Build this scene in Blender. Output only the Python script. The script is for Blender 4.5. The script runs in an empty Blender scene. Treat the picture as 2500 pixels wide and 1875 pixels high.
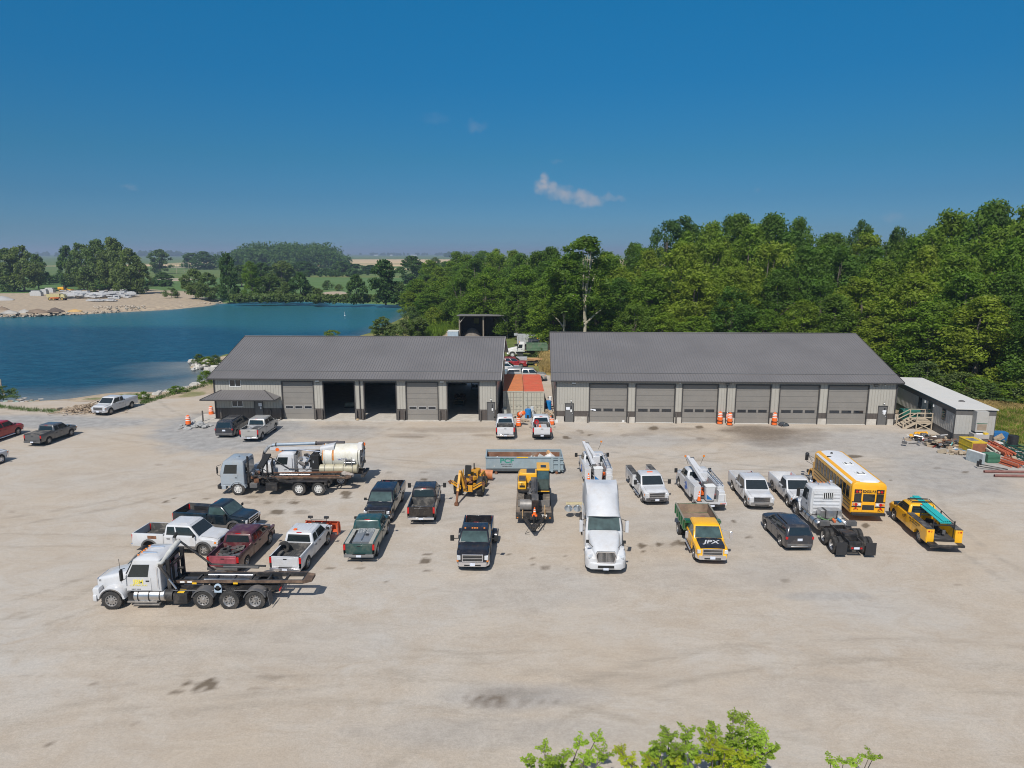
import bpy, bmesh, math, random
import numpy as np
from mathutils import Vector, Matrix, noise as mnoise
random.seed(7)
R = math.radians
SC = bpy.context.scene
COL = SC.collection

# ------------------------------------------------------------------ camera
CAM_H = 19.0
PITCH = R(10.64)
FPX = 1700.0                     # focal length in pixels of a 2500 wide frame
cam_data = bpy.data.cameras.new("camera")
cam_data.sensor_width = 36.0
cam_data.lens = 36.0 * FPX / 2500.0
cam_data.clip_start = 0.5
cam_data.clip_end = 40000.0
cam = bpy.data.objects.new("camera",cam_data)
COL.objects.link(cam)
cam.location = (0,0,CAM_H)
cam.rotation_euler = (R(90)-PITCH,0,0)
SC.camera = cam

# ------------------------------------------------------------------ sky, sun, exposure
SUN_EL = R(50)
SUN_AZ = R(16)                   # sun behind the camera, this much to its left
sun_dir = Vector((-math.sin(SUN_AZ)*math.cos(SUN_EL),-math.cos(SUN_AZ)*math.cos(SUN_EL),math.sin(SUN_EL)))
sd = bpy.data.lights.new("sun",'SUN')
sd.energy = 4.2
sd.angle = R(0.5)
sd.color = (1.0,0.955,0.89)
sun = bpy.data.objects.new("sun",sd)
COL.objects.link(sun)
sun.rotation_euler = sun_dir.to_track_quat('Z','Y').to_euler()

world = bpy.data.worlds.new("World")
SC.world = world
world.use_nodes = True
wt = world.node_tree
wt.nodes.clear()
def wn(t,**kw):
    n = wt.nodes.new(t)
    for k, v in kw.items():
        setattr(n,k,v)
    return n
def wl(a,b): wt.links.new(a,b)
sky = wn('ShaderNodeTexSky',sky_type='NISHITA',sun_disc=False)
sky.sun_elevation = SUN_EL
sky.sun_rotation = R(180) + SUN_AZ      # azimuth measured so that the sun stands behind the camera
sky.altitude = 200
sky.air_density = 1.0
sky.dust_density = 0.6
sky.ozone_density = 4.0
# colour grade of the sky as a whole, by elevation angle above the real horizon
tc = wn('ShaderNodeTexCoord')
sep = wn('ShaderNodeSeparateXYZ'); wl(tc.outputs['Generated'],sep.inputs[0])
ramp = wn('ShaderNodeValToRGB')
e = ramp.color_ramp.elements
e[0].position = 0.0; e[0].color = (.25,.55,.95,1)
e[1].position = 0.5; e[1].color = (1.6,1.35,1.12,1)
for p_, c_ in ((.03,(.205,.43,.72,1)),(.073,(.155,.40,.62,1)),(.125,(.12,.44,.61,1)),(.224,(.065,.53,.75,1)),(.31,(.055,.64,.87,1)),(.37,(.2,.7,.93,1))):
    m1 = ramp.color_ramp.elements.new(p_); m1.color = c_
wl(sep.outputs['Z'],ramp.inputs[0])
mul = wn('ShaderNodeMix',data_type='RGBA',blend_type='MULTIPLY'); mul.inputs[0].default_value = 1.0
wl(sky.outputs[0],mul.inputs[6]); wl(ramp.outputs[0],mul.inputs[7])
# one small fair-weather cloud low in the north, and fainter wisps, in world directions
div = wn('ShaderNodeMath',operation='DIVIDE'); wl(sep.outputs['X'],div.inputs[0]); wl(sep.outputs['Y'],div.inputs[1])
div2 = wn('ShaderNodeMath',operation='DIVIDE'); wl(sep.outputs['Z'],div2.inputs[0]); wl(sep.outputs['Y'],div2.inputs[1])
cmb = wn('ShaderNodeCombineXYZ'); wl(div.outputs[0],cmb.inputs[0]); wl(div2.outputs[0],cmb.inputs[1])
def dirof(px,py):
    u = (px-1250) / FPX; v = -(py-937.5) / FPX
    dy = math.cos(PITCH) + v * math.sin(PITCH); dz = -math.sin(PITCH) + v * math.cos(PITCH)
    return u / dy, dz / dy
warp = wn('ShaderNodeTexNoise'); warp.inputs['Scale'].default_value = 75.0; warp.inputs['Detail'].default_value = 5
wl(cmb.outputs[0],warp.inputs['Vector'])
wsub = wn('ShaderNodeVectorMath',operation='SUBTRACT'); wl(warp.outputs['Color'],wsub.inputs[0]); wsub.inputs[1].default_value = (0.5,0.5,0.5)
wsc = wn('ShaderNodeVectorMath',operation='SCALE'); wl(wsub.outputs[0],wsc.inputs[0]); wsc.inputs['Scale'].default_value = 0.022
wadd = wn('ShaderNodeVectorMath',operation='ADD'); wl(cmb.outputs[0],wadd.inputs[0]); wl(wsc.outputs[0],wadd.inputs[1])
def puff(px,py,rx,ry,dens,rot=0.0):
    cx, cy = dirof(px,py)
    mp = wn('ShaderNodeMapping'); mp.vector_type = 'TEXTURE'
    mp.inputs['Location'].default_value = (cx,cy,0); mp.inputs['Rotation'].default_value = (0,0,rot)
    mp.inputs['Scale'].default_value = (rx/FPX,ry/FPX,1)
    wl(wadd.outputs[0],mp.inputs['Vector'])
    ln = wn('ShaderNodeVectorMath',operation='LENGTH'); wl(mp.outputs[0],ln.inputs[0])
    mr = wn('ShaderNodeMapRange',interpolation_type='SMOOTHSTEP'); wl(ln.outputs['Value'],mr.inputs[0])
    mr.inputs[1].default_value = 1.2; mr.inputs[2].default_value = 0.0; mr.inputs[3].default_value = 0; mr.inputs[4].default_value = dens
    return mr.outputs[0]
cl = None
for a in [(1331,441,15,20,1.0,0),(1328,455,24,20,1.0,0),(1345,463,22,18,.8,-.4),(1378,474,30,20,.85,-.3),(1420,482,36,20,.9,-.2),(1448,489,36,14,.8,-.1),(1360,472,45,18,.6,-.3),(1485,482,24,11,.35,-.2),(1508,488,22,8,.3,0),
(1160,310,26,14,.16,0),(1062,290,40,14,.06,0),(2180,530,34,12,.18,0),(315,458,22,9,.16,0),(1360,395,16,8,.12,0),(1850,460,14,8,.12,0)]:
    o = puff(*a)
    if cl is None: cl = o
    else:
        mx = wn('ShaderNodeMath',operation='MAXIMUM'); wl(cl,mx.inputs[0]); wl(o,mx.inputs[1]); cl = mx.outputs[0]
front = wn('ShaderNodeMath',operation='GREATER_THAN'); wl(sep.outputs['Y'],front.inputs[0]); front.inputs[1].default_value = 0.0
cm = wn('ShaderNodeMath',operation='MULTIPLY'); wl(cl,cm.inputs[0]); wl(front.outputs[0],cm.inputs[1])
cmix = wn('ShaderNodeMix',data_type='RGBA'); wl(cm.outputs[0],cmix.inputs[0]); wl(mul.outputs[2],cmix.inputs[6]); cmix.inputs[7].default_value = (3.5,3.9,4.7,1)
bg = wn('ShaderNodeBackground'); bg.inputs['Strength'].default_value = 0.09
wl(cmix.outputs[2],bg.inputs['Color'])
wo = wn('ShaderNodeOutputWorld'); wl(bg.outputs[0],wo.inputs['Surface'])

SC.view_settings.view_transform = 'Standard'
SC.view_settings.look = 'None'
SC.view_settings.exposure = 0.12
SC.view_settings.gamma = 1.0
SC.cycles.max_bounces = 6
SC.cycles.filter_width = 1.05
SC.cycles.volume_bounces = 0
SC.cycles.transparent_max_bounces = 6

# ------------------------------------------------------------------ helpers
def G(px,py,z=0.0):
    "ground point seen at a pixel of the 2500 wide photograph"
    u = (px-1250) / FPX; v = -(py-937.5) / FPX
    dy = math.cos(PITCH) + v * math.sin(PITCH); dz = -math.sin(PITCH) + v * math.cos(PITCH)
    t = (z-CAM_H) / dz
    return u * t, dy * t

def lin(r,g,b):
    f = lambda c: (c/255/12.92) if c <= 10 else (((c/255)+0.055)/1.055) ** 2.4
    return (f(r),f(g),f(b))

MATS = {}
def mat(name,col,rough=0.5,metal=0.0,var=0.12,scale=3.0,bump=0.0,bscale=30.0,spec=0.5,coat=0.0,emit=0.0,trans=0.0,objvar=0.0,dirt=None,dscale=1.2,damt=0.5):
    if name in MATS: return MATS[name]
    m = bpy.data.materials.new(name); m.use_nodes = True
    t = m.node_tree; b = t.nodes['Principled BSDF']
    L = t.links.new
    b.inputs['Roughness'].default_value = rough; b.inputs['Metallic'].default_value = metal
    b.inputs['Specular IOR Level'].default_value = spec
    b.inputs['Coat Weight'].default_value = coat; b.inputs['Coat Roughness'].default_value = 0.08
    tcn = t.nodes.new('ShaderNodeTexCoord')
    n = t.nodes.new('ShaderNodeTexNoise'); n.inputs['Scale'].default_value = scale; n.inputs['Detail'].default_value = 6
    L(tcn.outputs['Object'],n.inputs['Vector'])
    mr = t.nodes.new('ShaderNodeMapRange'); L(n.outputs[0],mr.inputs[0])
    mr.inputs[1].default_value = .3; mr.inputs[2].default_value = .7; mr.inputs[3].default_value = 1 - var; mr.inputs[4].default_value = 1 + var
    mx = t.nodes.new('ShaderNodeVectorMath'); mx.operation = 'SCALE'; mx.inputs[0].default_value = col[:3]; L(mr.outputs[0],mx.inputs['Scale'])
    out = mx.outputs[0]
    if dirt:
        n2 = t.nodes.new('ShaderNodeTexNoise'); n2.inputs['Scale'].default_value = dscale; n2.inputs['Detail'].default_value = 7; n2.inputs['Roughness'].default_value = .65
        L(tcn.outputs['Object'],n2.inputs['Vector'])
        r2 = t.nodes.new('ShaderNodeMapRange'); L(n2.outputs[0],r2.inputs[0]); r2.inputs[1].default_value = .48; r2.inputs[2].default_value = .7; r2.inputs[3].default_value = 0; r2.inputs[4].default_value = damt
        dm = t.nodes.new('ShaderNodeMix'); dm.data_type = 'RGBA'; L(r2.outputs[0],dm.inputs[0]); L(out,dm.inputs[6]); dm.inputs[7].default_value = (*dirt,1)
        out = dm.outputs[2]
        ra = t.nodes.new('ShaderNodeMath'); ra.operation = 'MULTIPLY_ADD'; L(r2.outputs[0],ra.inputs[0]); ra.inputs[1].default_value = .5; ra.inputs[2].default_value = rough
        L(ra.outputs[0],b.inputs['Roughness'])
    L(out,b.inputs['Base Color'])
    if bump:
        nb = t.nodes.new('ShaderNodeTexNoise'); nb.inputs['Scale'].default_value = bscale; nb.inputs['Detail'].default_value = 4
        L(tcn.outputs['Object'],nb.inputs['Vector'])
        bp = t.nodes.new('ShaderNodeBump'); bp.inputs['Strength'].default_value = bump; bp.inputs['Distance'].default_value = 0.05
        L(nb.outputs[0],bp.inputs['Height']); L(bp.outputs[0],b.inputs['Normal'])
    if emit:
        b.inputs['Emission Color'].default_value = (*col[:3],1); b.inputs['Emission Strength'].default_value = emit
    MATS[name] = m
    return m

DUST = lin(168,152,132)
def paint(name,col,rough=0.28,dirt=0.25,metal=0.0,coat=0.6):
    return mat(name,col,rough,metal,var=.05,scale=2.0,coat=coat,dirt=DUST,dscale=1.6,damt=dirt)

class MB:
    "collects faces and links them as ONE mesh object"
    def __init__(s): s.v = []; s.f = []; s.m = []; s.mats = []
    def mi(s,m):
        if m not in s.mats: s.mats.append(m)
        return s.mats.index(m)
    def add(s,vs,fs,m):
        o = len(s.v); k = s.mi(m)
        s.v.extend([tuple(v)for v in vs]); s.f.extend([tuple(i+o for i in f)for f in fs]); s.m.extend([k]*len(fs))
        return s
    def box(s,x0,x1,y0,y1,z0,z1,m):
        if x0 > x1: x0, x1 = x1, x0
        if y0 > y1: y0, y1 = y1, y0
        if z0 > z1: z0, z1 = z1, z0
        v = [(x0,y0,z0),(x1,y0,z0),(x1,y1,z0),(x0,y1,z0),(x0,y0,z1),(x1,y0,z1),(x1,y1,z1),(x0,y1,z1)]
        return s.add(v,[(0,3,2,1),(4,5,6,7),(0,1,5,4),(1,2,6,5),(2,3,7,6),(3,0,4,7)],m)
    def obox(s,c,d,m,rz=0.0,ry=0.0,rx=0.0):
        M = Matrix.Translation(c) @ Matrix.Rotation(rz,4,'Z') @ Matrix.Rotation(ry,4,'Y') @ Matrix.Rotation(rx,4,'X')
        a, b, h = d[0] / 2, d[1] / 2, d[2] / 2
        v = [M@Vector(p)for p in[(-a,-b,-h),(a,-b,-h),(a,b,-h),(-a,b,-h),(-a,-b,h),(a,-b,h),(a,b,h),(-a,b,h)]]
        return s.add(v,[(0,3,2,1),(4,5,6,7),(0,1,5,4),(1,2,6,5),(2,3,7,6),(3,0,4,7)],m)
    def beam(s,a,b,w,h,m):
        "box beam from a to b"
        a = Vector(a); b = Vector(b); d = b - a; L = d.length
        if L < 1e-6: return s
        z = d.normalized(); up = Vector((0,0,1)) if abs(z.z) < .95 else Vector((1,0,0))
        x = z.cross(up).normalized(); y = x.cross(z).normalized()
        v = []
        for p in (a,b):
            for sx, sy in ((-1,-1),(1,-1),(1,1),(-1,1)):
                v.append(p+x*sx*w/2+y*sy*h/2)
        return s.add(v,[(0,3,2,1),(4,5,6,7),(0,1,5,4),(1,2,6,5),(2,3,7,6),(3,0,4,7)],m)
    def cyl(s,a,b,r,m,n=12,r2=None,caps=True):
        a = Vector(a); b = Vector(b); r2 = r if r2 is None else r2
        z = (b-a).normalized(); up = Vector((0,0,1)) if abs(z.z) < .95 else Vector((1,0,0))
        x = z.cross(up).normalized(); y = x.cross(z).normalized()
        v = []
        for p, rr in ((a,r),(b,r2)):
            for i in range(n):
                t = 2 * math.pi * i / n
                v.append(p+(x*math.cos(t)+y*math.sin(t))*rr)
        f = [(i,(i+1)%n,n+(i+1)%n,n+i)for i in range(n)]
        if caps: f += [tuple(range(n-1,-1,-1)),tuple(range(n,2*n))]
        return s.add(v,f,m)
    def tube(s,pts,r,m,n=8):
        for a, b in zip(pts[:-1],pts[1:]): s.cyl(a,b,r,m,n)
        return s
    def rings(s,rings,m,cap0=True,cap1=True,closed=True):
        n = len(rings[0]); v = [p for r_ in rings for p in r_]; f = []
        for i in range(len(rings)-1):
            for j in range(n if closed else n-1):
                k = (j+1) % n
                f.append((i*n+j,i*n+k,(i+1)*n+k,(i+1)*n+j))
        if cap0: f.append(tuple(range(n-1,-1,-1)))
        if cap1: f.append(tuple(range((len(rings)-1)*n,len(rings)*n)))
        return s.add(v,f,m)
    def lathe(s,prof,m,n=20,axis='Y',c=(0,0,0),closed=False):
        "prof: list of (radius, along)"
        rs = []
        for i in range(n):
            t = 2 * math.pi * i / n; ct, st = math.cos(t), math.sin(t)
            ring = []
            for r_, a in prof:
                if axis == 'Y': p = (c[0]+r_*ct,c[1]+a,c[2]+r_*st)
                elif axis == 'X': p = (c[0]+a,c[1]+r_*ct,c[2]+r_*st)
                else: p = (c[0]+r_*ct,c[1]+r_*st,c[2]+a)
                ring.append(p)
            rs.append(ring)
        k = len(prof); v = [p for r_ in rs for p in r_]; f = []
        for i in range(n):
            j = (i+1) % n
            for q in range(k if closed else k-1):
                w = (q+1) % k
                f.append((i*k+q,j*k+q,j*k+w,i*k+w))
        return s.add(v,f,m)
    def prism(s,poly,y0,y1,m):
        "poly: (x,z) outline extruded in y"
        n = len(poly)
        v = [(x,y0,z)for x,z in poly] + [(x,y1,z)for x,z in poly]
        f = [(i,(i+1)%n,n+(i+1)%n,n+i)for i in range(n)] + [tuple(range(n-1,-1,-1)),tuple(range(n,2*n))]
        return s.add(v,f,m)
    def sph(s,c,r,m,n=10,sz=1.0):
        prof = [(r*math.sin(math.pi*i/(n//2)),-r*sz*math.cos(math.pi*i/(n//2)))for i in range(n//2+1)]
        return s.lathe(prof,m,n,'Z',c)
    def xloft(s,st,m,k=3,cap=True):
        "stations (x, half width, z0, z1, r top, r bottom[, centre y]) : rounded sections across x"
        rs = []
        for q in st:
            x, hw, z0, z1, rt, rb = q[:6]; cy = q[6] if len(q) > 6 else 0
            rt = min(rt,hw*.95,(z1-z0)*.48); rb = min(rb,hw*.95,(z1-z0)*.48)
            ring = []
            for (sx,sz,r_,a0) in ((1,0,rb,-90),(1,1,rt,0),(-1,1,rt,90),(-1,0,rb,180)):
                yc = sx * (hw-r_); zc = (z1-r_) if sz else (z0+r_)
                for i in range(k+1):
                    t = R(a0+90*i/k)
                    ring.append((x,cy+yc+r_*math.cos(t),zc+r_*math.sin(t)))
            rs.append(ring)
        return s.rings(rs,m,cap,cap)
    def zloft(s,st,m,k=3,cap0=True,cap1=True):
        "stations (z, x0, x1, half width, r) : rounded plan sections up z"
        rs = []
        for q in st:
            z, x0, x1, hw, r_ = q[:5]
            r_ = min(r_,hw*.95,(x1-x0)*.48)
            ring = []
            for (xc,sy,a0) in ((x1-r_,1,0),(x0+r_,1,90),(x0+r_,-1,180),(x1-r_,-1,270)):
                for i in range(k+1):
                    t = R(a0+90*i/k)
                    ring.append((xc+r_*math.cos(t),sy*(hw-r_)+r_*math.sin(t),z))
            rs.append(ring)
        return s.rings(rs,m,cap0,cap1)
    def mesh(s,name,smooth=True,ang=38):
        me = bpy.data.meshes.new(name)
        me.from_pydata(s.v,[],s.f)
        for m in s.mats: me.materials.append(m)
        me.polygons.foreach_set('material_index',s.m)
        if smooth:
            me.polygons.foreach_set('use_smooth',[True]*len(s.f))
            me.update()
            me.set_sharp_from_angle(angle=R(ang))
        me.update()
        return me
    def build(s,name,parent=None,smooth=True,bevel=0.0,loc=None,rz=0.0):
        o = bpy.data.objects.new(name,s.mesh(name,smooth)); COL.objects.link(o)
        if parent: o.parent = parent
        if loc: o.location = loc
        if rz: o.rotation_euler = (0,0,rz)
        if bevel:
            b = o.modifiers.new('bevel','BEVEL'); b.width = bevel; b.segments = 2; b.limit_method = 'ANGLE'; b.angle_limit = R(50)
        return o

def empty(name,loc=(0,0,0),rz=0.0,parent=None):
    o = bpy.data.objects.new(name,None); COL.objects.link(o)
    o.empty_display_size = .3
    o.location = loc; o.rotation_euler = (0,0,rz)
    if parent: o.parent = parent
    return o
def tag(o,label=None,cat=None,group=None,kind=None):
    if label: o['label'] = label
    if cat: o['category'] = cat
    if group: o['group'] = group
    if kind: o['kind'] = kind
    return o
def kids(o): return [c for c in COL.objects if c.parent==o]
def copy_tree(o,parent=None,ch=None):
    if ch is None:
        ch = {}
        for c in COL.objects:
            if c.parent: ch.setdefault(c.parent,[]).append(c)
    c = o.copy(); COL.objects.link(c); c.parent = parent
    for k in ch.get(o,[]): copy_tree(k,c,ch)
    return c
def text(s,size,m,parent,loc,rot,name='lettering',sx=1.0,ex=0.004,align='CENTER',shear=0.0,bold=0.0,kind=None):
    cu = bpy.data.curves.new(name,'FONT'); cu.body = s; cu.size = size; cu.extrude = ex; cu.align_x = align; cu.align_y = 'CENTER'; cu.shear = shear; cu.offset = bold
    to = bpy.data.objects.new(name,cu); COL.objects.link(to)
    dg = bpy.context.evaluated_depsgraph_get()
    me = bpy.data.meshes.new_from_object(to.evaluated_get(dg))
    bpy.data.objects.remove(to); bpy.data.curves.remove(cu)
    me.materials.clear(); me.materials.append(m)
    o = bpy.data.objects.new(name,me); COL.objects.link(o)
    o.parent = parent; o.location = loc; o.rotation_euler = rot; o.scale = (sx,1,1)
    return o
TX_BACK = (R(90),0,R(-90))     # readable from -x (rear of a vehicle that points to +x)
TX_FRONT = (R(90),0,R(90))     # readable from +x
TX_RIGHT = (R(90),0,0)         # readable from -y (right hand side)
TX_LEFT = (R(90),0,R(180))     # readable from +y
# ------------------------------------------------------------------ ground, water
WATER_Z = -1.2
lake_px = [(-420,1012),(-160,1000),(-20,990),(32,982),(95,984),(158,980),(237,968),(290,963),(329,960),(395,961),(424,954),(475,940),(519,927),(560,915),
(575,900),(530,903),(470,901),(466,895),(500,884),(560,870),(650,860),(760,845),(850,832),(895,819),(930,800),(960,788),(982,776),(1000,758),(1006,750),(987,744),
(925,742),(852,740),(790,737),(700,735),(620,737),(554,741),(535,737),(506,747),(411,756),(316,761),(221,766),(120,770),(0,773),(-200,780),(-420,790),(-1000,800),(-1000,1000)]
LAKE = np.array([G(a,b,WATER_Z)for a,b in lake_px])
def poly_sd(P,X,Y):
    "signed distance, negative inside"
    n = len(P); d = np.full(X.shape,1e18); ins = np.zeros(X.shape,bool)
    for i in range(n):
        ax, ay = P[i]; bx, by = P[(i+1)%n]
        ex, ey = bx - ax, by - ay
        t = np.clip(((X-ax)*ex+(Y-ay)*ey)/(ex*ex+ey*ey+1e-9),0,1)
        d = np.minimum(d,(X-ax-t*ex)**2+(Y-ay-t*ey)**2)
        c = ((ay>Y)!=(by>Y)) & (X<(bx-ax)*(Y-ay)/(by-ay+1e-12)+ax)
        ins ^= c
    return np.sqrt(d) * np.where(ins,-1,1)
def sstep(a,b,x):
    t = np.clip((x-a)/(b-a),0,1); return t * t * (3-2*t)
def topx(X,Y):
    c = Y * math.cos(PITCH) + CAM_H * math.sin(PITCH); up = Y * math.sin(PITCH) - CAM_H * math.cos(PITCH)
    return 1250 + FPX * X / c, 937.5 - FPX * up / c
def axis(lo,hi,f0,f1,fine,grow=1.09,cap=400):
    a = list(np.arange(f0,f1+1e-6,fine))
    s = fine
    while a[-1] < hi: s = min(s*grow,cap); a.append(a[-1]+s)
    s = fine
    while a[0] > lo: s = min(s*grow,cap); a.insert(0,a[0]-s)
    return np.array(a)
gx = axis(-16000,16000,-50,50,0.3)
gy = axis(-60,24000,21,82,0.3,1.035)
GX, GY = np.meshgrid(gx,gy)
SD = poly_sd(LAKE,GX,GY)
rng = np.random.RandomState(3)
def vnoise(X,Y,s,seed=0):
    "cheap smooth value noise"
    r = np.random.RandomState(seed).rand(64,64)
    x = X / s; y = Y / s; xi = np.floor(x).astype(int); yi = np.floor(y).astype(int); fx = x - xi; fy = y - yi
    fx = fx * fx * (3-2*fx); fy = fy * fy * (3-2*fy)
    g = lambda a, b: r[a%64,b%64]
    return (g(xi,yi)*(1-fx)+g(xi+1,yi)*fx) * (1-fy) + (g(xi,yi+1)*(1-fx)+g(xi+1,yi+1)*fx) * fy
N1 = vnoise(GX,GY,9,1); N2 = vnoise(GX,GY,3.1,2); N3 = vnoise(GX,GY,1.1,4)
bankw = np.where(GY<130,5.5,3.0)
H = WATER_Z + (0-WATER_Z) * sstep(-0.2,1,SD/bankw) - np.clip(-SD,0,12) * 0.22
H = H + np.where(SD>3,(N1-.5)*.10+(N2-.5)*.03,0)
# low mound of bare earth and rough ground by the water far away
# ground under buildings and vehicles stays level enough; forest floor rises a little to the right
PX, PY = topx(GX,np.maximum(GY,1))
def blob(px,py,rx,ry,soft=.45):
    d = np.sqrt(((PX-px)/rx)**2+((PY-py)/ry)**2) + (N2-.5) * .35 + (N3-.5) * .25
    return 1 - sstep(1-soft,1+soft,d)
grey = np.zeros_like(GX); stain = np.zeros_like(GX); veg = np.zeros_like(GX)
wheat = np.zeros_like(GX); bank = np.zeros_like(GX); dark = np.zeros_like(GX)
far = GY > 95
for b in [(545,1058,170,45,.95),(640,1035,120,28,.9),(100,1030,260,16,.85),(800,1055,140,18,.5),(1560,1075,190,16,.45),(2080,1085,280,36,.5),(2330,1150,200,70,.55),(1210,1160,260,26,.5),
(1100,1230,200,60,.3),(1300,1440,260,60,.3),(800,1140,150,18,.55),(1750,1290,330,60,.3),(300,1180,240,40,.2),(1250,1790,420,40,.35),(2150,1480,200,30,.25),(1750,1400,300,50,.3),
(1260,1698,230,34,.45),(700,1560,330,60,.25),(1950,1700,350,50,.25),(360,1600,300,40,.2),(2030,1455,120,12,.5),(760,1290,40,12,.3)]:
    grey = np.maximum(grey,blob(*b[:4],.55)*b[4])
grey = np.where(far,0,grey)
for (x,y,rx,ry,a) in [(455,1667,15,6,.75),(481,1680,12,11,.85),(514,1672,18,12,.95),(427,1689,14,6,.7),(660,1652,36,9,.3),(632,1682,32,6,.3),(690,1680,12,4,.3),(1040,1368,11,5,.95),(1042,1352,8,3,.7),(1042,1392,8,2.6,.6),
(1566,1333,11,5,1),(1607,1329,10,4,.95),(1568,1349,6,2.6,.8),(1566,1374,5,2.3,.7),(1655,1322,10,3.2,.7),(1668,1328,11,4,.75),(1645,1330,7,3,.6),(1791,1272,7,2.6,.8),(1601,1347,10,4,.2),(1035,1170,7,2.5,.85),(1036,1153,10,2,.4),(952,1153,10,2,.4),
(678,1249,13,4.5,.9),(735,1249,18,4,.4),(719,1226,10,3.3,.7),(654,1226,9,2.5,.5),(602,1226,12,2.5,.45),(560,1228,12,4,.45),(845,1203,12,5,.9),(846,1214,10,3,.7),(501,1218,9,2.5,.6),(406,1226,6,2.4,.85),(425,1219,5,2,.7),(613,1212,16,3,.45),
(1414,1051,7,2,.5),(1422,1056,6,2,.6),(1439,1061,6,1.6,.8),(1596,1046,12,4,.8),(1707,1043,9,3,.8),(1380,1066,5,1.5,.9),(1385,1069,6,1.6,.9),(1710,1071,12,3,.4),(1525,1063,12,3,.3),
(2113,1282,10,3.4,.95),(2086,1115,24,3.2,.8),(2174,1173,6,2,.7),(2357,1153,10,3,.6),(2289,1143,10,3,.4),(1828,1310,6,3,.6),(1833,1334,8,2,.3),(1330,1384,12,4,.6),(1247,1353,5,2,.7),(1302,1361,4,2,.6),(1303,1376,5,1.6,.6),(1380,1387,4,1.8,.6),(1380,1356,3,1.8,.5),
(870,1348,20,4,.3),(880,1386,9,3,.6),(808,1387,10,2.6,.6),(1916,1418,11,5,.4),(2338,1425,10,3,.35),(325,1772,4,3,.7),(118,1816,8,2,.6),(1302,1794,6,3,.7),(1990,1190,10,3,.3),(640,1560,6,2,.3),(270,1610,6,2.4,.8),(180,1585,18,2,.5),(1940,1300,5,2,.5),
(1900,1190,5,2,.5),(990,1066,40,3,.35),(1180,1062,24,2.5,.35),(1030,1052,20,3,.25),(960,1300,3,1.5,.5),(945,1420,3,1.5,.6),(30,1250,10,2.5,.3),(430,1290,40,2.5,.25),(2420,1480,14,3,.25)]:
    stain = np.maximum(stain,blob(x,y,rx*1.12,ry*1.25,.25)*a)
# rows of tyre tread marks
for (x,y,L,w,st,a) in [(1190,1708,60,16,7,.85),(1290,1712,150,13,12,.4),(90,1650,60,7,10,.3),(220,1668,26,6,6,.6),(190,1585,34,4,9,.4),(330,1605,60,7,9,.3),(600,1690,40,8,8,.25),(400,1135,26,3.2,7,.5),(320,1165,50,3,8,.3),(1900,1728,60,5,9,.22),(2080,1733,60,5,9,.18)]:
    band = (1-sstep(.6,1.1,np.abs(PX-x)/L)) * (1-sstep(.5,1.1,np.abs(PY-y)/w+(N3-.5)*.6)) * (np.sin((PX+(PY-y)*1.2)/st*2*np.pi)>-.1) * a
    dark = np.maximum(dark,np.where(far,0,band))
for (x,y,rx,ry,a) in [(1872,1056,90,10,.85),(1830,1046,60,7,.8),(1960,1062,60,10,.5),(1440,1058,60,8,.3),(1130,1048,160,7,.4),(850,1044,90,5,.35),(1600,1050,60,10,.35),(1700,1060,90,10,.25),(2050,1050,50,8,.3),(1930,1075,80,8,.5),(1870,1066,70,14,.75),(1800,1052,45,5,.8),(1900,1085,60,8,.5),(1660,1048,60,5,.5),(1990,1050,40,5,.5),(1560,1060,40,6,.4),(1350,1075,90,8,.3),(1000,1062,60,5,.4),(1760,1075,120,6,.35),(1185,1708,22,14,.55),(1240,1690,110,14,.3),(1150,1712,12,6,.5),
(700,1228,110,10,.2),(1100,1170,190,12,.25),(1640,1330,60,12,.2),(520,1010,60,6,.35),(560,1210,120,8,.25),(500,1330,300,12,.18)]:
    dark = np.maximum(dark,blob(x,y,rx,ry,.6)*a*np.where(far,0,1))
# vegetation and earth
beach_poly = np.array([G(a,b)for a,b in[(-500,745),(-60,716),(0,718),(130,712),(260,704),(340,707),(470,712),(500,728),(548,738),(500,748),(300,764),(0,776),(-500,800)]])
sand_far = 1 - sstep(-4,6,poly_sd(beach_poly,GX,GY)+(N1-.5)*6)
lotpoly = np.array([(-130,-70),(-130,60),(-86,84),(-72,88.5),(-47,90.0),(-36,95),(-33,104),(-2.5,104),(-3,110),(-3,120),(.5,119),(2.0,111),(6,108),(6,102),(44,102),(44,84),(47,80),(49,66.5),(54,65),(56.5,52),(70,20),(80,-70)])
lotd = poly_sd(lotpoly,GX,GY) + (N1-.5) * 1.6 + (N2-.5) * 1.2
veg = sstep(-.6,1.2,lotd)
veg = np.where(GY>150,np.maximum(veg,1-0*veg),veg) * (1-sand_far)
veg_edge = sstep(-1.5,.5,lotd)
nearbank = (GY<130) & (SD<14) & (GX<-20)
bank = np.where(nearbank,veg_edge*sstep(15,9,SD+(N1-.5)*4),0)
bank = np.maximum(bank,sand_far)
veg = np.where(nearbank,veg*sstep(.62,1.05,N2+N1*.6)*.55,veg)
bank = np.maximum(bank,np.where((GY>130)&(SD>0)&(SD<2.0)&(GX<0),.7,0))
# pale track by the open shed, earth mound by the far trees
for (px,py,rx,ry) in [(1105,818,45,12),(1160,824,60,5),(640,694,40,5),(430,682,40,5),(820,716,50,5),(450,652,60,2.2),(1040,706,30,3)]:
    q = 1 - sstep(.6,1.1,np.sqrt(((PX-px)/rx)**2+((PY-py)/ry)**2)+(N2-.5)*.3)
    veg = veg * (1-q); bank = np.maximum(bank,q*.8)
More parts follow.
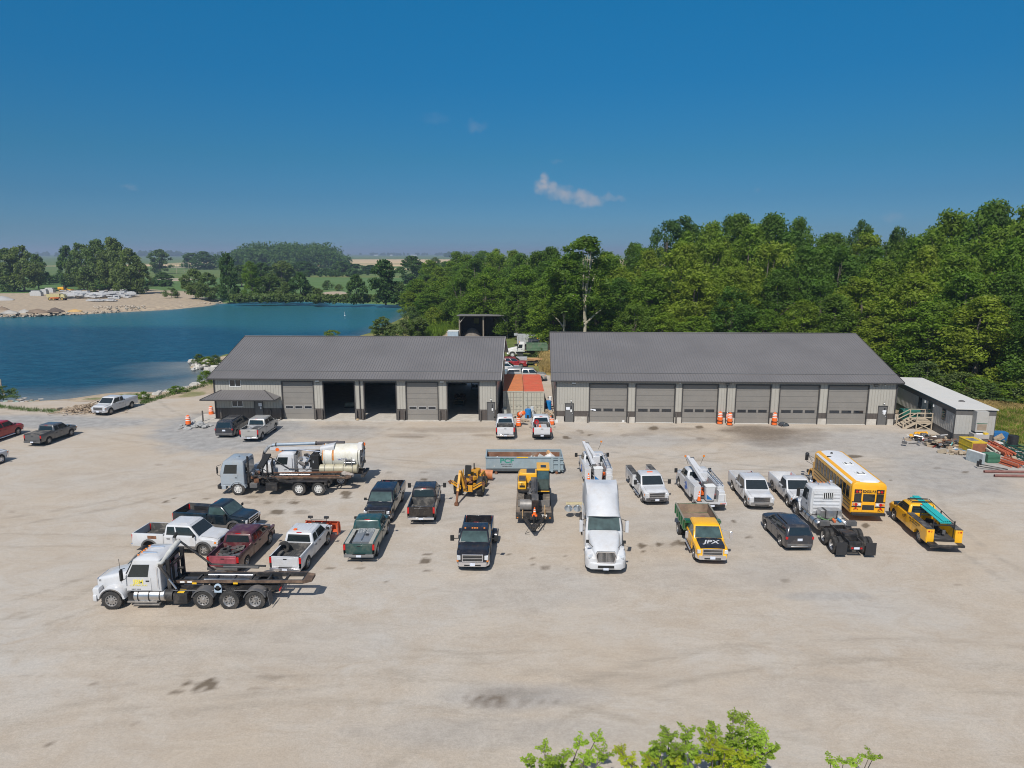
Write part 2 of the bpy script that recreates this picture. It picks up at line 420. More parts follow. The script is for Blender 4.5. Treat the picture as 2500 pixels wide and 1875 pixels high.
# cropland bands north of the lake (real distances)
wheat = np.where((GY>1050)&(GY<2200)&(GX>-700+N1*60)&(GX<900),1.0,0) * np.where((GY>1210)&(GY<1330),0.0,1)
wheat = np.maximum(wheat,np.where((GY>800)&(GY<905)&(GX>-170)&(GX<60),.9,0))
dry = sstep(.35,.7,N1) * .5
dry = np.where((GX>50)&(GY>69)&(GY<94),sstep(74,79,GY+N2*3),dry)
dry = np.where((GX>5)&(GX<12)&(GY>104)&(GY<135),.85,dry)
field = np.where((GY>262)&(GY<560)&(GX<-8),1.0,0) + np.where(GY>600,.55,0)
nv = len(gx) * len(gy)
co = np.empty((nv,3),'f4'); co[:,0] = GX.ravel(); co[:,1] = GY.ravel(); co[:,2] = H.ravel()
nx, ny = len(gx), len(gy)
idx = np.arange(nv).reshape(ny,nx)
quads = np.stack([idx[:-1,:-1],idx[:-1,1:],idx[1:,1:],idx[1:,:-1]],-1).reshape(-1,4)
def np_mesh(name,co,quads,mats,smooth=True):
    me = bpy.data.meshes.new(name)
    k = quads.shape[1]
    me.vertices.add(len(co)); me.vertices.foreach_set('co',np.ascontiguousarray(co,'f4').ravel())
    me.loops.add(quads.size); me.loops.foreach_set('vertex_index',np.ascontiguousarray(quads,'i4').ravel())
    me.polygons.add(len(quads)); me.polygons.foreach_set('loop_start',np.arange(0,quads.size,k,dtype='i4'))
    me.polygons.foreach_set('loop_total',np.full(len(quads),k,'i4'))
    if smooth: me.polygons.foreach_set('use_smooth',np.ones(len(quads),bool))
    for m in mats: me.materials.append(m)
    me.update(calc_edges=True)
    return me
def add_attr(me,name,a,b,c):
    at = me.attributes.new(name,'FLOAT_COLOR','POINT')
    arr = np.stack([a.ravel(),b.ravel(),c.ravel(),np.ones(a.size)],-1).astype('f4')
    at.data.foreach_set('color',arr.ravel())

# ground material: every zone is the real colour of what lies there
gm = bpy.data.materials.new('ground'); gm.use_nodes = True
gt = gm.node_tree; gb = gt.nodes['Principled BSDF']; gb.inputs['Roughness'].default_value = .95; gb.inputs['Specular IOR Level'].default_value = .15
GL = gt.links.new
def gn(t,**kw):
    n = gt.nodes.new(t)
    for k, v in kw.items(): setattr(n,k,v)
    return n
gtc = gn('ShaderNodeTexCoord')
def gnoise(scale,detail=6,rough=.55,stretch=None,rot=0,dist=0):
    n = gn('ShaderNodeTexNoise'); n.inputs['Scale'].default_value = scale; n.inputs['Detail'].default_value = detail; n.inputs['Roughness'].default_value = rough; n.inputs['Distortion'].default_value = dist
    if stretch:
        mp = gn('ShaderNodeMapping'); mp.inputs['Scale'].default_value = stretch; mp.inputs['Rotation'].default_value = (0,0,rot)
        GL(gtc.outputs['Object'],mp.inputs[0]); GL(mp.outputs[0],n.inputs['Vector'])
    else: GL(gtc.outputs['Object'],n.inputs['Vector'])
    return n.outputs[0]
def gmap(x,a,b,c=0,d=1,smooth=False):
    m = gn('ShaderNodeMapRange'); GL(x,m.inputs[0]); m.inputs[1].default_value = a; m.inputs[2].default_value = b; m.inputs[3].default_value = c; m.inputs[4].default_value = d
    if smooth: m.interpolation_type = 'SMOOTHSTEP'
    return m.outputs[0]
def gmix(f,a,b,blend='MIX'):
    m = gn('ShaderNodeMix',data_type='RGBA',blend_type=blend)
    if isinstance(f,(int,float)): m.inputs[0].default_value = f
    else: GL(f,m.inputs[0])
    for i, c in ((6,a),(7,b)):
        if isinstance(c,tuple): m.inputs[i].default_value = (*c[:3],1)
        else: GL(c,m.inputs[i])
    return m.outputs[2]
def gmath(op,a,b):
    m = gn('ShaderNodeMath',operation=op)
    for i, c in ((0,a),(1,b)):
        if isinstance(c,(int,float)): m.inputs[i].default_value = c
        else: GL(c,m.inputs[i])
    return m.outputs[0]
attA = gn('ShaderNodeAttribute',attribute_name='zone_a'); sA = gn('ShaderNodeSeparateColor'); GL(attA.outputs['Color'],sA.inputs[0])
attB = gn('ShaderNodeAttribute',attribute_name='zone_b'); sB = gn('ShaderNodeSeparateColor'); GL(attB.outputs['Color'],sB.inputs[0])
attC = gn('ShaderNodeAttribute',attribute_name='zone_c'); sC = gn('ShaderNodeSeparateColor'); GL(attC.outputs['Color'],sC.inputs[0])
tan1, tan2, pale = (.435,.368,.292), (.372,.307,.237), (.44,.408,.365)
big = gnoise(.06,9,.68,(1,1.25,1),.3)
mid = gnoise(.3,9,.72,(1,1.5,1),-.15,.9)
trk = gnoise(.55,8,.74,(.35,1.5,1),.18,.8)
trk2 = gnoise(.7,8,.76,(.3,1.5,1),-.35,.8)
fine = gnoise(5,8,.85)
spk = gnoise(16,4,.9)
c = gmix(gmap(big,.38,.62),tan1,pale)
c = gmix(gmap(mid,.42,.68,0,.75),c,tan2)
c = gmix(gmap(trk,.52,.72,0,.55),c,(.47,.415,.345))
c = gmix(gmap(trk2,.56,.75,0,.5),c,(.30,.262,.215))
def ring(cx,cy,r0,w,amt,col):
    global c
    mp = gn('ShaderNodeMapping'); mp.inputs['Location'].default_value = (-cx,-cy,0); GL(gtc.outputs['Object'],mp.inputs[0]); ln = gn('ShaderNodeVectorMath',operation='LENGTH'); GL(mp.outputs[0],ln.inputs[0])
    d = gmath('ABSOLUTE',gmath('SUBTRACT',gmath('ADD',ln.outputs['Value'],gmath('MULTIPLY',gmath('SUBTRACT',mid,.5),1.2)),r0),0); d2 = gmath('ABSOLUTE',gmath('SUBTRACT',d,.95),0)
    c = gmix(gmath('MULTIPLY',gmap(d2,w*1.3,w*.3,0,amt),gmap(trk2,.42,.6)),c,col)
for a_ in [(-58,62,41,.28,.55,(.27,.235,.19)),(-50,52,31,.25,.5,(.28,.245,.20)),(34,96,38,.3,.6,(.25,.23,.20)),(40,88,26,.25,.5,(.27,.24,.20)),(-8,2,26,.28,.4,(.30,.26,.21)),(18,-2,33,.3,.45,(.29,.25,.2)),(-30,110,66,.3,.45,(.28,.24,.19)),(12,130,72,.3,.5,(.26,.23,.19)),(0,160,98,.3,.4,(.28,.24,.19)),(60,40,30,.28,.45,(.28,.25,.21)),(-20,-30,62,.3,.35,(.3,.26,.21)),(-62,90,50,.3,.5,(.27,.235,.19)),(5,-60,90,.3,.35,(.3,.26,.21))]: ring(*a_)
c = gmix(gmap(spk,.70,.80,0,.6),c,(.18,.16,.14))
gv = gmix(gmap(gnoise(1.1,6),.35,.7),(.27,.262,.25),(.37,.36,.345))
c = gmix(gmap(gmath('ADD',sA.outputs[0],gmath('MULTIPLY',gmath('SUBTRACT',mid,.5),.5)),.15,.75,0,1),c,gv)
ed = gmath('MULTIPLY',gmath('SUBTRACT',gnoise(2.6,6,.7),.5),.9)
c = gmix(gmap(gmath('ADD',sC.outputs[0],gmath('MULTIPLY',sC.outputs[0],ed)),.1,.85,0,.8),c,(.13,.10,.072))
c = gmix(gmap(gmath('ADD',sA.outputs[1],gmath('MULTIPLY',sA.outputs[1],ed)),.10,.75,0,.82),c,(.10,.074,.048))
sandc = gmix(gmap(gnoise(.5,7,.65,(1,1.5,1)),.4,.62),(.44,.355,.25),(.30,.24,.18))
c = gmix(gmap(gmath('ADD',sB.outputs[1],gmath('MULTIPLY',ed,.5)),.3,.6),c,sandc)
vgreen = gmix(gmap(gnoise(.45,7,.7),.38,.65),(.085,.125,.03),(.17,.19,.06))
vgreen = gmix(gmap(gnoise(3.2,5,.7),.5,.75,0,.6),vgreen,(.05,.08,.02))
vdry = gmix(gmap(gnoise(1.2,7,.7,(1,.5,1)),.35,.65),(.36,.27,.12),(.24,.20,.08))
vg = gmix(gmap(gmath('ADD',sC.outputs[1],gmath('MULTIPLY',ed,.4)),.3,.7),vgreen,vdry)
fgreen = gmix(gmap(gnoise(.02,5,.6,(1,3,1)),.4,.6),(.07,.14,.035),(.10,.165,.055))
wv = gn('ShaderNodeTexWave'); wv.inputs['Scale'].default_value = .22; wv.inputs['Distortion'].default_value = 1.2; wv.bands_direction = 'Y'; GL(gtc.outputs['Object'],wv.inputs['Vector'])
fgreen = gmix(gmap(wv.outputs['Fac'],.3,.8,0,.3),fgreen,(.14,.19,.07))
vg = gmix(sC.outputs[2],vg,fgreen)
c = gmix(gmap(gmath('ADD',sA.outputs[2],gmath('MULTIPLY',ed,.6)),.35,.62),c,vg)
wc = gmix(gmap(gnoise(.01,5,.6,(1,5,1)),.4,.6),(.60,.43,.25),(.50,.38,.22))
c = gmix(sB.outputs[0],c,wc)
vm = gn('ShaderNodeVectorMath',operation='SCALE'); GL(c,vm.inputs[0]); GL(gmath('ADD',gmath('MULTIPLY',gmath('SUBTRACT',fine,.5),.6),gmath('ADD',gmath('MULTIPLY',gmath('SUBTRACT',spk,.5),.8),1.0)),vm.inputs['Scale'])
GL(vm.outputs[0],gb.inputs['Base Color'])
gbp = gn('ShaderNodeBump'); gbp.inputs['Strength'].default_value = .5; gbp.inputs['Distance'].default_value = .05
GL(gmath('ADD',gmath('MULTIPLY',fine,.5),gmath('ADD',gmath('MULTIPLY',trk,1.2),gmath('MULTIPLY',spk,.25))),gbp.inputs['Height']); GL(gbp.outputs[0],gb.inputs['Normal'])
me = np_mesh('ground',co,quads,[gm])
add_attr(me,'zone_a',grey,stain,veg)
add_attr(me,'zone_b',wheat,bank,0*bank)
add_attr(me,'zone_c',dark,dry,np.clip(field,0,1))
ground = bpy.data.objects.new('ground',me); COL.objects.link(ground); tag(ground,kind='structure')

# water of the quarry lake
wx = np.arange(LAKE[:,0].min()-10,30,3.0); wy = np.arange(LAKE[:,1].min()-8,LAKE[:,1].max()+10,1.5)
WX, WY = np.meshgrid(wx,wy); wsd = poly_sd(LAKE,WX,WY)
wpx, wpy = topx(WX,WY)
shal = np.where(WY<130,np.where(WX<-42,1.0,.45)*(1-sstep(-1,14,-wsd+(vnoise(WX,WY,5,6)-.5)*5)),sstep(-5,-.5,wsd)*.35)
farshore = 190 + (WX+60) * .55
teal = sstep(0,1,(WY-(158+(np.abs(WX+60))*.25+vnoise(WX,WY,30,9)*22))/26) * sstep(-.2,.2,1+0*WX)
teal = np.maximum(teal,sstep(-38,-12,WX+(vnoise(WX,WY,14,5)-.5)*20)*sstep(100,125,WY)*.75)
wco = np.stack([WX.ravel(),WY.ravel(),np.full(WX.size,WATER_Z)],-1)
wi = np.arange(WX.size).reshape(WX.shape)
wq = np.stack([wi[:-1,:-1],wi[:-1,1:],wi[1:,1:],wi[1:,:-1]],-1).reshape(-1,4)
wm = bpy.data.materials.new('lake_water'); wm.use_nodes = True
t = wm.node_tree; b = t.nodes['Principled BSDF']; b.inputs['Roughness'].default_value = .28; b.inputs['IOR'].default_value = 1.33; b.inputs['Specular IOR Level'].default_value = .26
at = t.nodes.new('ShaderNodeAttribute'); at.attribute_name = 'depth_tint'; sp = t.nodes.new('ShaderNodeSeparateColor'); t.links.new(at.outputs['Color'],sp.inputs[0])
tcw = t.nodes.new('ShaderNodeTexCoord')
def wnz(scale,st,det=5):
    mp = t.nodes.new('ShaderNodeMapping'); mp.inputs['Scale'].default_value = st; mp.inputs['Rotation'].default_value = (0,0,.25); t.links.new(tcw.outputs['Object'],mp.inputs[0])
    n = t.nodes.new('ShaderNodeTexNoise'); n.inputs['Scale'].default_value = scale; n.inputs['Detail'].default_value = det; n.inputs['Roughness'].default_value = .65; t.links.new(mp.outputs[0],n.inputs['Vector']); return n.outputs[0]
def wmix(f,a,bb):
    m = t.nodes.new('ShaderNodeMix'); m.data_type = 'RGBA'; t.links.new(f,m.inputs[0])
    for i, c_ in ((6,a),(7,bb)):
        if isinstance(c_,tuple): m.inputs[i].default_value = (*c_,1)
        else: t.links.new(c_,m.inputs[i])
    return m.outputs[2]
w0 = wmix(sp.outputs[1],(.002,.045,.085),(.020,.115,.135))
rp = t.nodes.new('ShaderNodeMapRange'); t.links.new(wnz(1.4,(.3,1,1),9),rp.inputs[0]); rp.inputs[1].default_value = .44; rp.inputs[2].default_value = .60; rp.inputs[3].default_value = 0; rp.inputs[4].default_value = .75
w0 = wmix(rp.outputs[0],w0,(.014,.095,.15))  # lighter ripple streaks painted into the water colour, standing for light on waves
w0 = wmix(sp.outputs[0],w0,(.17,.19,.19))
t.links.new(w0,b.inputs['Base Color'])
bpw = t.nodes.new('ShaderNodeBump'); bpw.inputs['Strength'].default_value = .9; bpw.inputs['Distance'].default_value = .3
ad = t.nodes.new('ShaderNodeMath'); ad.operation = 'ADD'; t.links.new(wnz(1.1,(.5,1.3,1)),ad.inputs[0]); t.links.new(wnz(.35,(.6,1,1),3),ad.inputs[1])
t.links.new(ad.outputs[0],bpw.inputs['Height']); t.links.new(bpw.outputs[0],b.inputs['Normal'])
wme = np_mesh('lake',wco,wq,[wm]); add_attr(wme,'depth_tint',shal,np.clip(teal,0,1),0*shal)
lake = bpy.data.objects.new('lake',wme); COL.objects.link(lake); tag(lake,kind='structure')
# ------------------------------------------------------------------ buildings
M_WALL = mat('light_metal_siding',(.39,.37,.325),.45,var=.04,scale=.7,dirt=(.25,.22,.18),dscale=.5,damt=.2)
M_WAIN = mat('brown_metal_siding',(.085,.072,.064),.5,var=.08,scale=1.0,dirt=(.16,.14,.12),dscale=.9,damt=.4)
M_ROOF = mat('charcoal_metal_roof',(.150,.142,.140),.45,var=.10,scale=.25,spec=.4)
M_WRIB = mat('siding_rib',(.315,.298,.262),.5,var=.04); M_RRIB = mat('roof_rib',(.140,.133,.131),.45,var=.06)
M_TRIM = mat('dark_trim',(.05,.047,.046),.45,var=.08)
M_GDOOR = mat('taupe_door',(.215,.20,.18),.5,var=.03,scale=.8,dirt=(.28,.25,.21),dscale=.8,damt=.15)
M_MDOOR = mat('grey_door',(.12,.118,.115),.45,var=.04)
M_CONC = mat('concrete',(.47,.44,.39),.9,var=.12,scale=1.5,bump=.2,dirt=(.3,.25,.2),damt=.4)
M_WHITE = mat('white_trim',(.72,.72,.70),.45,var=.04)
M_PANE = mat('window_pane',(.02,.024,.03),.06,var=.1,spec=.9)
M_STEEL = mat('bright_steel',(.55,.55,.56),.3,.9,var=.08)
M_DARK = mat('dark_rubber',(.022,.022,.023),.7,var=.15)
M_BLACK = mat('black_steel',(.02,.02,.022),.42,var=.15,dirt=DUST,damt=.25)
M_LAMP = mat('lamp_lens',(.75,.75,.72),.2,var=.02)
M_GREYW = mat('plain_interior',(.22,.21,.2),.8,var=.1)
M_BOLL = mat('brown_post',(.10,.088,.078),.5,var=.1)

def garage(name,label,x0,y0,x1,y1,depth,eave,slope,doors,mans,split_u,conc_h,wain_h,wain_u0=0.0,rear_open=()):
    W = math.hypot(x1-x0,y1-y0); rz = math.atan2(y1-y0,x1-x0)
    root = empty(name,(x0,y0,0),rz); tag(root,label,'building')
    hz = 4.42                                     # door head
    u = lambda X: (X-x0) / math.cos(rz)
    ops = sorted([(u(a),u(b),'g',o)for a,b,o in doors]+[(u(a),u(b),'m',0)for a,b in mans])
    def wallrun(mb,z0,z1,m,proud,skip_m=True,y=0.0,th=.16):
        segs = []; cur = 0.0
        for a, b, k, o in ops:
            top = hz if k == 'g' else 2.15
            if z0 < top - 1e-3: segs.append((cur,a)); cur = b
        segs.append((cur,W))
        for a, b in segs:
            if b - a > .01: mb.box(a,b,y-proud,y+th,z0,z1,m)
            n = int((b-a)/.3)
            for i in range(n):
                xx = a + (i+.5) * (b-a) / max(n,1)
                mb.box(xx-.025,xx+.025,y-proud-.025,y-proud-.001,z0+.01,z1-.01,M_WRIB if m is M_WALL else m)
    w = MB()
    wallrun(w,2.15,hz,M_WALL,0)
    w.box(0,W,0,.16,hz,eave,M_WALL)
    n = int(W/.3)
    for i in range(n): w.box((i+.5)*W/n-.025,(i+.5)*W/n+.025,-.025,-.001,hz+.01,eave-.01,M_WRIB)
    wallrun(w,wain_h,2.15,M_WALL,0)
    # gable ends, rear wall
    rd = eave + slope * depth / 2
    for xe, th in ((0.0,.16),(W-.16,.16)):
        vs = [(xe,.16,0),(xe,depth,0),(xe,depth,eave),(xe,depth/2,rd-.02),(xe,.16,eave+.04)]
        v2 = [(xe+th,q[1],q[2])for q in vs]
        w.add(vs+v2,[(0,1,2,3,4),(9,8,7,6,5)]+[(i,(i+1)%5+0,(i+1)%5+5,i+5)for i in range(5)],M_WALL)
    cur = .16
    for a, b in list(rear_open) + [(W-.16,W-.16)]:
        w.box(cur,a,depth-.16,depth,0,eave,M_WALL); cur = b
    for a, b in rear_open: w.box(a,b,depth-.16,depth,hz,eave,M_WALL)
    w.build('wall',root,smooth=False)
    cur = 0.0
    for a, b in [(o_[0],o_[1])for o_ in ops] + [(W,W)]:
        if a - cur > .05:
            wn_ = MB(); wn_.box(cur,a,-.004,.16,conc_h,wain_h,M_WAIN); n = int((a-cur)/.3)
            for i in range(n): xx = cur + (i+.5) * (a-cur) / n; wn_.box(xx-.025,xx+.025,-.029,-.005,conc_h+.01,wain_h-.01,M_WAIN)
            wn_.build('wainscot',root,smooth=False)
        cur = b
    for xe in (-.03,W+.002): wn_ = MB(); wn_.box(xe,xe+.028,0,depth,.02,wain_h,M_WAIN); wn_.build('wainscot',root,smooth=False)
    if conc_h > 0:
        segs = []; cur = 0.0
        for a, b, k, o in ops: segs.append((cur,a)); cur = b
        segs.append((cur,W))
        for a, b in segs: fb = MB(); fb.box(a+.09,b-.09,-.09,.1,-.3,conc_h-.002,M_CONC); fb.build('foundation',root,smooth=False)
    fl = MB(); fl.box(.17,W-.17,-.02,depth-.02,-.3,.028,M_CONC); fl.build('floor_slab',root,smooth=False)
    # roof
    ov = .45; rr = MB(); th = .10
    for sgn in (0,1):
        ya = -ov if sgn == 0 else depth + ov; za = eave - slope * ov + .08
        yb = depth / 2; zb = rd + .08
        xs0, xs1 = -ov - .05, W + ov + .05
        vs = [(xs0,ya,za),(xs1,ya,za),(xs1,yb,zb),(xs0,yb,zb)]
        v2 = [(a,b_,c_-th)for a,b_,c_ in vs]
        f = [(0,1,2,3),(7,6,5,4),(0,4,5,1),(1,5,6,2),(3,7,4,0)]
        rr.add(vs+v2,f,M_ROOF)
        nr = int((xs1-xs0)/.3048)
        for i in range(nr):
            xx = xs0 + (i+.5) * (xs1-xs0) / nr
            vv = [(xx-.045,ya,za+.002),(xx+.045,ya,za+.002),(xx+.045,yb,zb+.002),(xx-.045,yb,zb+.002),(xx-.012,ya,za+.034),(xx+.012,ya,za+.034),(xx+.012,yb,zb+.034),(xx-.012,yb,zb+.034)]
            rr.add(vv,[(4,5,6,7),(0,4,7,3),(5,1,2,6),(0,1,5,4)],M_RRIB)
    rr.build('roof',root,smooth=False)
    rc = MB()
    for s_ in (-1,1):
        rc.add([(-ov-.06,depth/2,rd+.135),(W+ov+.06,depth/2,rd+.135),(W+ov+.06,depth/2+s_*.2,rd+.135-slope*.2+.002),(-ov-.06,depth/2+s_*.2,rd+.135-slope*.2+.002)],[(0,1,2,3)],M_ROOF)
    rc.build('ridge_cap',root,smooth=False)
    sg = MB(); yy = 1.35; zz = eave + slope * yy + .08
    sg.box(-ov,W+ov,yy-.035,yy+.035,zz+.03,zz+.085,mat('snow_guard',(.2,.2,.205),.35,.3))
    sg.build('snow_guard',root,smooth=False)
    gt_ = MB(); gt_.box(-ov-.05,W+ov+.05,-ov-.13,-ov-.003,eave-slope*ov-.06,eave-slope*ov+.07,M_TRIM)
    gt_.box(-ov,W+ov,-ov+.0,.0,eave-slope*ov-.05,eave-slope*ov-.03,M_TRIM)
    gt_.build('gutter',root,smooth=False)
    for xe in (-ov-.09,W+ov+.055):
        bb = MB()
        for ya, yb in ((-ov,depth/2),(depth+ov,depth/2)):
            bb.beam((xe+.015,ya,eave-slope*ov+.03),(xe+.015,yb,rd+.03),.03,.2,M_WHITE if xe>0 and W<35 else M_TRIM)
        bb.build('barge_board',root,smooth=False)
    for ud in split_u + [0.06,W-.06]:
        dp = MB(); dp.box(ud-.06,ud+.06,-.13,-.03,.12,eave-.15,M_TRIM); dp.box(ud-.06,ud+.06,-ov-.05,-.06,eave-.22,eave-.15,M_TRIM)
        dp.build('downspout',root,smooth=False)
    # sectional doors
    for a, b, k, op in ops:
        if k != 'g': continue
        fr = MB()
        fr.box(a-.12,a,-.05,.2,0,hz+.0,M_TRIM); fr.box(b,b+.12,-.05,.2,0,hz,M_TRIM); fr.box(a-.12,b+.12,-.05,.2,hz+.002,hz+.13,M_TRIM)
        fr.build('door_frame',root,smooth=False)
        if op: continue
        d = MB(); d.box(a+.005,b-.005,.12,.16,.03,hz,M_GDOOR)
        nsec = 7
        for i in range(nsec):
            z0 = .03 + i * (hz-.03) / nsec; z1 = .03 + (i+1) * (hz-.03) / nsec
            d.box(a+.01,b-.01,.095,.119,z0+.012,z1-.012,M_GDOOR)
        d.box(a,b,.085,.118,.0,.045,M_WHITE)
        do = d.build('garage_door',root,smooth=False)
        for q in range(3):
            ww = .98 * (b-a) / 4.2; c0 = a + (b-a) * (.19+.31*q)
            pn = MB(); pn.box(c0-ww/2-.04,c0+ww/2+.04,.082,.093,1.28,1.62,M_TRIM if W>35 else mat('grey_window_frame',(.42,.42,.42),.5))
            pn.box(c0-ww/2,c0+ww/2,.074,.081,1.32,1.58,M_PANE)
            pn.build('window',do,smooth=False)
    for a, b, k, op in ops:
        if k != 'm': continue
        fr = MB(); fr.box(a,a+.06,-.06,.12,0,2.15,M_TRIM); fr.box(b-.06,b,-.06,.12,0,2.15,M_TRIM); fr.box(a,b,-.06,.12,2.152,2.22,M_TRIM); fr.build('door_frame',root,smooth=False)
        d = MB(); d.box(a+.065,b-.065,-.02,.05,.03,2.148,M_MDOOR); do = d.build('door',root,smooth=False)
        wp = MB(); wp.box(b-.38,b-.24,-.032,-.022,1.15,1.95,M_PANE); wp.box(b-.39,b-.23,-.04,-.033,1.2,1.5,M_WHITE); wp.build('window',do,smooth=False)
        hd = MB(); hd.sph((b-.16,-.07,1.0),.04,M_STEEL,8); hd.box(b-.18,b-.14,-.05,-.02,.95,1.05,M_STEEL); hd.build('handle',do)
    return root, W, u

def wall_pack(root,u,z,m=None):
    l = MB(); l.box(u-.22,u+.22,-.24,-.03,z,z+.16,m or M_LAMP); l.box(u-.18,u+.18,-.2,-.03,z-.07,z-.001,M_TRIM); l.build('wall_light',root,smooth=False)

LBroot, LBW, lu = garage('workshop_building','long charcoal roofed metal workshop beside the lake with three open doors',-34.5,79.1,-1.72,78.1,22.0,4.95,.31,
[(-26.5,-22.95,0),(-21.7,-18.17,1),(-16.98,-13.37,1),(-12.11,-8.55,0),(-7.38,-3.85,1)],[(-29.9,-28.85),(-2.9,-1.94)],[17.0],0.0,1.33,rear_open=((17.6,21.2),(27.2,30.7)))
RBroot, RBW, ru = garage('workshop_building','long charcoal roofed metal workshop in front of the wood with six closed doors',4.93,77.55,42.9,76.1,25.0,4.98,.31,
[(8.85,13.02,0),(14.06,18.35,0),(19.3,23.15,0),(25.25,29.0,0),(30.1,34.35,0),(35.45,39.75,0)],[(6.02,7.05),(41.0,42.05)],[19.25],.68,1.33)
for X, z in ((-22.35,4.5),(-8.0,4.5)): wall_pack(LBroot,lu(X),4.5)
for X in (7.0,24.2,40.5): wall_pack(RBroot,ru(X),4.5,M_LAMP if X<10 else M_GDOOR)
for rt, uu, zz in ((RBroot,ru(18.9),4.62),(RBroot,ru(24.75),4.62),(RBroot,ru(41.5),4.55),(RBroot,ru(6.72),2.5),(RBroot,ru(41.6),2.5),(LBroot,lu(-2.4),2.5)):
    l = MB(); l.sph((uu,-.12,zz),.085,M_LAMP,8); l.cyl((uu,-.1,zz+.06),(uu,-.02,zz+.14),.03,M_TRIM,6); l.build('wall_lamp',rt)
# posters taped to the doors
def sign(root,u,z,w,h,m,y=-.045):
    s = MB(); s.box(u-w/2,u+w/2,y,y+.008,z-h/2,z+h/2,m); return s.build('notice',root,smooth=False)
M_PAPER = mat('paper_notice',(.7,.72,.76),.6,var=.15,scale=9)
n1 = sign(RBroot,ru(6.38),1.62,.42,.32,M_PAPER); n2 = sign(RBroot,ru(41.72),1.62,.4,.2,M_PAPER); n3 = sign(RBroot,ru(41.72),1.40,.34,.14,M_PAPER)
n4 = sign(LBroot,lu(-29.2),1.75,.4,.38,M_PAPER); n5 = sign(RBroot,ru(9.2),1.48,.5,.12,M_PAPER,.06); n6 = sign(RBroot,ru(9.42),1.42,.26,.16,M_PAPER,.05)
# protective posts each side of the workshop doors
for X in (-26.8,-22.72,-21.95,-17.95,-17.2,-13.1,-12.4,-8.3,-7.6,-3.6):
    b = MB(); b.box(lu(X)-.09,lu(X)+.09,-.32,-.12,0,1.28,M_BOLL); b.build('door_post',LBroot,bevel=.02)
for X in (8.62,13.22,18.6): 
    b = MB(); b.box(ru(X)-.08,ru(X)+.08,-.30,-.12,0,1.15,M_BOLL); b.build('door_post',RBroot,bevel=.02)
# office windows
def win(root,u,z,w,h,white):
    f = MB(); F = M_WHITE if white else mat('grey_window_frame',(.42,.42,.42),.5)
    f.box(u-w/2-.06,u+w/2+.06,-.05,.0,z-.06,z,F); f.box(u-w/2-.06,u+w/2+.06,-.05,.0,z+h,z+h+.06,F)
    f.box(u-w/2-.06,u-w/2,-.05,.0,z,z+h,F); f.box(u+w/2,u+w/2+.06,-.05,.0,z,z+h,F); f.box(u-.03,u+.03,-.05,0,z,z+h,F)
    fo = f.build('window',root,smooth=False)
    p = MB(); p.box(u-w/2,u-.03,-.03,-.02,z,z+h,M_PANE); p.box(u+.03,u+w/2,-.03,-.02,z,z+h,M_PANE); p.build('pane',fo,smooth=False)
win(LBroot,lu(-31.95),3.9,1.25,.72,True); win(LBroot,lu(-31.85),1.55,1.2,.8,True)
# hipped awning over the office door
aw = MB()
ax0, ax1, ax2, ax3 = lu(-34.5) - .7, lu(-33.6), lu(-28.6), lu(-26.75); yf = -2.1; ze, zr_ = 2.72, 3.45
A = [(ax0,yf,ze),(ax3,yf,ze),(ax2,-.03,zr_),(ax1,-.03,zr_),(ax0,-.03,ze),(ax3,-.03,ze)]
aw.add(A,[(0,1,2,3),(0,3,4),(1,5,2)],M_ROOF)
for i in range(28):
    x = ax0 + .15 + i * (ax3-ax0-.3) / 27
    t0 = 1.0
    if x < ax1: t0 = (x-ax0) / (ax1-ax0)
    if x > ax2: t0 = (ax3-x) / (ax3-ax2)
    aw.beam((x,yf,ze+.015),(x,yf+(-.03-yf)*t0,ze+.015+(zr_-ze)*t0),.045,.03,M_ROOF)
aw.box(ax0,ax3,yf,-.03,ze-.14,ze-.012,mat('soffit',(.16,.15,.14),.7))
aw.box(ax0-.05,ax3+.05,yf-.09,yf-.002,ze-.1,ze+.02,M_TRIM)
for a_, b_ in ((A[0],A[3]),(A[1],A[2])): aw.beam((a_[0],a_[1],a_[2]+.02),(b_[0],b_[1],b_[2]+.02),.1,.05,M_TRIM)
aw.build('awning',LBroot,smooth=False)
def single(name,label,cat,mb,loc=(0,0,0),rz=0.0,smooth=False,bevel=0.0,group=None,kind=None):
    o = mb.build(name,None,smooth,bevel); o.location = loc; o.rotation_euler = (0,0,rz)
    if kind: tag(o,label,cat,group,kind)
    else: tag(o,label,cat,group)
    return o

# concrete pad by the office, aprons
pd = MB(); pd.box(-36.9,-34.6,76.3,81.5,-.2,.06,M_CONC); pd.box(-34.6,-26.9,77.4,78.9,-.2,.05,M_CONC)
single('pavement',None,None,pd,kind='structure')
ap = MB(); ap.box(-26.6,-2.0,77.95,78.85,-.25,.045,M_CONC)
single('pavement',None,None,ap,kind='structure')

# posts by the office
for i, (px,py,h,lab) in enumerate([(496,1030,1.25,'dark steel post standing alone on the left edge of the concrete pad'),(531,1014,1.25,'dark steel post at the left corner of the lakeside workshop'),(541,1027,1.1,'dark steel post between the black minivan and the office wall'),(662,1024,1.1,'dark steel post behind the silver crew cab pickup at the office wall')]):
    x, y = G(px,py); b = MB(); b.cyl((0,0,0),(0,0,h),.085,M_BOLL,12); b.sph((0,0,h),.085,M_BOLL,12)
    single('bollard',lab,'bollard',b,(x,y,0),smooth=True,group='steel posts by the office')

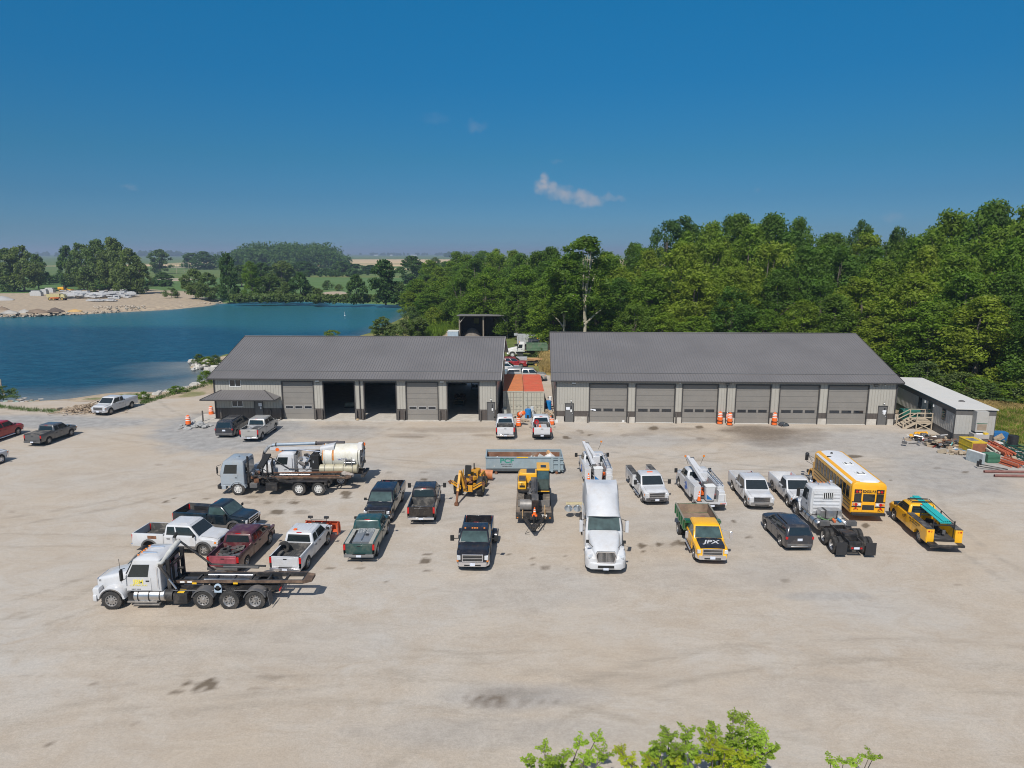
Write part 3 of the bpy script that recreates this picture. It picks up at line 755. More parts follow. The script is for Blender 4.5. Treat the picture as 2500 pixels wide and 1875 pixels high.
# inside the open bays
def shelf_unit(name,label,cat,x,y,w,d,h,m,m2):
    r_ = empty(name,(x,y,.03)); tag(r_,label,cat)
    f = MB()
    for sx in (-1,1):
        for sy in (-1,1): f.box(sx*w/2-.04,sx*w/2+.04,sy*d/2-.04,sy*d/2+.04,0,h,m)
    f.build('frame',r_,smooth=False)
    for k in range(3):
        s = MB(); z = .3 + k * (h-.4) / 2; s.box(-w/2,w/2,-d/2,d/2,z,z+.05,m); s.build('shelf',r_,smooth=False)
        g = MB(); rnd = random.Random(k)
        for q in range(5): g.obox((-w/2+.25+q*(w-.5)/4,0,z+.22),(.3,d*.7,.3),m2,rz=rnd.uniform(-.3,.3))
        g.build('load',r_,smooth=False)
shelf_unit('storage_rack','tall dark storage rack deep inside the middle open bay','rack',-11.2,96.5,2.4,.8,2.4,M_BLACK,M_DARK)
shelf_unit('storage_rack','dark storage rack at the back of the rightmost open bay','rack',-4.6,97.0,2.2,.8,3.0,M_BLACK,M_DARK)
shelf_unit('work_cart','low wooden work cart on the left inside the rightmost open bay','cart',-6.7,87.5,1.2,3.2,.8,mat('worn_wood',(.25,.17,.10),.8),mat('rusty_parts',(.14,.08,.05),.8))
lf = empty('light_stand',(-14.6,90.6,.03)); tag(lf,'floodlight stand with a canopy panel inside the middle open bay','work light')
q = MB(); q.cyl((0,0,.1),(0,0,2.6),.05,M_STEEL,8); q.build('mast',lf); q = MB(); q.box(-.8,.8,-.4,.4,2.6,2.68,M_BLACK); q.build('panel',lf); q = MB(); q.box(-.5,.5,-.3,.3,.3,.9,M_GREYW); q.cyl((-.5,-.35,.28),(-.5,.35,.28),.28,M_DARK,12); q.cyl((.5,-.35,.28),(.5,.35,.28),.28,M_DARK,12); q.build('base',lf)
tk = empty('storage_tank',(-20.3,85.0,.03)); tag(tk,'pale drums lying just inside the left open bay','tank')
q = MB(); q.cyl((-.6,0,.35),(.5,.3,.35),.33,mat('pale_plastic',(.3,.28,.2),.6),14); q.build('tank_body',tk)
q = MB(); q.box(-.6,.5,-.25,.5,0,.1,M_BLACK); q.build('cradle',tk)

# ------------------------------------------------------------------ shipping containers
def container(x,y,L,top,door,label,rz=0.0,shade=None):
    r_ = empty('shipping_container',(x,y,0),rz); tag(r_,label,'container','storage containers between the workshops')
    w, h = 2.42, 2.87
    MT = mat('container_top_'+('red' if top[0]>.5 and top[1]<.12 else 'orange'),top,.6,var=.10,scale=1.2,dirt=(.4,.2,.11),dscale=.8,damt=.4)
    MD = mat('container_end',door,.5,var=.05,dirt=(.3,.26,.2),damt=.3); MS = mat('container_side',(.3,.14,.08),.6,var=.12)
    b = MB(); b.box(-w/2+.05,w/2-.05,.12,L-.05,.15,h-.1,MS)
    n = int(L/.3)
    for i in range(n):
        for sx in (-1,1): b.box(sx*(w/2-.05),sx*(w/2-.015),.2+i*.3,.2+i*.3+.14,.2,h-.16,MS)
    b.build('side_wall',r_,smooth=False)
    f = MB()
    for sx in (-1,1):
        for yy in (0,L-.12):
            f.box(sx*w/2,sx*(w/2-.12),yy,yy+.12,0,h,MD)
        f.box(sx*w/2-sx*.002,sx*(w/2-.1),.121,L-.121,h-.12,h-.01,MT); f.box(sx*w/2,sx*(w/2-.1),.121,L-.121,.02,.14,MD)
    f.box(-w/2+.121,w/2-.121,0,.1,h-.12,h-.002,MD); f.box(-w/2+.121,w/2-.121,0,.1,.03,.15,MD)
    f.build('frame',r_,smooth=False)
    t_ = MB(); t_.box(-w/2+.101,w/2-.101,.05,L-.05,h-.09,h-.03,MT)
    n = int(L/.26)
    for i in range(n): t_.box(-w/2+.16,w/2-.16,.15+i*.26,.15+i*.26+.12,h-.029,h-.012,MT)
    t_.build('roof',r_,smooth=False)
    for s_ in (-1,1):
        d = MB(); x0, x1 = (.02,w/2-.13) if s_ > 0 else (-w/2+.13,-.02)
        d.box(x0,x1,.03,.1,.16,h-.13,MD)
        for z in (.62,1.18,1.74,2.1): d.box(x0+.06,x1-.06,.012,.029,z,z+.07,mat('container_rib',(.33,.32,.27),.6))
        do = d.build('container_door',r_,smooth=False)
        for q in (.28,.72):
            xx = x0 + (x1-x0) * q; bb = MB(); bb.cyl((xx,-.01,.18),(xx,-.01,h-.15),.02,M_STEEL if False else mat('locking_bar',(.26,.25,.22),.5),6); bb.box(xx-.02,xx+.2,-.03,-.005,1.0,1.05,mat('locking_bar',(.26,.25,.22),.5)); bb.build('locking_bar',do)
    return r_
container(.16,81.2,12.0,(.52,.19,.075),(.42,.40,.33),'shipping container with a faded orange roof against the left workshop')
container(2.62,81.0,12.0,(.53,.115,.06),(.42,.40,.33),'shipping container with a bright red roof nearer the right workshop')

# ------------------------------------------------------------------ site office trailer with steps
OX, OY = 45.15, 69.0; ORZ = R(-9)
off = empty('site_office_trailer',(OX,OY,0),ORZ); tag(off,'grey mobile office trailer with a white flat roof and wooden steps','trailer')
TW, TL, TZ0, TZ1 = 3.7, 18.3, .85, 3.45
M_TSID = mat('trailer_siding',(.38,.37,.345),.6,var=.04,dirt=(.3,.27,.22),damt=.2); M_TDK = mat('trailer_skirt',(.105,.10,.095),.7,var=.1); M_TROOF = mat('white_membrane',(.56,.55,.52),.6,var=.06,scale=.5,dirt=(.4,.37,.32),dscale=.5,damt=.4)
b = MB(); b.box(0,TW,0,TL,TZ0,TZ1-.45,M_TSID)
for i in range(int(TL/.4)): b.box(-.018,-.001,.1+i*.4,.14+i*.4,TZ0+.02,TZ1-.47,M_TSID)
for i in range(int(TW/.3)): b.box(.1+i*.3,.13+i*.3,-.018,-.001,TZ0+.02,TZ1-.47,M_TSID)
b.build('wall',off,smooth=False)
b = MB(); b.box(.03,TW-.03,.03,TL-.03,0,TZ0-.002,M_TDK); b.build('skirt',off,smooth=False)
b = MB(); b.box(-.02,TW+.02,-.02,TL+.02,TZ1-.58,TZ1,M_TDK); b.box(-.045,-.021,-.03,.14,.1,TZ1-.5,M_TDK); b.box(TW+.002,TW+.03,-.04,.12,.1,TZ1-.5,M_TDK); b.build('fascia',off,smooth=False)
b = MB(); b.box(-.16,TW+.14,-.18,TL+.1,TZ1+.002,TZ1+.09,M_TROOF); b.box(-.2,-.161,-.2,TL+.12,TZ1-.02,TZ1+.08,mat('blue_grey_edge',(.05,.085,.11),.5)); b.build('roof',off,smooth=False)
b = MB(); b.lathe([(0,.12),(.2,.12),(.3,.05),(.33,0)],M_TDK,14,'Z',(2.0,3.6,TZ1+.09)); b.build('roof_vent',off)
def twin(y,w,h,z,name='window'):
    f = MB(); f.box(-.05,-.002,y-w/2-.06,y+w/2+.06,z-.06,z+h+.06,M_TDK); fo = f.build(name,off,smooth=False)
    p = MB(); p.box(-.058,-.051,y-w/2,y+w/2,z,z+h,M_PANE); p.build('pane',fo,smooth=False)
twin(2.6,.75,1.15,1.75); twin(8.6,.8,1.15,1.7)
b = MB(); b.box(-.05,-.002,5.4,6.5,TZ0,2.98,mat('dark_teal_door',(.03,.045,.048),.4)); do = b.build('door',off,smooth=False)
b = MB(); b.box(-.062,-.051,5.75,6.25,1.7,2.7,M_PANE); b.build('window',do,smooth=False); b = MB(); b.sph((-.1,5.5,1.85),.05,M_STEEL,8); b.build('handle',do)
for yy in (4.9,7.1):
    b = MB(); b.box(-.2,-.02,yy-.07,yy+.07,2.6,2.85,M_LAMP); b.build('wall_lamp',off,smooth=False)
b = MB(); b.box(1.55,2.65,-.85,-.021,1.35,3.42,M_TSID); b.box(1.7,2.55,-.875,-.851,1.55,2.15,mat('louvre_tan',(.28,.22,.16),.7)); b.box(1.6,2.6,-.87,-.851,2.2,2.25,mat('green_trim',(.03,.12,.06),.5))
b.build('air_conditioner',off,smooth=False)
b = MB(); b.box(1.4,2.8,-1.1,-.021,.72,1.15,M_TSID); b.box(1.45,2.75,-1.05,-.03,0,.718,M_TDK); b.build('equipment_shelf',off,smooth=False)
b = MB(); b.box(1.6,2.2,-1.05,-.87,1.152,1.25,M_WHITE); b.build('white_box',off,smooth=False)
b = MB(); b.obox((2.5,-.97,1.23),(.4,.25,.16),mat('yellow_case',(.75,.5,.04),.5),rz=.3)
x_, y_ = G(2400,1062,1.2); single('tool_case','yellow tool case on the shelf below the trailer air conditioner','case',b,(OX,OY,0),ORZ)
# wooden steps to the trailer door
st = empty('wooden_steps',(OX,OY,0),ORZ); tag(st,'weathered wooden steps and landing with handrails at the office trailer door','steps')
MW = mat('weathered_timber',(.42,.35,.26),.8,var=.15,scale=4)
b = MB(); b.box(-1.7,-.1,4.9,6.9,.84,.9,MW)
for i in range(10): b.box(-1.7,-.1,4.92+i*.2,4.92+i*.2+.17,.902,.93,MW)
b.build('landing',st,smooth=False)
b = MB()
for yy in (4.95,6.85): b.box(-1.7,-.1,yy-.03,yy+.03,.66,.838,MW)
b.build('joist',st,smooth=False)
for p_, q_ in (((-1.62,4.88,.05),(-.2,4.88,.75)),((-.2,4.84,.05),(-1.62,4.84,.75))): b = MB(); b.beam(p_,q_,.06,.1,MW); b.build('brace',st,smooth=False)
for i in range(4):
    b = MB(); b.box(-1.75-.3*(i+1),-1.75-.3*i,4.98,6.8,.68-i*.19,.73-i*.19,MW); b.build('tread',st,smooth=False)
for yy in (4.93,6.85):
    b = MB(); b.beam((-1.7,yy,.75),(-3.05,yy,-.05),.06,.26,MW); b.build('stringer',st,smooth=False)
    for (xx,zt,zb) in ((-.15,1.85,0),(-1.68,1.85,0),(-3.0,.95,0)):
        b = MB(); b.box(xx-.05,xx+.05,yy-.1,yy-.005,zb,zt,MW); b.build('post',st,smooth=False)
    b = MB(); b.box(-1.7,-.1,yy-.12,yy+.03,1.851,1.9,MW); b.box(-1.66,-.2,yy-.08,yy-.04,1.35,1.45,MW)
    b.beam((-1.7,yy-.05,1.87),(-3.1,yy-.05,1.0),.13,.05,MW); b.beam((-1.7,yy-.05,1.4),(-3.1,yy-.05,.55),.05,.09,MW); b.build('handrail',st,smooth=False)

# open shed behind the left workshop
sh = empty('open_shed',(-12.0,157.5,0),R(-1)); tag(sh,'dark open fronted pole shed behind the left workshop','shed')
MSH = mat('dark_shed_board',(.045,.042,.042),.8,var=.2); MSR = mat('shed_roof',(.15,.145,.145),.6)
b = MB(); b.box(0,11,7.8,8,0,4.4,MSH); b.box(0,.15,0,7.8,0,4.6,MSH); b.box(10.85,11,0,7.8,0,4.6,mat('shed_side',(.075,.08,.07),.8)); b.box(5.4,5.6,1,7.8,0,4.6,mat('shed_divider',(.10,.07,.055),.8)); b.build('wall',sh,smooth=False)
b = MB(); vs = [(-.4,-.9,5.1),(11.4,-.9,5.1),(11.4,8.4,4.55),(-.4,8.4,4.55)]; b.add(vs+[(x,y,z+.22)for x,y,z in vs],[(3,2,1,0),(4,5,6,7),(0,1,5,4),(1,2,6,5),(2,3,7,6),(3,0,4,7)],MSR); b.build('roof',sh,smooth=False)
for xx in (.1,5.5,10.9):
    b = MB(); b.box(xx-.14,xx+.14,-.15,.13,0,4.95,mat('shed_post',(.2,.17,.14),.8)); b.build('post',sh,smooth=False)
for xa, xb in ((.2,1.3),(10.8,9.6)): b = MB(); b.beam((xa,-.1,3.6),(xb,-.1,4.9),.14,.14,mat('pale_brace',(.4,.37,.33),.8)); b.build('brace',sh,smooth=False)
for xx in (3.4,8.2):
    b = MB(); b.box(xx-.6,xx+.6,7.74,7.79,2.6,3.8,mat('painted_sunny_view',(.25,.27,.12),.8)); b.build('window',sh,smooth=False)  # solid panels; the sunlit view behind is painted as their colour
b = MB(); b.lathe([(2.3,0),(1.7,.9),(.8,1.7),(0,2.0)],mat('salt_grit',(.17,.15,.13),.95,var=.2,bump=.6,bscale=3),18,'Z')
single('gravel_pile','brown grit pile inside the open shed','pile',b,(-9.3,161.6,0),smooth=True)
cn = MB(); cn.box(0,2.4,0,2.44,.1,1.7,mat('pale_blue_container',(.35,.42,.5),.5,var=.1))
for i in range(7): cn.box(.1+i*.33,.25+i*.33,-.03,-.001,.25,1.6,mat('pale_blue_container',(.35,.42,.5),.5))
cn.box(-.02,2.42,-.03,2.46,1.702,1.78,M_WHITE)
single('shipping_container','pale blue container beside the open shed','container',cn,(-14.5,156.0,0),R(-1))
# ------------------------------------------------------------------ vehicles
P_WHITE = paint('white_paint',(.55,.56,.575),dirt=.25)
P_BLACK = paint('black_paint',(.010,.011,.016),dirt=.07,rough=.22)
P_NAVY = paint('dark_green_black_paint',(.008,.016,.024),dirt=.06,rough=.22)
P_BROWN = paint('dark_brown_black_paint',(.017,.013,.012),dirt=.10,rough=.25)
P_RED = paint('red_paint',(.36,.008,.014),dirt=.12)
P_DRED = paint('dark_red_paint',(.25,.012,.02),dirt=.15)
P_MAROON = paint('maroon_paint',(.075,.012,.018),dirt=.3,rough=.4)
P_TEAL = paint('teal_green_paint',(.012,.055,.052),dirt=.25)
P_SILVER = paint('silver_paint',(.42,.415,.40),.3,dirt=.2,metal=.3)
P_GREYM = paint('grey_metal_paint',(.115,.12,.125),.28,dirt=.2,metal=.35)
P_CHAR = paint('charcoal_paint',(.028,.030,.038),.25,dirt=.15)
P_BEIGE = paint('sandy_beige_paint',(.40,.37,.31),.35,dirt=.3)
P_YEL = paint('golden_yellow_paint',(.82,.42,.008),.35,dirt=.07)
P_BUSY = paint('school_bus_yellow',(.84,.40,.008),.4,dirt=.06)
P_GRN = paint('deep_green_paint',(.012,.10,.035),.4,dirt=.3)
P_CABG = paint('blue_grey_paint',(.30,.345,.385),.4,dirt=.3)
M_CHROME = mat('chrome',(.85,.85,.88),.2,.9,var=.05)
M_ALU = mat('aluminium',(.55,.55,.55),.32,.9,var=.08,dirt=DUST,damt=.3)
M_RIM = mat('wheel_rim',(.45,.45,.45),.35,.8,var=.1,dirt=DUST,damt=.4)
M_RIMW = mat('white_wheel',(.6,.6,.58),.45,0,var=.08,dirt=(.25,.2,.15),dscale=4,damt=.6)
M_TYRE = mat('tyre',(.030,.029,.028),.85,var=.15,dirt=(.16,.14,.12),dscale=2.5,damt=.55)
M_UNDER = mat('underbody',(.015,.015,.015),.8,var=.1)
M_GLASS = mat('dark_glass',(.016,.022,.024),.05,var=.1,spec=.8)
M_GLASSG = mat('green_reflection_glass',(.045,.075,.072),.06,var=.35,scale=2.5,spec=.8)  # green-teal reflection of the windshields painted into the glass colour
M_TAIL = mat('red_lens',(.48,.012,.012),.2,var=.08)
M_AMB = mat('amber_lens',(.75,.22,.02),.2,var=.05)
M_HEAD = mat('headlight_lens',(.62,.64,.66),.12,.2,var=.1)
M_PLATE = mat('licence_plate',(.62,.66,.74),.4,var=.1,scale=20)
M_PLASTIC = mat('grey_plastic',(.09,.09,.092),.6,var=.08,dirt=DUST,damt=.3)
M_BED = mat('bed_liner',(.05,.05,.05),.8,var=.2,dirt=(.3,.27,.23),dscale=2,damt=.7)
M_RUST = mat('rusty_steel',(.16,.07,.035),.85,var=.3,scale=5,dirt=(.3,.16,.09),dscale=3,damt=.6)
M_ORANGE = mat('orange_plastic',(.85,.14,.012),.45,var=.06,dirt=DUST,damt=.2)
M_REFL = mat('white_band',(.75,.73,.70),.35,var=.05)
M_FRAME = mat('chassis_black',(.018,.018,.019),.55,var=.2,dirt=(.2,.17,.14),dscale=2,damt=.35)

WH = {}
def wheel_meshes(r,w,style):
    k = (r,w,style)
    if k in WH: return WH[k]
    t = MB(); rr = r * .62
    t.lathe([(rr,-w/2+.01),(r*.9,-w/2),(r*.985,-w/2+.03),(r,-w/4),(r,w/4),(r*.985,w/2-.03),(r*.9,w/2),(rr,w/2-.01)],M_TYRE,28,'Y')
    nt = 36
    for i in range(nt):
        a = 2 * math.pi * i / nt
        for sy in (-1,1):
            t.obox((math.cos(a)*r*.995,sy*w*.27,math.sin(a)*r*.995),(.035,w*.34,.05),M_TYRE,ry=-a)
    q = MB()
    M = M_RIMW if style == 'white' else (M_RIM if style!='chrome' else M_CHROME)
    if style == 'yellow': M = mat('yellow_wheel',(.5,.34,.08),.5)
    y0 = -w / 2
    if style == 'dual':   # deep dish seen on the outside of a dual wheel
        q.lathe([(0,y0+.14),(rr*.30,y0+.10),(rr*.34,y0+.16),(rr*.5,y0+.17),(rr*.82,y0+.14),(rr*.9,y0+.05),(rr,y0+.012),(rr*1.03,y0+.012)],M,24,'Y')
    else:
        q.lathe([(0,y0+.015),(rr*.28,y0+.01),(rr*.33,y0+.045),(rr*.6,y0+.04),(rr*.85,y0+.06),(rr*.93,y0+.012),(rr*1.03,y0+.012)],M,24,'Y')
    q.lathe([(rr*1.03,w/2-.012),(rr*.9,w/2-.03),(rr*.3,w/2-.05),(0,w/2-.05)],M_FRAME,16,'Y')
    nh = 10 if style in ('white','big','dual','chrome') else 6
    for i in range(nh):
        a = 2 * math.pi * (i+.5) / nh; rh = rr * .72
        q.obox((math.cos(a)*rh,y0+(.044 if style!='dual' else .145),math.sin(a)*rh),(rr*.24,.02,rr*(.16 if nh==10 else .34)),M_UNDER,ry=-a)
    q.lathe([(0,y0-.01),(rr*.16,y0+.0),(rr*.2,y0+.05)],M,12,'Y')
    WH[k] = (t.mesh('tyre'),q.mesh('rim'))
    return WH[k]
def wheel(parent,x,y,r,w,style='car',side=None,z=None):
    "y<0 is the right hand side; outer face points away from the centre line"
    tm, rm = wheel_meshes(r,w,style)
    o = bpy.data.objects.new('wheel',tm); COL.objects.link(o); o.parent = parent
    s = (1 if y>0 else-1) if side is None else side
    o.location = (x,y,r if z is None else z); o.rotation_euler = (0,random.uniform(0,1.0),0) if s < 0 else (0,random.uniform(0,1.0),math.pi)
    ri = bpy.data.objects.new('rim',rm); COL.objects.link(ri); ri.parent = o
    return o

def pane(mb,c,u0,u1,v0,v1,m,off=.012,cut=None):
    "c: corners bottom-left, bottom-right, top-right, top-left of a flat-ish face"
    a, b, d, e_ = [Vector(q)for q in c]
    P_ = lambda u, v: (a*(1-u)+b*u) * (1-v) + (e_*(1-u)+d*u) * v
    n = (b-a).cross(e_-a).normalized()
    ps = [P_(u0,v0)+n*off,P_(u1,v0)+n*off,P_(u1,v1)+n*off,P_(u0,v1)+n*off]
    mb.add(ps+[p-n*(off+.01)for p in ps],[(0,1,2,3),(0,4,5,1),(1,5,6,2),(2,6,7,3),(3,7,4,0)],m)
    return mb

def body_loft(mb,stations,W,m,belt,front=True):
    "stations: (x, halfwidth, ztop, crown, zb, shoulder drop)"
    rs = []
    for x, hw, zt, cr, zb, sh in stations:
        zm = max(min(.86,zt-.2),zb+.05)
        half = [(hw*.955,zb),(hw*.995,zb+(zm-zb)*.5),(hw,zm),(hw*.985,zt-sh),(hw*.90,zt-sh*.25),(hw*.6,zt+cr*.6),(0.0,zt+cr)]
        ring = [(x,y,z)for y,z in half] + [(x,-y,z)for y,z in reversed(half[:-1])]
        rs.append(ring)
    mb.rings(rs,m,True,True,closed=True)
    return mb

def arch(x,xa,ra,rc,base):
    d = abs(x-xa)
    return rc + math.sqrt(max(ra*ra-d*d,0)) if d < ra else base

def pickup(name,label,cab='reg',paintm=P_WHITE,wb=3.6,W=1.98,bed=2.45,hood=1.12,belt=1.22,roofz=1.92,rail=1.30,r=.39,fo=.93,ro=1.15,cat='pickup truck',lower=None,grille=None,bumper=M_CHROME,rearb=M_CHROME,glass=M_GLASS,
           liner=M_BED,roofm=None,style='car',flare=None,plate=(True,True),dual=False,nobed=False,hoodm=None,mirror='std',amber=False,lights=None,tailm=None,cabm=None,wheels='car',missing=(),step=None,bedcover=None,openhood=False,lightbar=False,group=None,ribs=True,flatlamp=False):
    root = empty(name); tag(root,label,cat,group)
    cabm = cabm or paintm; roofm = roofm or cabm; hoodm = hoodm or cabm; tailm = tailm or paintm
    xf = wb / 2 + fo; xr = -wb / 2 - ro; hw = W / 2
    xc = xr + bed + .05                      # rear of the cab
    xw0 = wb / 2 - .28                       # windscreen foot
    xw1 = xw0 - (.62 if style!='old' else .55)
    ra = r + .09
    # body: nose and cab up to the belt
    xs = sorted(set([round(v,3)for v in[xf,xf-.05,xf-.16,xf-.34,wb/2+ra,wb/2+ra*.96,wb/2+ra*.8,wb/2+ra*.5,wb/2+ra*.2,wb/2-ra*.2,wb/2-ra*.5,wb/2-ra*.8,wb/2-ra*.96,wb/2-ra,xw0+.12,xw0,xw0-.15,(xw0+xc)/2,xc+.2,xc]]),reverse=True)
    st = []
    for x in xs:
        base = .42 if x < wb / 2 + ra else .46
        zb = arch(x,wb/2,ra,r,base)
        f = min(max((xf-x)/.34,0),1)
        h = hw * (.90+.10*math.sqrt(f)) * (1.0 if x<wb/2-ra else .985)
        if x >= xw0 + .1: zt = hood + (belt-hood) * .6 * (1-(x-xw0)/(xf-xw0)) - .10 * (1-f) ** 2 - .03 * (1-f); cr = .035; sh = .11
        elif x >= xw0 - .01: zt = belt; cr = .03; sh = .07
        else: zt = belt; cr = .0; sh = .04
        st.append((x,h,zt,cr,zb,sh))
    b = MB()
    nose = [q for q in st if q[0]>=xw0-.01]; rest = [q for q in st if q[0]<=xw0+.01]
    body_loft(b,rest,W,cabm,belt)
    b.box(xr+.3,xf-.5,-hw*.62,hw*.62,.36,.62,M_UNDER)
    b.box(wb/2-ra,wb/2+ra,-hw+.08,hw-.08,.42,.9,M_UNDER)
    b.build('body',root)
    b = MB()
    if openhood:
        low = [(x,h,zt-.22 if x<xf-.05 else zt-.1,0,zb,.05)for x,h,zt,cr,zb,sh in nose]
        body_loft(b,low,W,cabm,belt)
        for i in range(26):
            rnd = random.Random(i); b.obox((rnd.uniform(xw0+.15,xf-.2),rnd.uniform(-.6,.6),hood-.12+rnd.uniform(-.04,.06)),(rnd.uniform(.1,.35),rnd.uniform(.08,.3),rnd.uniform(.05,.14)),random.Random(i+5).choice([M_UNDER,M_PLASTIC,M_ALU,M_RUST]),rz=rnd.uniform(0,3))
        for sy in (-1,1): b.box(xw0+.05,xf-.1,sy*(hw-.02),sy*(hw-.17),hood-.16,hood-.04,cabm)
    else:
        body_loft(b,nose,W,cabm,belt)
    b.build('front_end',root)
    if not openhood:
        hd = MB(); rs = []
        for (x,h,zt,cr,zb,sh) in nose[1:]:
            hh = h * .80; rs.append([(x,hh*q/3,zt+cr*(1-(q/3)**2*.45)+.004+.010*(abs(q)in(1,2)))for q in range(-3,4)])
        rs2 = [[(x,y,z-.02)for x,y,z in r_]for r_ in rs]
        n = 7; v = [p for r_ in rs for p in r_]; fcs = [(i*n+j,(i+1)*n+j,(i+1)*n+j+1,i*n+j+1)for i in range(len(rs)-1)for j in range(n-1)]
        hd.add(v,[tuple(reversed(q))for q in fcs],hoodm); hd.build('hood',root)
    # greenhouse
    zr = roofz; hb = hw * .955; hr = hw * .80
    xr0 = xc + .02; xr1 = xc + .13
    g = MB()
    g.zloft([(belt-.03,xr0,xw0,hb,.06),(belt+.02,xr0+.0,xw0-.02,hb-.01,.06),(zr-.10,xr1,xw1+.02,hr+.03,.09),(zr-.035,xr1+.05,xw1-.06,hr-.03,.11),(zr,xr1+.16,xw1-.22,hr-.16,.12),(zr+.012,xr1+.4,xw1-.45,hr-.4,.1)],cabm,3)
    g.build('cab_shell',root)
    if True:
        rp_ = MB(); rp_.zloft([(zr-.03,xr1+.045,xw1-.05,hr-.02,.11),(zr+.004,xr1+.14,xw1-.2,hr-.14,.12),(zr+.020,xr1+.36,xw1-.42,hr-.36,.1)],roofm,3)
        if ribs:
            for q in range(-3,4): rp_.box(xr1+.25,xw1-.32,q*.17-.02,q*.17+.02,zr+.006,zr+.026,roofm)
        rp_.build('roof',root)
    zt_ = zr - .10
    F = [(xw0-.0,-hb+.05,belt),(xw0-.0,hb-.05,belt),(xw1+.02,hr-.02,zt_),(xw1+.02,-hr+.02,zt_)]
    pane(MB_:=MB(),F,.03,.97,.05,.95,glass,.02); MB_.build('windshield',root,smooth=False)
    Bk = [(xr0,hb-.05,belt),(xr0,-hb+.05,belt),(xr1,-hr+.02,zt_),(xr1,hr-.02,zt_)]
    pane(MB_:=MB(),Bk,.07,.93,.14,.92,glass,.016); MB_.build('rear_window',root,smooth=False)
    L = xw0 - xr0
    if cab == 'reg': spans = [(.08,.93)]
    elif cab == 'ext': spans = [(.07,.34),(.39,.94)]
    else: spans = [(.08,.44),(.50,.94)]
    for s in (1,-1):
        c = [(xr0,s*hb,belt+.01),(xw0,s*hb,belt+.01),(xw1+.02,s*(hr+.03),zt_),(xr1,s*(hr+.03),zt_)]
        for (u0,u1) in spans:
            q = MB()
            if s < 0: pane(q,c,u0,u1,.10,.93,glass,.012)
            else:
                c2 = [c[1],c[0],c[3],c[2]]; pane(q,c2,1-u1,1-u0,.10,.93,glass,.012)
            q.build('side_window',root,smooth=False)
        # doors: proud skins with a handle
        for (u0,u1) in spans:
            xa = xr0 + (u0-.04) * L; xb = xr0 + (u1+.03) * L; xb = min(xb,xw0-.02)
            if cab == 'ext' and u0 < .2: xa = xr0 + .12
            zb0 = .47
            ys = [(hw*.995+.004,zb0),(hw*1.0+.008,.86),(hw*.985+.007,belt-.045)]
            xlo = max(xa,-1e9); xhi = min(xb,wb/2-ra-.02) if wb / 2 - ra - .02 > xa + .3 else xb
            d = MB(); v = []
            for xx in (xlo,xhi): v += [(xx,s*y,z)for y,z in ys]
            # upper front corner reaches further forward than the sill
            v2 = [(xx,yy-s*.03,zz)for xx,yy,zz in v]
            f = [(0,3,4,1),(1,4,5,2)] if s < 0 else [(0,1,4,3),(1,2,5,4)]
            rim_ = [(0,6,9,3),(2,5,11,8),(0,1,7,6),(1,2,8,7),(3,9,10,4),(4,10,11,5)]
            d.add(v+v2,f+rim_,cabm)
            do = d.build('door',root)
            h_ = MB(); h_.box(xlo+.10,xlo+.30,s*(hw+.008),s*(hw+.035),belt-.2,belt-.15,M_UNDER if cabm is not P_WHITE else M_PLASTIC); h_.build('handle',do)
        if lower:
            d = MB(); d.box(xc,wb/2-ra-.01,s*(hw*.95),s*(hw+.012),.42,.62,lower); d.build('rocker_trim',root)
        if step:
            d = MB(); d.cyl((xc+.1,s*(hw+.05),.36),(wb/2-ra-.1,s*(hw+.05),.36),.055,step,8); d.build('side_step',root)
    # mirrors
    for s in (1,-1):
        q = MB()
        if mirror == 'tow':
            q.beam((xw0-.25,s*(hb-.02),belt+.16),(xw0-.22,s*(hw+.26),belt+.16),.04,.05,M_UNDER); q.obox((xw0-.2,s*(hw+.36),belt+.2),(.09,.24,.36),M_UNDER)
        elif mirror == 'west':
            q.tube([(xw0-.1,s*hb,belt-.1),(xw0+.05,s*(hw+.38),belt-.05),(xw0+.05,s*(hw+.38),belt+.5),(xw0-.3,s*hr,zr-.2)],.014,M_CHROME,6); q.obox((xw0+.02,s*(hw+.38),belt+.25),(.05,.18,.42),M_CHROME)
        else:
            q.beam((xw0-.25,s*(hb-.03),belt+.08),(xw0-.24,s*(hw+.08),belt+.1),.05,.05,M_UNDER); q.obox((xw0-.23,s*(hw+.14),belt+.14),(.09,.19,.18),cabm if name=='x' else M_UNDER)
        q.build('mirror',root,bevel=.015)
    # bumpers, grille, lamps
    q = MB()
    q.rings([[(xf-.12,-hw*.97,.42),(xf-.12,-hw*.97,.66),(xf-.32,-hw*1.0,.66),(xf-.32,-hw*1.0,.42)],[(xf+.06,-hw*.78,.40),(xf+.06,-hw*.78,.67),(xf-.1,-hw*.78,.67),(xf-.1,-hw*.78,.42)],[(xf+.09,0,.40),(xf+.09,0,.67),(xf-.1,0,.67),(xf-.1,0,.42)],[(xf+.06,hw*.78,.40),(xf+.06,hw*.78,.67),(xf-.1,hw*.78,.67),(xf-.1,hw*.78,.42)],[(xf-.12,hw*.97,.42),(xf-.12,hw*.97,.66),(xf-.32,hw,.66),(xf-.32,hw,.42)]],bumper)
    fb_ = q.build('front_bumper',root)
    q = MB(); q.box(xf+.04,xf+.094,-.5,.5,.44,.52,M_UNDER); q.build('air_intake',fb_)
    gz0, gz1 = .72, hood - .13
    gw = hw * .58
    q = MB(); q.box(xf-.06,xf+.012,-gw,gw,gz0,gz1,M_UNDER)
    G_ = grille or M_CHROME
    q.box(xf-.03,xf+.045,-gw-.04,gw+.04,gz1,gz1+.05,G_); q.box(xf-.03,xf+.045,-gw-.04,gw+.04,gz0-.03,gz0+.01,G_)
    for s in (-1,1): q.box(xf-.03,xf+.04,s*gw,s*(gw+.045),gz0,gz1,G_)
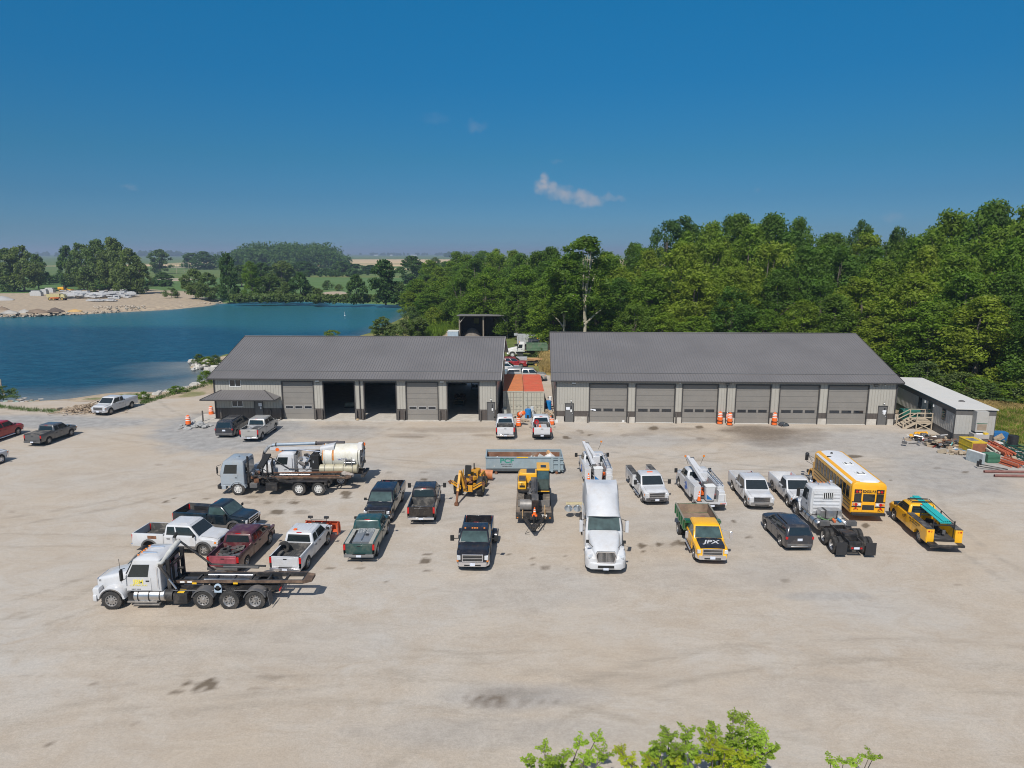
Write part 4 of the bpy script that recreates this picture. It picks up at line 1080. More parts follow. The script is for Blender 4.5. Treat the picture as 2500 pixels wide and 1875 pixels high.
    for i in range(3): q.box(xf+.012,xf+.03,-gw,gw,gz0+(gz1-gz0)*(i+1)/4-.014,gz0+(gz1-gz0)*(i+1)/4+.014,G_ if i==1 else M_PLASTIC)
    q.build('grille',root,smooth=False)
    for s in (-1,1):
        q = MB(); yc = s * (gw+.05+(hw*.9-gw)/2); q.obox((xf-.045,yc,(gz0+gz1)/2+.03),(.12,hw*.9-gw-.03,(gz1-gz0)*.72),M_HEAD,rz=s*-.22)
        if amber: q.obox((xf-.07,yc+s*.01,gz0+.01),(.12,hw*.9-gw,.09),M_AMB,rz=s*-.22)
        else: q.obox((xf-.12,s*(hw*.925),(gz0+gz1)/2+.02),(.16,.05,(gz1-gz0)*.5),M_AMB,rz=s*-.2)
        q.build('headlight',root,bevel=.012)
    if plate[0]:
        q = MB(); q.box(xf+.095,xf+.11,-.155,.155,.46,.62,M_PLATE); q.build('licence_plate',root,smooth=False)
    if lightbar:
        q = MB(); q.box(xw1-.5,xw1-.38,-.22,.22,zr+.02,zr+.07,M_ORANGE); q.build('beacon',root)
    q = MB(); q.box(xr1+.02,xr1+.07,-.16,.16,zr-.06,zr-.02,M_TAIL); q.build('brake_light',root,smooth=False)
    # bed
    if not nobed:
        xb = [xc-.02,xc-.12] + [-wb/2+ra*k for k in(1,.96,.8,.5,.2,-.2,-.5,-.8,-.96,-1)] + [xr+.06,xr]
        xb = sorted(set(round(v,3)for v in xb if xr<=v<=xc-.02),reverse=True)
        zf = .78; rs = []
        for x in xb:
            zb = arch(x,-wb/2,ra,r,.46); e_ = .985 if x < xr + .05 else 1
            zm = max(.86,zb+.04)
            fl = .0
            half = [(hw*.955,zb),(hw*.995*e_,(zb+zm)/2),(hw*e_,zm),(hw*.985*e_,rail-.06),(hw*.96*e_,rail),(hw*.885,rail),(hw*.875,rail-.06),(hw*.86,zf)]
            rs.append([(x,y,z)for y,z in half]+[(x,-y,z)for y,z in reversed(half)])
        q = MB(); n = len(rs[0])
        v = [p for r_ in rs for p in r_]; fo_ = []; fi_ = []
        for i in range(len(rs)-1):
            for j in range(n-1):
                ff = (i*n+j,(i+1)*n+j,(i+1)*n+j+1,i*n+j+1)
                (fi_ if 5<=j<=9 else fo_).append(ff)
        q.add(v,fo_,paintm); q.add(v,fi_,liner)
        q.box(xc-.08,xc-.02,-hw*.9,hw*.9,.5,rail-.005,paintm)
        q.box(xc-.095,xc-.081,-hw*.87,hw*.87,zf,rail-.03,liner)
        for s in (-1,1): q.xloft([(-wb/2-.42,.11,zf,zf+.08,.05,.02,s*hw*.78),(-wb/2-.28,.12,zf,zf+.24,.05,.02,s*hw*.78),(-wb/2+.28,.12,zf,zf+.24,.05,.02,s*hw*.78),(-wb/2+.42,.11,zf,zf+.08,.05,.02,s*hw*.78)],liner)
        for i in range(9): q.box(xr+.1,xc-.12,-.6+i*.15-.03,-.6+i*.15+.03,zf+.001,zf+.018,liner)
        q.build('cargo_bed',root)
        q = MB(); q.box(xr-.015,xr+.045,-hw*.84,hw*.84,.60,rail-.01,tailm); q.box(xr-.03,xr-.0151,-hw*.78,hw*.78,.68,rail-.12,tailm); tg = q.build('tailgate',root,bevel=.012)
        q = MB(); q.box(xr-.04,xr-.031,-.11,.11,rail-.20,rail-.14,M_UNDER); q.build('handle',tg,smooth=False)
        for s in (-1,1):
            q = MB(); q.box(xr-.02,xr+.12,s*hw*.845,s*(hw*.985),.84,rail-.08,M_TAIL); q.build('taillight',root,bevel=.01)
        if bedcover:
            q = MB(); q.box(xr+.02,xc-.1,-hw*.93,hw*.93,rail+.002,rail+.05,bedcover); q.build('bed_cover',root,bevel=.015)
    # rear bumper
    q = MB(); q.box(xr-.16,xr-.0,-hw*.93,hw*.93,.42,.58,rearb); q.box(xr-.15,xr-.02,-hw*.4,hw*.4,.581,.6,M_UNDER); q.box(xr-.22,xr+.3,-.04,.04,.38,.44,M_FRAME); q.build('rear_bumper',root,bevel=.02)
    if plate[1]:
        q = MB(); q.box(xr-.175,xr-.162,-.155,.155,.44,.58,M_PLATE); q.build('licence_plate',root,smooth=False)
    # wheels
    for i, (x,s) in enumerate(((wb/2,1),(wb/2,-1),(-wb/2,1),(-wb/2,-1))):
        if i in missing:
            q = MB(); q.cyl((x,s*(hw-.32),r),(x,s*(hw-.12),r),.13,M_RUST,12); q.build('wheel_hub',root); continue
        wheel(root,x,s*(hw-.15),r,.26,wheels)
        if dual and i > 1: wheel(root,x,s*(hw+.13),r,.24,'dual')
    if dual and not nobed:
        for s in (-1,1):
            q = MB(); n = 14; rs = []
            for i in range(n+1):
                a = math.pi * i / n; rs.append([(-wb/2+(ra+.02)*math.cos(a),s*(hw-.02),r+(ra+.02)*math.sin(a)),(-wb/2+(ra+.06)*math.cos(a),s*(hw+.26),r+(ra-.02)*math.sin(a)),(-wb/2+(ra+.01)*math.cos(a),s*(hw+.28),r+(ra-.12)*math.sin(a))])
            q.rings(rs,paintm,False,False,closed=False); q.build('fender',root)
    if flare:
        for xa in (wb/2,-wb/2):
            for s in (-1,1):
                q = MB(); n = 12; rs = []
                for i in range(n+1):
                    a = math.pi * i / n; ca, sa = math.cos(a), math.sin(a)
                    rs.append([(xa+(ra-.01)*ca,s*(hw-.03),r+(ra-.01)*sa),(xa+(ra-.01)*ca,s*(hw+.03),r+(ra-.01)*sa),(xa+(ra+.10)*ca,s*(hw+.025),r+(ra+.10)*sa),(xa+(ra+.11)*ca,s*(hw-.03),r+(ra+.11)*sa)])
                q.rings(rs,flare,True,True); q.build('wheel_arch',root)
    root['dims'] = (xf,xr,xc,hw)
    return root

def put(o,pa,la,heading,pz=0.0):
    "place vehicle so that its own point la=(x,y) stands on the ground seen at pixel pa, pointing to heading degrees (90 = away from the camera)"
    X, Y = G(*pa); a = R(heading); c, s = math.cos(a), math.sin(a)
    o.location = (X-(la[0]*c-la[1]*s),Y-(la[0]*s+la[1]*c),pz); o.rotation_euler = (0,0,a)
    if 'dims' in o: del o['dims']
    return o
def part(mb,name,parent,bevel=0.0,smooth=True): return mb.build(name,parent,smooth,bevel)

# --- row nearest the camera, left
v = pickup('pickup_truck','white extended cab pickup with a bare rear hub behind the white roll off truck','ext',P_WHITE,wb=3.65,lower=M_PLASTIC,flare=M_PLASTIC,bumper=M_UNDER,missing=(3,),rearb=M_CHROME,hood=1.14,belt=1.24,roofz=1.95,rail=1.32,bed=2.1)
q = MB(); q.box(-1.9,-1.3,-.995,-.98,1.0,1.2,M_RUST); part(q,'rust_patch',v)
put(v,(498,1357),(1.825,-.98),-6)
v = pickup('pickup_truck','dark green-black regular cab pickup with a black tank and toolbox in its bed','reg',P_NAVY,wb=3.4,lower=M_PLASTIC,flare=M_PLASTIC,bumper=M_UNDER,amber=True,hood=1.14,belt=1.24,roofz=1.93,rail=1.32,bed=2.5,glass=M_GLASSG,ribs=False)
put(v,(572,1304),(1.70,-.98),-9)
dk = v
def at_v(o,x,y,z,ang=0.0):
    M = Matrix.Translation(o.location) @ Matrix.Rotation(o.rotation_euler.z,4,'Z'); p = M @ Vector((x,y,z))
    return (p.x,p.y,p.z), o.rotation_euler.z + ang
def cargo(o,name,label,cat,mb,x,y,z,ang=0.0,bevel=0.0,smooth=False):
    l, a = at_v(o,x,y,z,ang); return single(name,label,cat,mb,l,a,smooth,bevel)
q = MB(); q.box(-.8,.8,-.26,.26,0,.55,M_BLACK); q.box(-.82,.82,-.28,.28,.551,.6,M_BLACK); cargo(dk,'toolbox','long black toolbox on the far side of the dark regular cab pickup bed','toolbox',q,-1.2,.5,.8,bevel=.015)
q = MB(); q.box(-.85,.6,-.3,.3,0,.34,M_BLACK); q.box(-.1,.12,-.31,-.301,.1,.2,M_WHITE); q.box(-.87,.62,-.32,.32,.341,.37,M_BLACK); cargo(dk,'fuel_tank','low black fuel tank on the near side of the dark regular cab pickup bed','tank',q,-1.3,-.25,.8,bevel=.012)
q = MB()
for i in range(14): rnd = random.Random(i+40); q.obox((rnd.uniform(-.12,.12),rnd.uniform(-.3,.3),rnd.uniform(.1,.5)),(.16,.14,.12),rnd.choice([M_RUST,M_STEEL,M_UNDER]),rz=rnd.random()*3)
cargo(dk,'pump','small rusty pump at the front of the dark regular cab pickup bed','pump',q,-.45,.0,.8)
v = pickup('pickup_truck','wrecked maroon pickup with a crumpled tailgate and no hood beside the white plow truck','ext',P_MAROON,wb=3.6,hood=1.08,belt=1.18,roofz=1.80,rail=1.26,bed=2.0,openhood=True,bumper=M_UNDER,rearb=M_PLASTIC,plate=(False,False),liner=mat('maroon_bed',(.09,.012,.016),.7,var=.3,dirt=(.3,.25,.22),damt=.6),tailm=mat('dented_pink_red',(.36,.09,.11),.35,.2,var=.3,scale=2.5),ribs=False,r=.37)
put(v,(606,1386),(-1.8,-.99),87)
q = MB()
for i in range(24): rnd = random.Random(i+90); q.obox((rnd.uniform(-.8,.8),rnd.uniform(-.6,.6),rnd.uniform(.02,.3)),(rnd.uniform(.2,.8),rnd.uniform(.08,.4),rnd.uniform(.03,.12)),rnd.choice([M_PLASTIC,M_BED,M_UNDER,M_ALU]),rz=rnd.uniform(0,3),ry=rnd.uniform(-.3,.3))
q.lathe([(.14,-.1),(.3,-.1),(.32,0),(.3,.1),(.14,.1)],M_TYRE,16,'Z',(-.2,.3,.35))
cargo(v,'scrap_load','heap of dark scrap parts in the maroon pickup bed','scrap',q,-1.75,0,.8)
v = pickup('pickup_truck','white extended cab pickup with an orange snow plow on its front','ext',P_WHITE,wb=3.65,hood=1.1,belt=1.2,roofz=1.86,rail=1.28,bed=2.1,bumper=M_UNDER,rearb=M_CHROME,lower=None,liner=M_BED)
put(v,(755,1388),(-1.82,-.99),85.5)
PL = v
pl = MB(); PO = paint('plow_orange',(.62,.10,.035),.5,dirt=.3)
rs = []
for i in range(9):
    a = R(-35+i*14); rs.append([(3.35+.55*math.cos(a)*.5,-1.2,.45+.55*math.sin(a)),(3.35+.55*math.cos(a)*.5,1.2,.45+.55*math.sin(a)),(3.31+.55*math.cos(a)*.5,1.2,.45+.55*math.sin(a)),(3.31+.55*math.cos(a)*.5,-1.2,.45+.55*math.sin(a))])
pl.rings(rs,PO)
for yy in (-1.1,-.55,0,.55,1.1): pl.box(3.2,3.5,yy-.03,yy+.03,.1,.9,PO)
part(pl,'plow_blade',PL)
q = MB(); q.box(2.6,3.3,-.4,.4,.35,.5,PO); q.box(2.75,2.85,-.5,.5,.5,1.1,M_BLACK); q.beam((2.8,0,1.0),(3.3,0,.8),.08,.08,M_BLACK); part(q,'plow_mount',PL)
for s in (-1,1):
    q = MB(); q.tube([(2.8,s*.5,1.1),(2.75,s*.55,1.42)],.02,M_BLACK,6); q.obox((2.75,s*.55,1.5),(.14,.3,.14),M_BLACK); part(q,'plow_light',PL)
q = MB(); q.tube([(2.75,-.5,1.32),(2.75,.5,1.32)],.018,M_BLACK,6); part(q,'light_bar',PL)
q = MB(); q.cyl((-.35,.35,1.86),(-.35,.35,1.93),.12,M_ORANGE,12); part(q,'beacon',PL)
q = MB(); q.lathe([(.18,-.1),(.34,-.1),(.37,0),(.34,.1),(.18,.1)],M_TYRE,20,'X'); cargo(PL,'spare_tyre','spare tyre standing in the bed of the white plow pickup','tyre',q,-1.3,.72,1.14,smooth=True)

# --- middle group
v = pickup('pickup_truck','black crew cab pickup with a chrome grille facing the camera left of centre','crew',P_BLACK,wb=3.9,hood=1.14,belt=1.24,roofz=1.94,rail=1.34,bed=1.85,amber=False,rearb=M_UNDER,glass=M_GLASSG)
put(v,(960.5,1269),(1.95,.99),-92)
v = pickup('pickup_truck','teal green regular cab pickup with a steel toolbox, rear end to the camera','ext',P_TEAL,wb=3.5,hood=1.1,belt=1.2,roofz=1.86,rail=1.27,bed=2.35,cabm=P_TEAL,rearb=mat('dull_bumper',(.2,.2,.2),.5,.3),liner=mat('grey_liner',(.34,.34,.32),.8,var=.1),ribs=False,bumper=M_PLASTIC,glass=M_GLASSG)
put(v,(925,1355),(-1.75,-.99),89.5); GRN = v
q = MB(); q.xloft([(-1.05,.55,0,.42,.04,.02),(.95,.55,0,.50,.04,.02)],mat('checker_steel',(.30,.32,.34),.4,.5,var=.1)); q.box(-.95,.9,-.02,.02,.47,.53,M_STEEL); q.box(-.2,.0,-.3,-.1,.49,.52,M_BLACK)
cargo(GRN,'toolbox','large steel tank box in the bed of the teal green pickup','toolbox',q,-1.45,-.05,.81)
q = MB()
for s in (-1,1): q.box(-1.15,1.15,s*.86,s*.62,1.272,1.30,mat('tan_rail_cover',(.34,.33,.29),.7))
q.box(1.0,1.18,-.62,.62,1.272,1.30,mat('tan_rail_cover',(.34,.33,.29),.7)); q.v = [(x-1.75,y,z)for x,y,z in q.v]; part(q,'bed_rail_cover',GRN)
v = pickup('pickup_truck','black extended cab pickup with tow mirrors, empty bed toward the camera','ext',P_BROWN,wb=3.65,hood=1.14,belt=1.26,roofz=1.98,rail=1.36,bed=2.0,mirror='tow',rearb=M_CHROME,ribs=False)
put(v,(1066,1266),(-1.82,-.99),91)
v = pickup('pickup_truck','black pickup with dual rear wheels and amber chrome front facing the camera','reg',P_BLACK,wb=3.65,W=2.03,hood=1.24,belt=1.38,roofz=2.02,rail=1.42,bed=2.5,mirror='tow',dual=True,amber=True,r=.41,glass=M_GLASSG,fo=.98,liner=M_BED)
for yy in (-.6,-.15,0,.15,.6):
    q = MB(); q.box(.74,.82,yy-.05,yy+.05,2.0,2.05,M_AMB); part(q,'roof_marker_light',v)
put(v,(1157,1380),(1.825,0),-91.5)

# --- right group
v = pickup('pickup_truck','white pickup with a black bed liner and grey bumper, beside the bucket truck','ext',P_WHITE,wb=3.65,hood=1.14,belt=1.24,roofz=1.95,rail=1.34,bed=2.1,bumper=M_ALU,grille=M_CHROME,flare=None,plate=(False,True),ribs=False)
put(v,(1817,1236),(1.825,-.99),-92)
v = pickup('pickup_truck','white regular cab pickup with a bare white bed beside the school bus','reg',P_WHITE,wb=3.4,hood=1.13,belt=1.23,roofz=1.93,rail=1.33,bed=2.5,bumper=mat('dark_chrome',(.15,.15,.16),.3,.7),flare=M_PLASTIC,amber=False,plate=(False,True),liner=P_WHITE,ribs=False)
put(v,(1920,1236),(1.70,-.99),-92)
# by the containers
v = pickup('pickup_truck','white crew cab pickup with an empty bed parked left of the traffic barrels','crew',P_WHITE,wb=3.7,hood=1.14,belt=1.25,roofz=1.93,rail=1.36,bed=1.9,ribs=False)
put(v,(1233.5,1067),(-1.85,0),91)
v = pickup('pickup_truck','white pickup with a hose reel and tank in its bed, right of the orange barrels','reg',P_WHITE,wb=3.7,hood=1.14,belt=1.25,roofz=1.93,rail=1.36,bed=2.4,mirror='tow',rearb=M_UNDER,ribs=False)
put(v,(1322,1067.5),(-1.85,0),90.5)
q = MB(); q.box(-1.0,1.0,-.55,.55,0,.42,P_WHITE); q.box(-.7,.7,.3,.5,.421,.5,M_STEEL); cargo(v,'tank','white tank filling the bed of the pickup in front of the red container','tank',q,-1.9,0,.8,bevel=.03)
q = MB(); q.lathe([(.1,-.08),(.26,-.08),(.26,-.05),(.16,-.05),(.16,.05),(.26,.05),(.26,.08),(.1,.08)],P_RED,18,'X'); cargo(v,'hose_reel','red and white hose reel on top of the white tank','hose reel',q,-1.2,.5,1.5,smooth=True)
def cone(label,x,y,z=0.0,h=.7,parent=None):
    r_ = empty('traffic_cone',(x,y,z)); tag(r_,label,'traffic cone')
    b = MB(); b.box(-.18,.18,-.18,.18,0,.035,M_BLACK if h>.65 else M_ORANGE); part(b,'base',r_)
    b = MB(); b.lathe([(.14,.036),(.04,h)],M_ORANGE,16,'Z'); b.lathe([(.04,h),(0,h)],M_ORANGE,16,'Z'); part(b,'cone_body',r_)
    for z0, z1 in ((.5,.62),(.72,.8)):
        b = MB(); ra_ = .14 - .10 * z0; rb_ = .14 - .10 * z1; b.lathe([(ra_+.004,h*z0),(rb_+.004,h*z1)],M_REFL,16,'Z'); part(b,'reflective_band',r_)
    return r_
l, a = at_v(v,-2.6,.2,1.23); cone('small orange cone on the tank in the white pickup bed',l[0],l[1],l[2],.4)
v = pickup('pickup_truck','silver crew cab pickup with a silver bed toolbox by the lakeside office','crew',P_SILVER,wb=3.9,hood=1.14,belt=1.26,roofz=1.96,rail=1.37,bed=2.0,ribs=False,step=M_CHROME)
put(v,(643,1073),(-1.95,-1.0),89)
q = MB(); q.box(-.22,.22,-.85,.85,0,.45,M_ALU); cargo(v,'toolbox','silver crossbed toolbox behind the cab of the silver crew cab pickup','toolbox',q,-1.2,0,.92,bevel=.02)
q = MB(); q.box(-.6,.6,-.3,.3,0,.35,M_ALU); cargo(v,'toolbox','low grey box in the bed of the silver crew cab pickup','toolbox',q,-2.1,.45,.81,bevel=.02)
v = pickup('pickup_truck','grey mid size pickup with a black bed cover at the far left of the lot','ext',P_GREYM,wb=3.2,W=1.88,hood=1.06,belt=1.14,roofz=1.78,rail=1.22,bed=1.75,r=.37,ro=1.05,bedcover=M_BED,ribs=False,rearb=M_PLASTIC)
put(v,(122.5,1084.5),(-1.6,-.94),85)
v = pickup('pickup_truck','bright red pickup with chrome side steps cut by the left edge','ext',P_RED,wb=3.65,hood=1.14,belt=1.24,roofz=1.9,rail=1.32,bed=2.0,step=M_CHROME,ribs=False)
put(v,(47,1062),(1.825,-.99),87)
v = pickup('pickup_truck','white pickup with bright alloy wheels, nose just inside the left edge','crew',P_WHITE,wb=3.7,hood=1.12,belt=1.22,roofz=1.9,rail=1.3,bed=1.9,wheels='chrome',ribs=False)
put(v,(6,1131.5),(1.85,-.99),84)
v = pickup('pickup_truck','white extended cab pickup facing the lot beside the driftwood pile at the lake','ext',P_WHITE,wb=3.65,hood=1.13,belt=1.25,roofz=1.94,rail=1.37,bed=2.3,bumper=M_CHROME,rearb=M_CHROME,bedcover=P_WHITE,ribs=False)
put(v,(273,1012),(1.825,.99),-99)
# behind the workshops
v = pickup('pickup_truck','silver crew cab pickup with a white bed cap behind the storage containers','crew',P_SILVER,wb=3.8,hood=1.16,belt=1.27,roofz=1.96,rail=1.38,bed=2.1,ribs=False)
v.location = (2.3,104.0,0); v.rotation_euler = (0,0,R(0)); xr = -1.9 - 1.15
if 'dims' in v: del v['dims']
q = MB(); q.zloft([(1.36,xr+.02,xr+2.1,.93,.08),(1.6,xr+.06,xr+2.1,.9,.1),(1.9,xr+.14,xr+2.1,.76,.12),(1.96,xr+.3,xr+2.05,.6,.12)],P_SILVER); cp = part(q,'bed_cap',v)
for s in (-1,1):
    q = MB(); q.obox((xr+1.08,s*.885,1.66),(1.6,.02,.26),M_GLASS,rx=s*.38); part(q,'window',cp)

def car(name,label,cat,paintm,L=4.6,W=1.84,wb=2.7,hood=.98,belt=1.02,roofz=1.62,kind='suv',r=.34,group=None):
    root = empty(name); tag(root,label,cat,group); hw = W / 2
    xf = wb / 2 + (L-wb) * .48; xr = xf - L; ra = r + .06
    roof0 = {'suv':xr+.32,'van':xr+.25,'sedan':xr+1.35}[kind]; back0 = {'suv':xr+.06,'van':xr+.04,'sedan':xr+.75}[kind]
    xw0 = wb / 2 - (.20 if kind!='van' else-.18); xw1 = xw0 - .85
    xs = sorted(set(round(v_,3)for v_ in[xf,xf-.06,xf-.18,xf-.36,xw0+.1,xw0,xw0-.2,0,back0+.3,xr+.36,xr+.16,xr+.05,xr]+[xa+ra*k for xa in(wb/2,-wb/2)for k in(1,.96,.8,.5,.2,-.2,-.5,-.8,-.96,-1)]),reverse=True)
    st = []
    for x in xs:
        zb = max(arch(x,wb/2,ra,r,.26),arch(x,-wb/2,ra,r,.26))
        f = min(max((xf-x)/.36,0),1); g_ = min(max((x-xr)/.2,0),1)
        h = hw * (.84+.16*math.sqrt(f)) * (.92+.08*math.sqrt(g_))
        if x > xw0 + .05: zt = hood + (belt-hood) * (1-(x-xw0)/(xf-xw0)) - .18 * (1-f) ** 2 - .05 * (1-f); cr = .04; sh = .12
        elif x < back0 + .2 and kind == 'sedan': zt = belt - .02; cr = .03; sh = .08
        else: zt = belt; cr = .0; sh = .05
        st.append((x,h,zt,cr,zb,sh))
    b = MB(); body_loft(b,st,W,paintm,belt); b.box(xr+.2,xf-.2,-hw*.6,hw*.6,.2,.4,M_UNDER); part(b,'body',root)
    hb = hw * .95; hr = hw * .74; g = MB(); xb1 = roof0
    g.zloft([(belt-.03,back0,xw0,hb,.1),(belt+.02,back0+.01,xw0-.03,hb-.01,.1),(roofz-.09,xb1-.04,xw1+.02,hr+.05,.14),(roofz-.03,xb1+.05,xw1-.1,hr-.02,.16),(roofz,xb1+.25,xw1-.35,hr-.18,.16)],paintm,3)
    part(g,'cab_shell',root)
    zt_ = roofz - .09
    F = [(xw0,-hb+.08,belt),(xw0,hb-.08,belt),(xw1+.02,hr,zt_),(xw1+.02,-hr,zt_)]
    pane(q:=MB(),F,.02,.98,.03,.97,M_GLASS,.02); part(q,'windshield',root,smooth=False)
    Bk = [(back0,hb-.08,belt),(back0,-hb+.08,belt),(xb1-.04,-hr,zt_),(xb1-.04,hr,zt_)]
    pane(q:=MB(),Bk,.06,.94,.06,.94,M_GLASS,.018); part(q,'rear_window',root,smooth=False)
    spans = [(.06,.30),(.33,.60),(.63,.95)] if kind != 'sedan' else [(.12,.48),(.52,.93)]
    for s in (1,-1):
        c = [(back0,s*hb,belt+.01),(xw0,s*hb,belt+.01),(xw1+.02,s*(hr+.05),zt_),(xb1-.04,s*(hr+.05),zt_)]
        for u0, u1 in spans:
            q = MB()
            if s < 0: pane(q,c,u0,u1,.08,.92,M_GLASS,.014)
            else: pane(q,[c[1],c[0],c[3],c[2]],1-u1,1-u0,.08,.92,M_GLASS,.014)
            part(q,'side_window',root,smooth=False)
        for xa, xb in ((-.9,.05),(.08,1.0)):
            xb = min(xb,wb/2-ra); xa = max(xa,-wb/2+ra)
            d = MB(); ys = [(hw*.998+.004,.32),(hw+.008,.72),(hw*.985+.006,belt-.06)]
            v_ = [(xx,s*y,z)for xx in(xa,xb)for y,z in ys]; v2 = [(x_,y_-s*.03,z_)for x_,y_,z_ in v_]
            f = [(0,3,4,1),(1,4,5,2)] if s < 0 else [(0,1,4,3),(1,2,5,4)]
            d.add(v_+v2,f+[(0,6,9,3),(2,5,11,8),(0,1,7,6),(1,2,8,7),(3,9,10,4),(4,10,11,5)],paintm); do = part(d,'door',root)
            h_ = MB(); h_.box(xa+.08,xa+.24,s*(hw+.008),s*(hw+.03),belt-.17,belt-.13,paintm); part(h_,'handle',do)
        q = MB(); q.obox((xw0-.3,s*(hw+.1),belt+.06),(.1,.2,.14),paintm); q.beam((xw0-.3,s*(hw-.06),belt+.02),(xw0-.3,s*(hw+.04),belt+.05),.05,.04,M_UNDER); part(q,'mirror',root,.015)
        q = MB(); q.obox((xr+.06,s*hw*.80,belt-.15),(.1,.34,.17),M_TAIL,rz=s*.25); part(q,'taillight',root,.01)
        q = MB(); q.obox((xf-.12,s*hw*.72,hood-.28),(.16,.36,.15),M_HEAD,rz=-s*.4); part(q,'headlight',root,.012)
    q = MB(); q.box(xr-.02,xr+.12,-hw*.86,hw*.86,.32,.52,M_PLASTIC if kind!='sedan' else paintm); q.box(xr-.03,xr+.1,-hw*.6,hw*.6,.30,.36,M_ALU if kind=='suv' else M_UNDER); part(q,'rear_bumper',root,.02)
    q = MB(); q.box(xf-.1,xf+.02,-hw*.5,hw*.5,.5,hood-.3,M_UNDER); q.box(xf-.06,xf+.03,-hw*.5,hw*.5,hood-.3,hood-.27,M_CHROME); part(q,'grille',root)
    q = MB(); q.box(xr-.012,xr+.05,-.16,.16,belt-.34,belt-.18,M_PLATE); part(q,'licence_plate',root,smooth=False)
    if kind != 'sedan':
        for s in (-1,1):
            q = MB(); q.beam((xb1+.3,s*(hr-.03),roofz+.03),(xw1-.35,s*(hr-.03),roofz+.03),.04,.04,M_UNDER); part(q,'roof_rail',root)
    for x, s in ((wb/2,1),(wb/2,-1),(-wb/2,1),(-wb/2,-1)): wheel(root,x,s*(hw-.12),r,.22,'car')
    return root
v = car('sport_utility_car','charcoal compact utility car parked left of the white day cab tractor','car',P_CHAR,4.55,1.86,2.69,kind='suv',roofz=1.66,belt=1.06,hood=1.02); put(v,(1902,1331.5),(-1.345,.93),90.5)
v = car('minivan','black minivan parked nose in by the office awning','minivan',P_CHAR,5.1,1.98,3.08,kind='van',roofz=1.76,belt=1.08,hood=1.02); put(v,(580.5,1063.5),(-1.54,-.99),89)
v = car('sedan','blue grey sedan behind the silver pickup with the bed cap','car',paint('slate_blue_paint',(.14,.19,.23),.3),4.7,1.8,2.75,kind='sedan',roofz=1.45,belt=.98,hood=.92,r=.32); v.location = (1.2,108.2,0)
v = car('sport_utility_car','white utility car mostly hidden by the lakeside workshop roof edge','car',P_WHITE,4.7,1.86,2.75,kind='suv',roofz=1.7,belt=1.06,hood=1.04); v.location = (-.9,111.6,0); v.rotation_euler = (0,0,R(-4))
v = car('sport_utility_car','dark red utility car behind the white one','car',P_DRED,4.8,1.84,2.8,kind='suv',roofz=1.7,belt=1.08,hood=1.06); v.location = (.2,117.0,0); v.rotation_euler = (0,0,R(-4))
# ------------------------------------------------------------------ heavy vehicles; local x forward, origin on the ground below the front axle
def arc_fender(root,x,s,r,rin,rout,y0,y1,m,a0=0,a1=180,name='fender',z=None):
    q = MB(); n = 12; rs = []; z = r if z is None else z
    for i in range(n+1):
        a = R(a0+(a1-a0)*i/n); ca, sa = math.cos(a), math.sin(a)
        rs.append([(x+rin*ca,s*y0,z+rin*sa),(x+rin*ca,s*y1,z+rin*sa),(x+rout*.985*ca,s*(y1-.01),z+rout*.985*sa),(x+rout*ca,s*(y1-.07),z+rout*sa),(x+rout*ca,s*y0,z+rout*sa)])
    q.rings(rs,m,True,True); return part(q,name,root)
def chassis(root,x0,x1,z0=.78,z1=1.02,w=.43,n=7):
    q = MB()
    for s in (-1,1): q.box(x0,x1,s*w,s*(w-.08),z0,z1,M_FRAME)
    for i in range(n): xx = x0 + .1 + (x1-x0-.2) * i / (n-1); q.box(xx-.06,xx+.06,-w+.081,w-.081,z0+.03,z1-.03,M_FRAME)
    return part(q,'chassis_frame',root,smooth=False)
def htank(root,x0,x1,y,z,r,m,name='fuel_tank',bands=3):
    q = MB(); q.lathe([(0,x0),(r*.8,x0+.01),(r,x0+.07),(r,x1-.07),(r*.8,x1-.01),(0,x1)],m,20,'X',(0,y,z)); o = part(q,name,root)
    b = MB()
    for i in range(bands):
        xx = x0 + (x1-x0) * (i+.5) / bands; b.lathe([(r+.003,xx-.03),(r+.014,xx-.03),(r+.014,xx+.03),(r+.003,xx+.03)],M_PLASTIC if m is not M_ALU else M_FRAME,20,'X',(0,y,z))
    part(b,'strap',o); return o
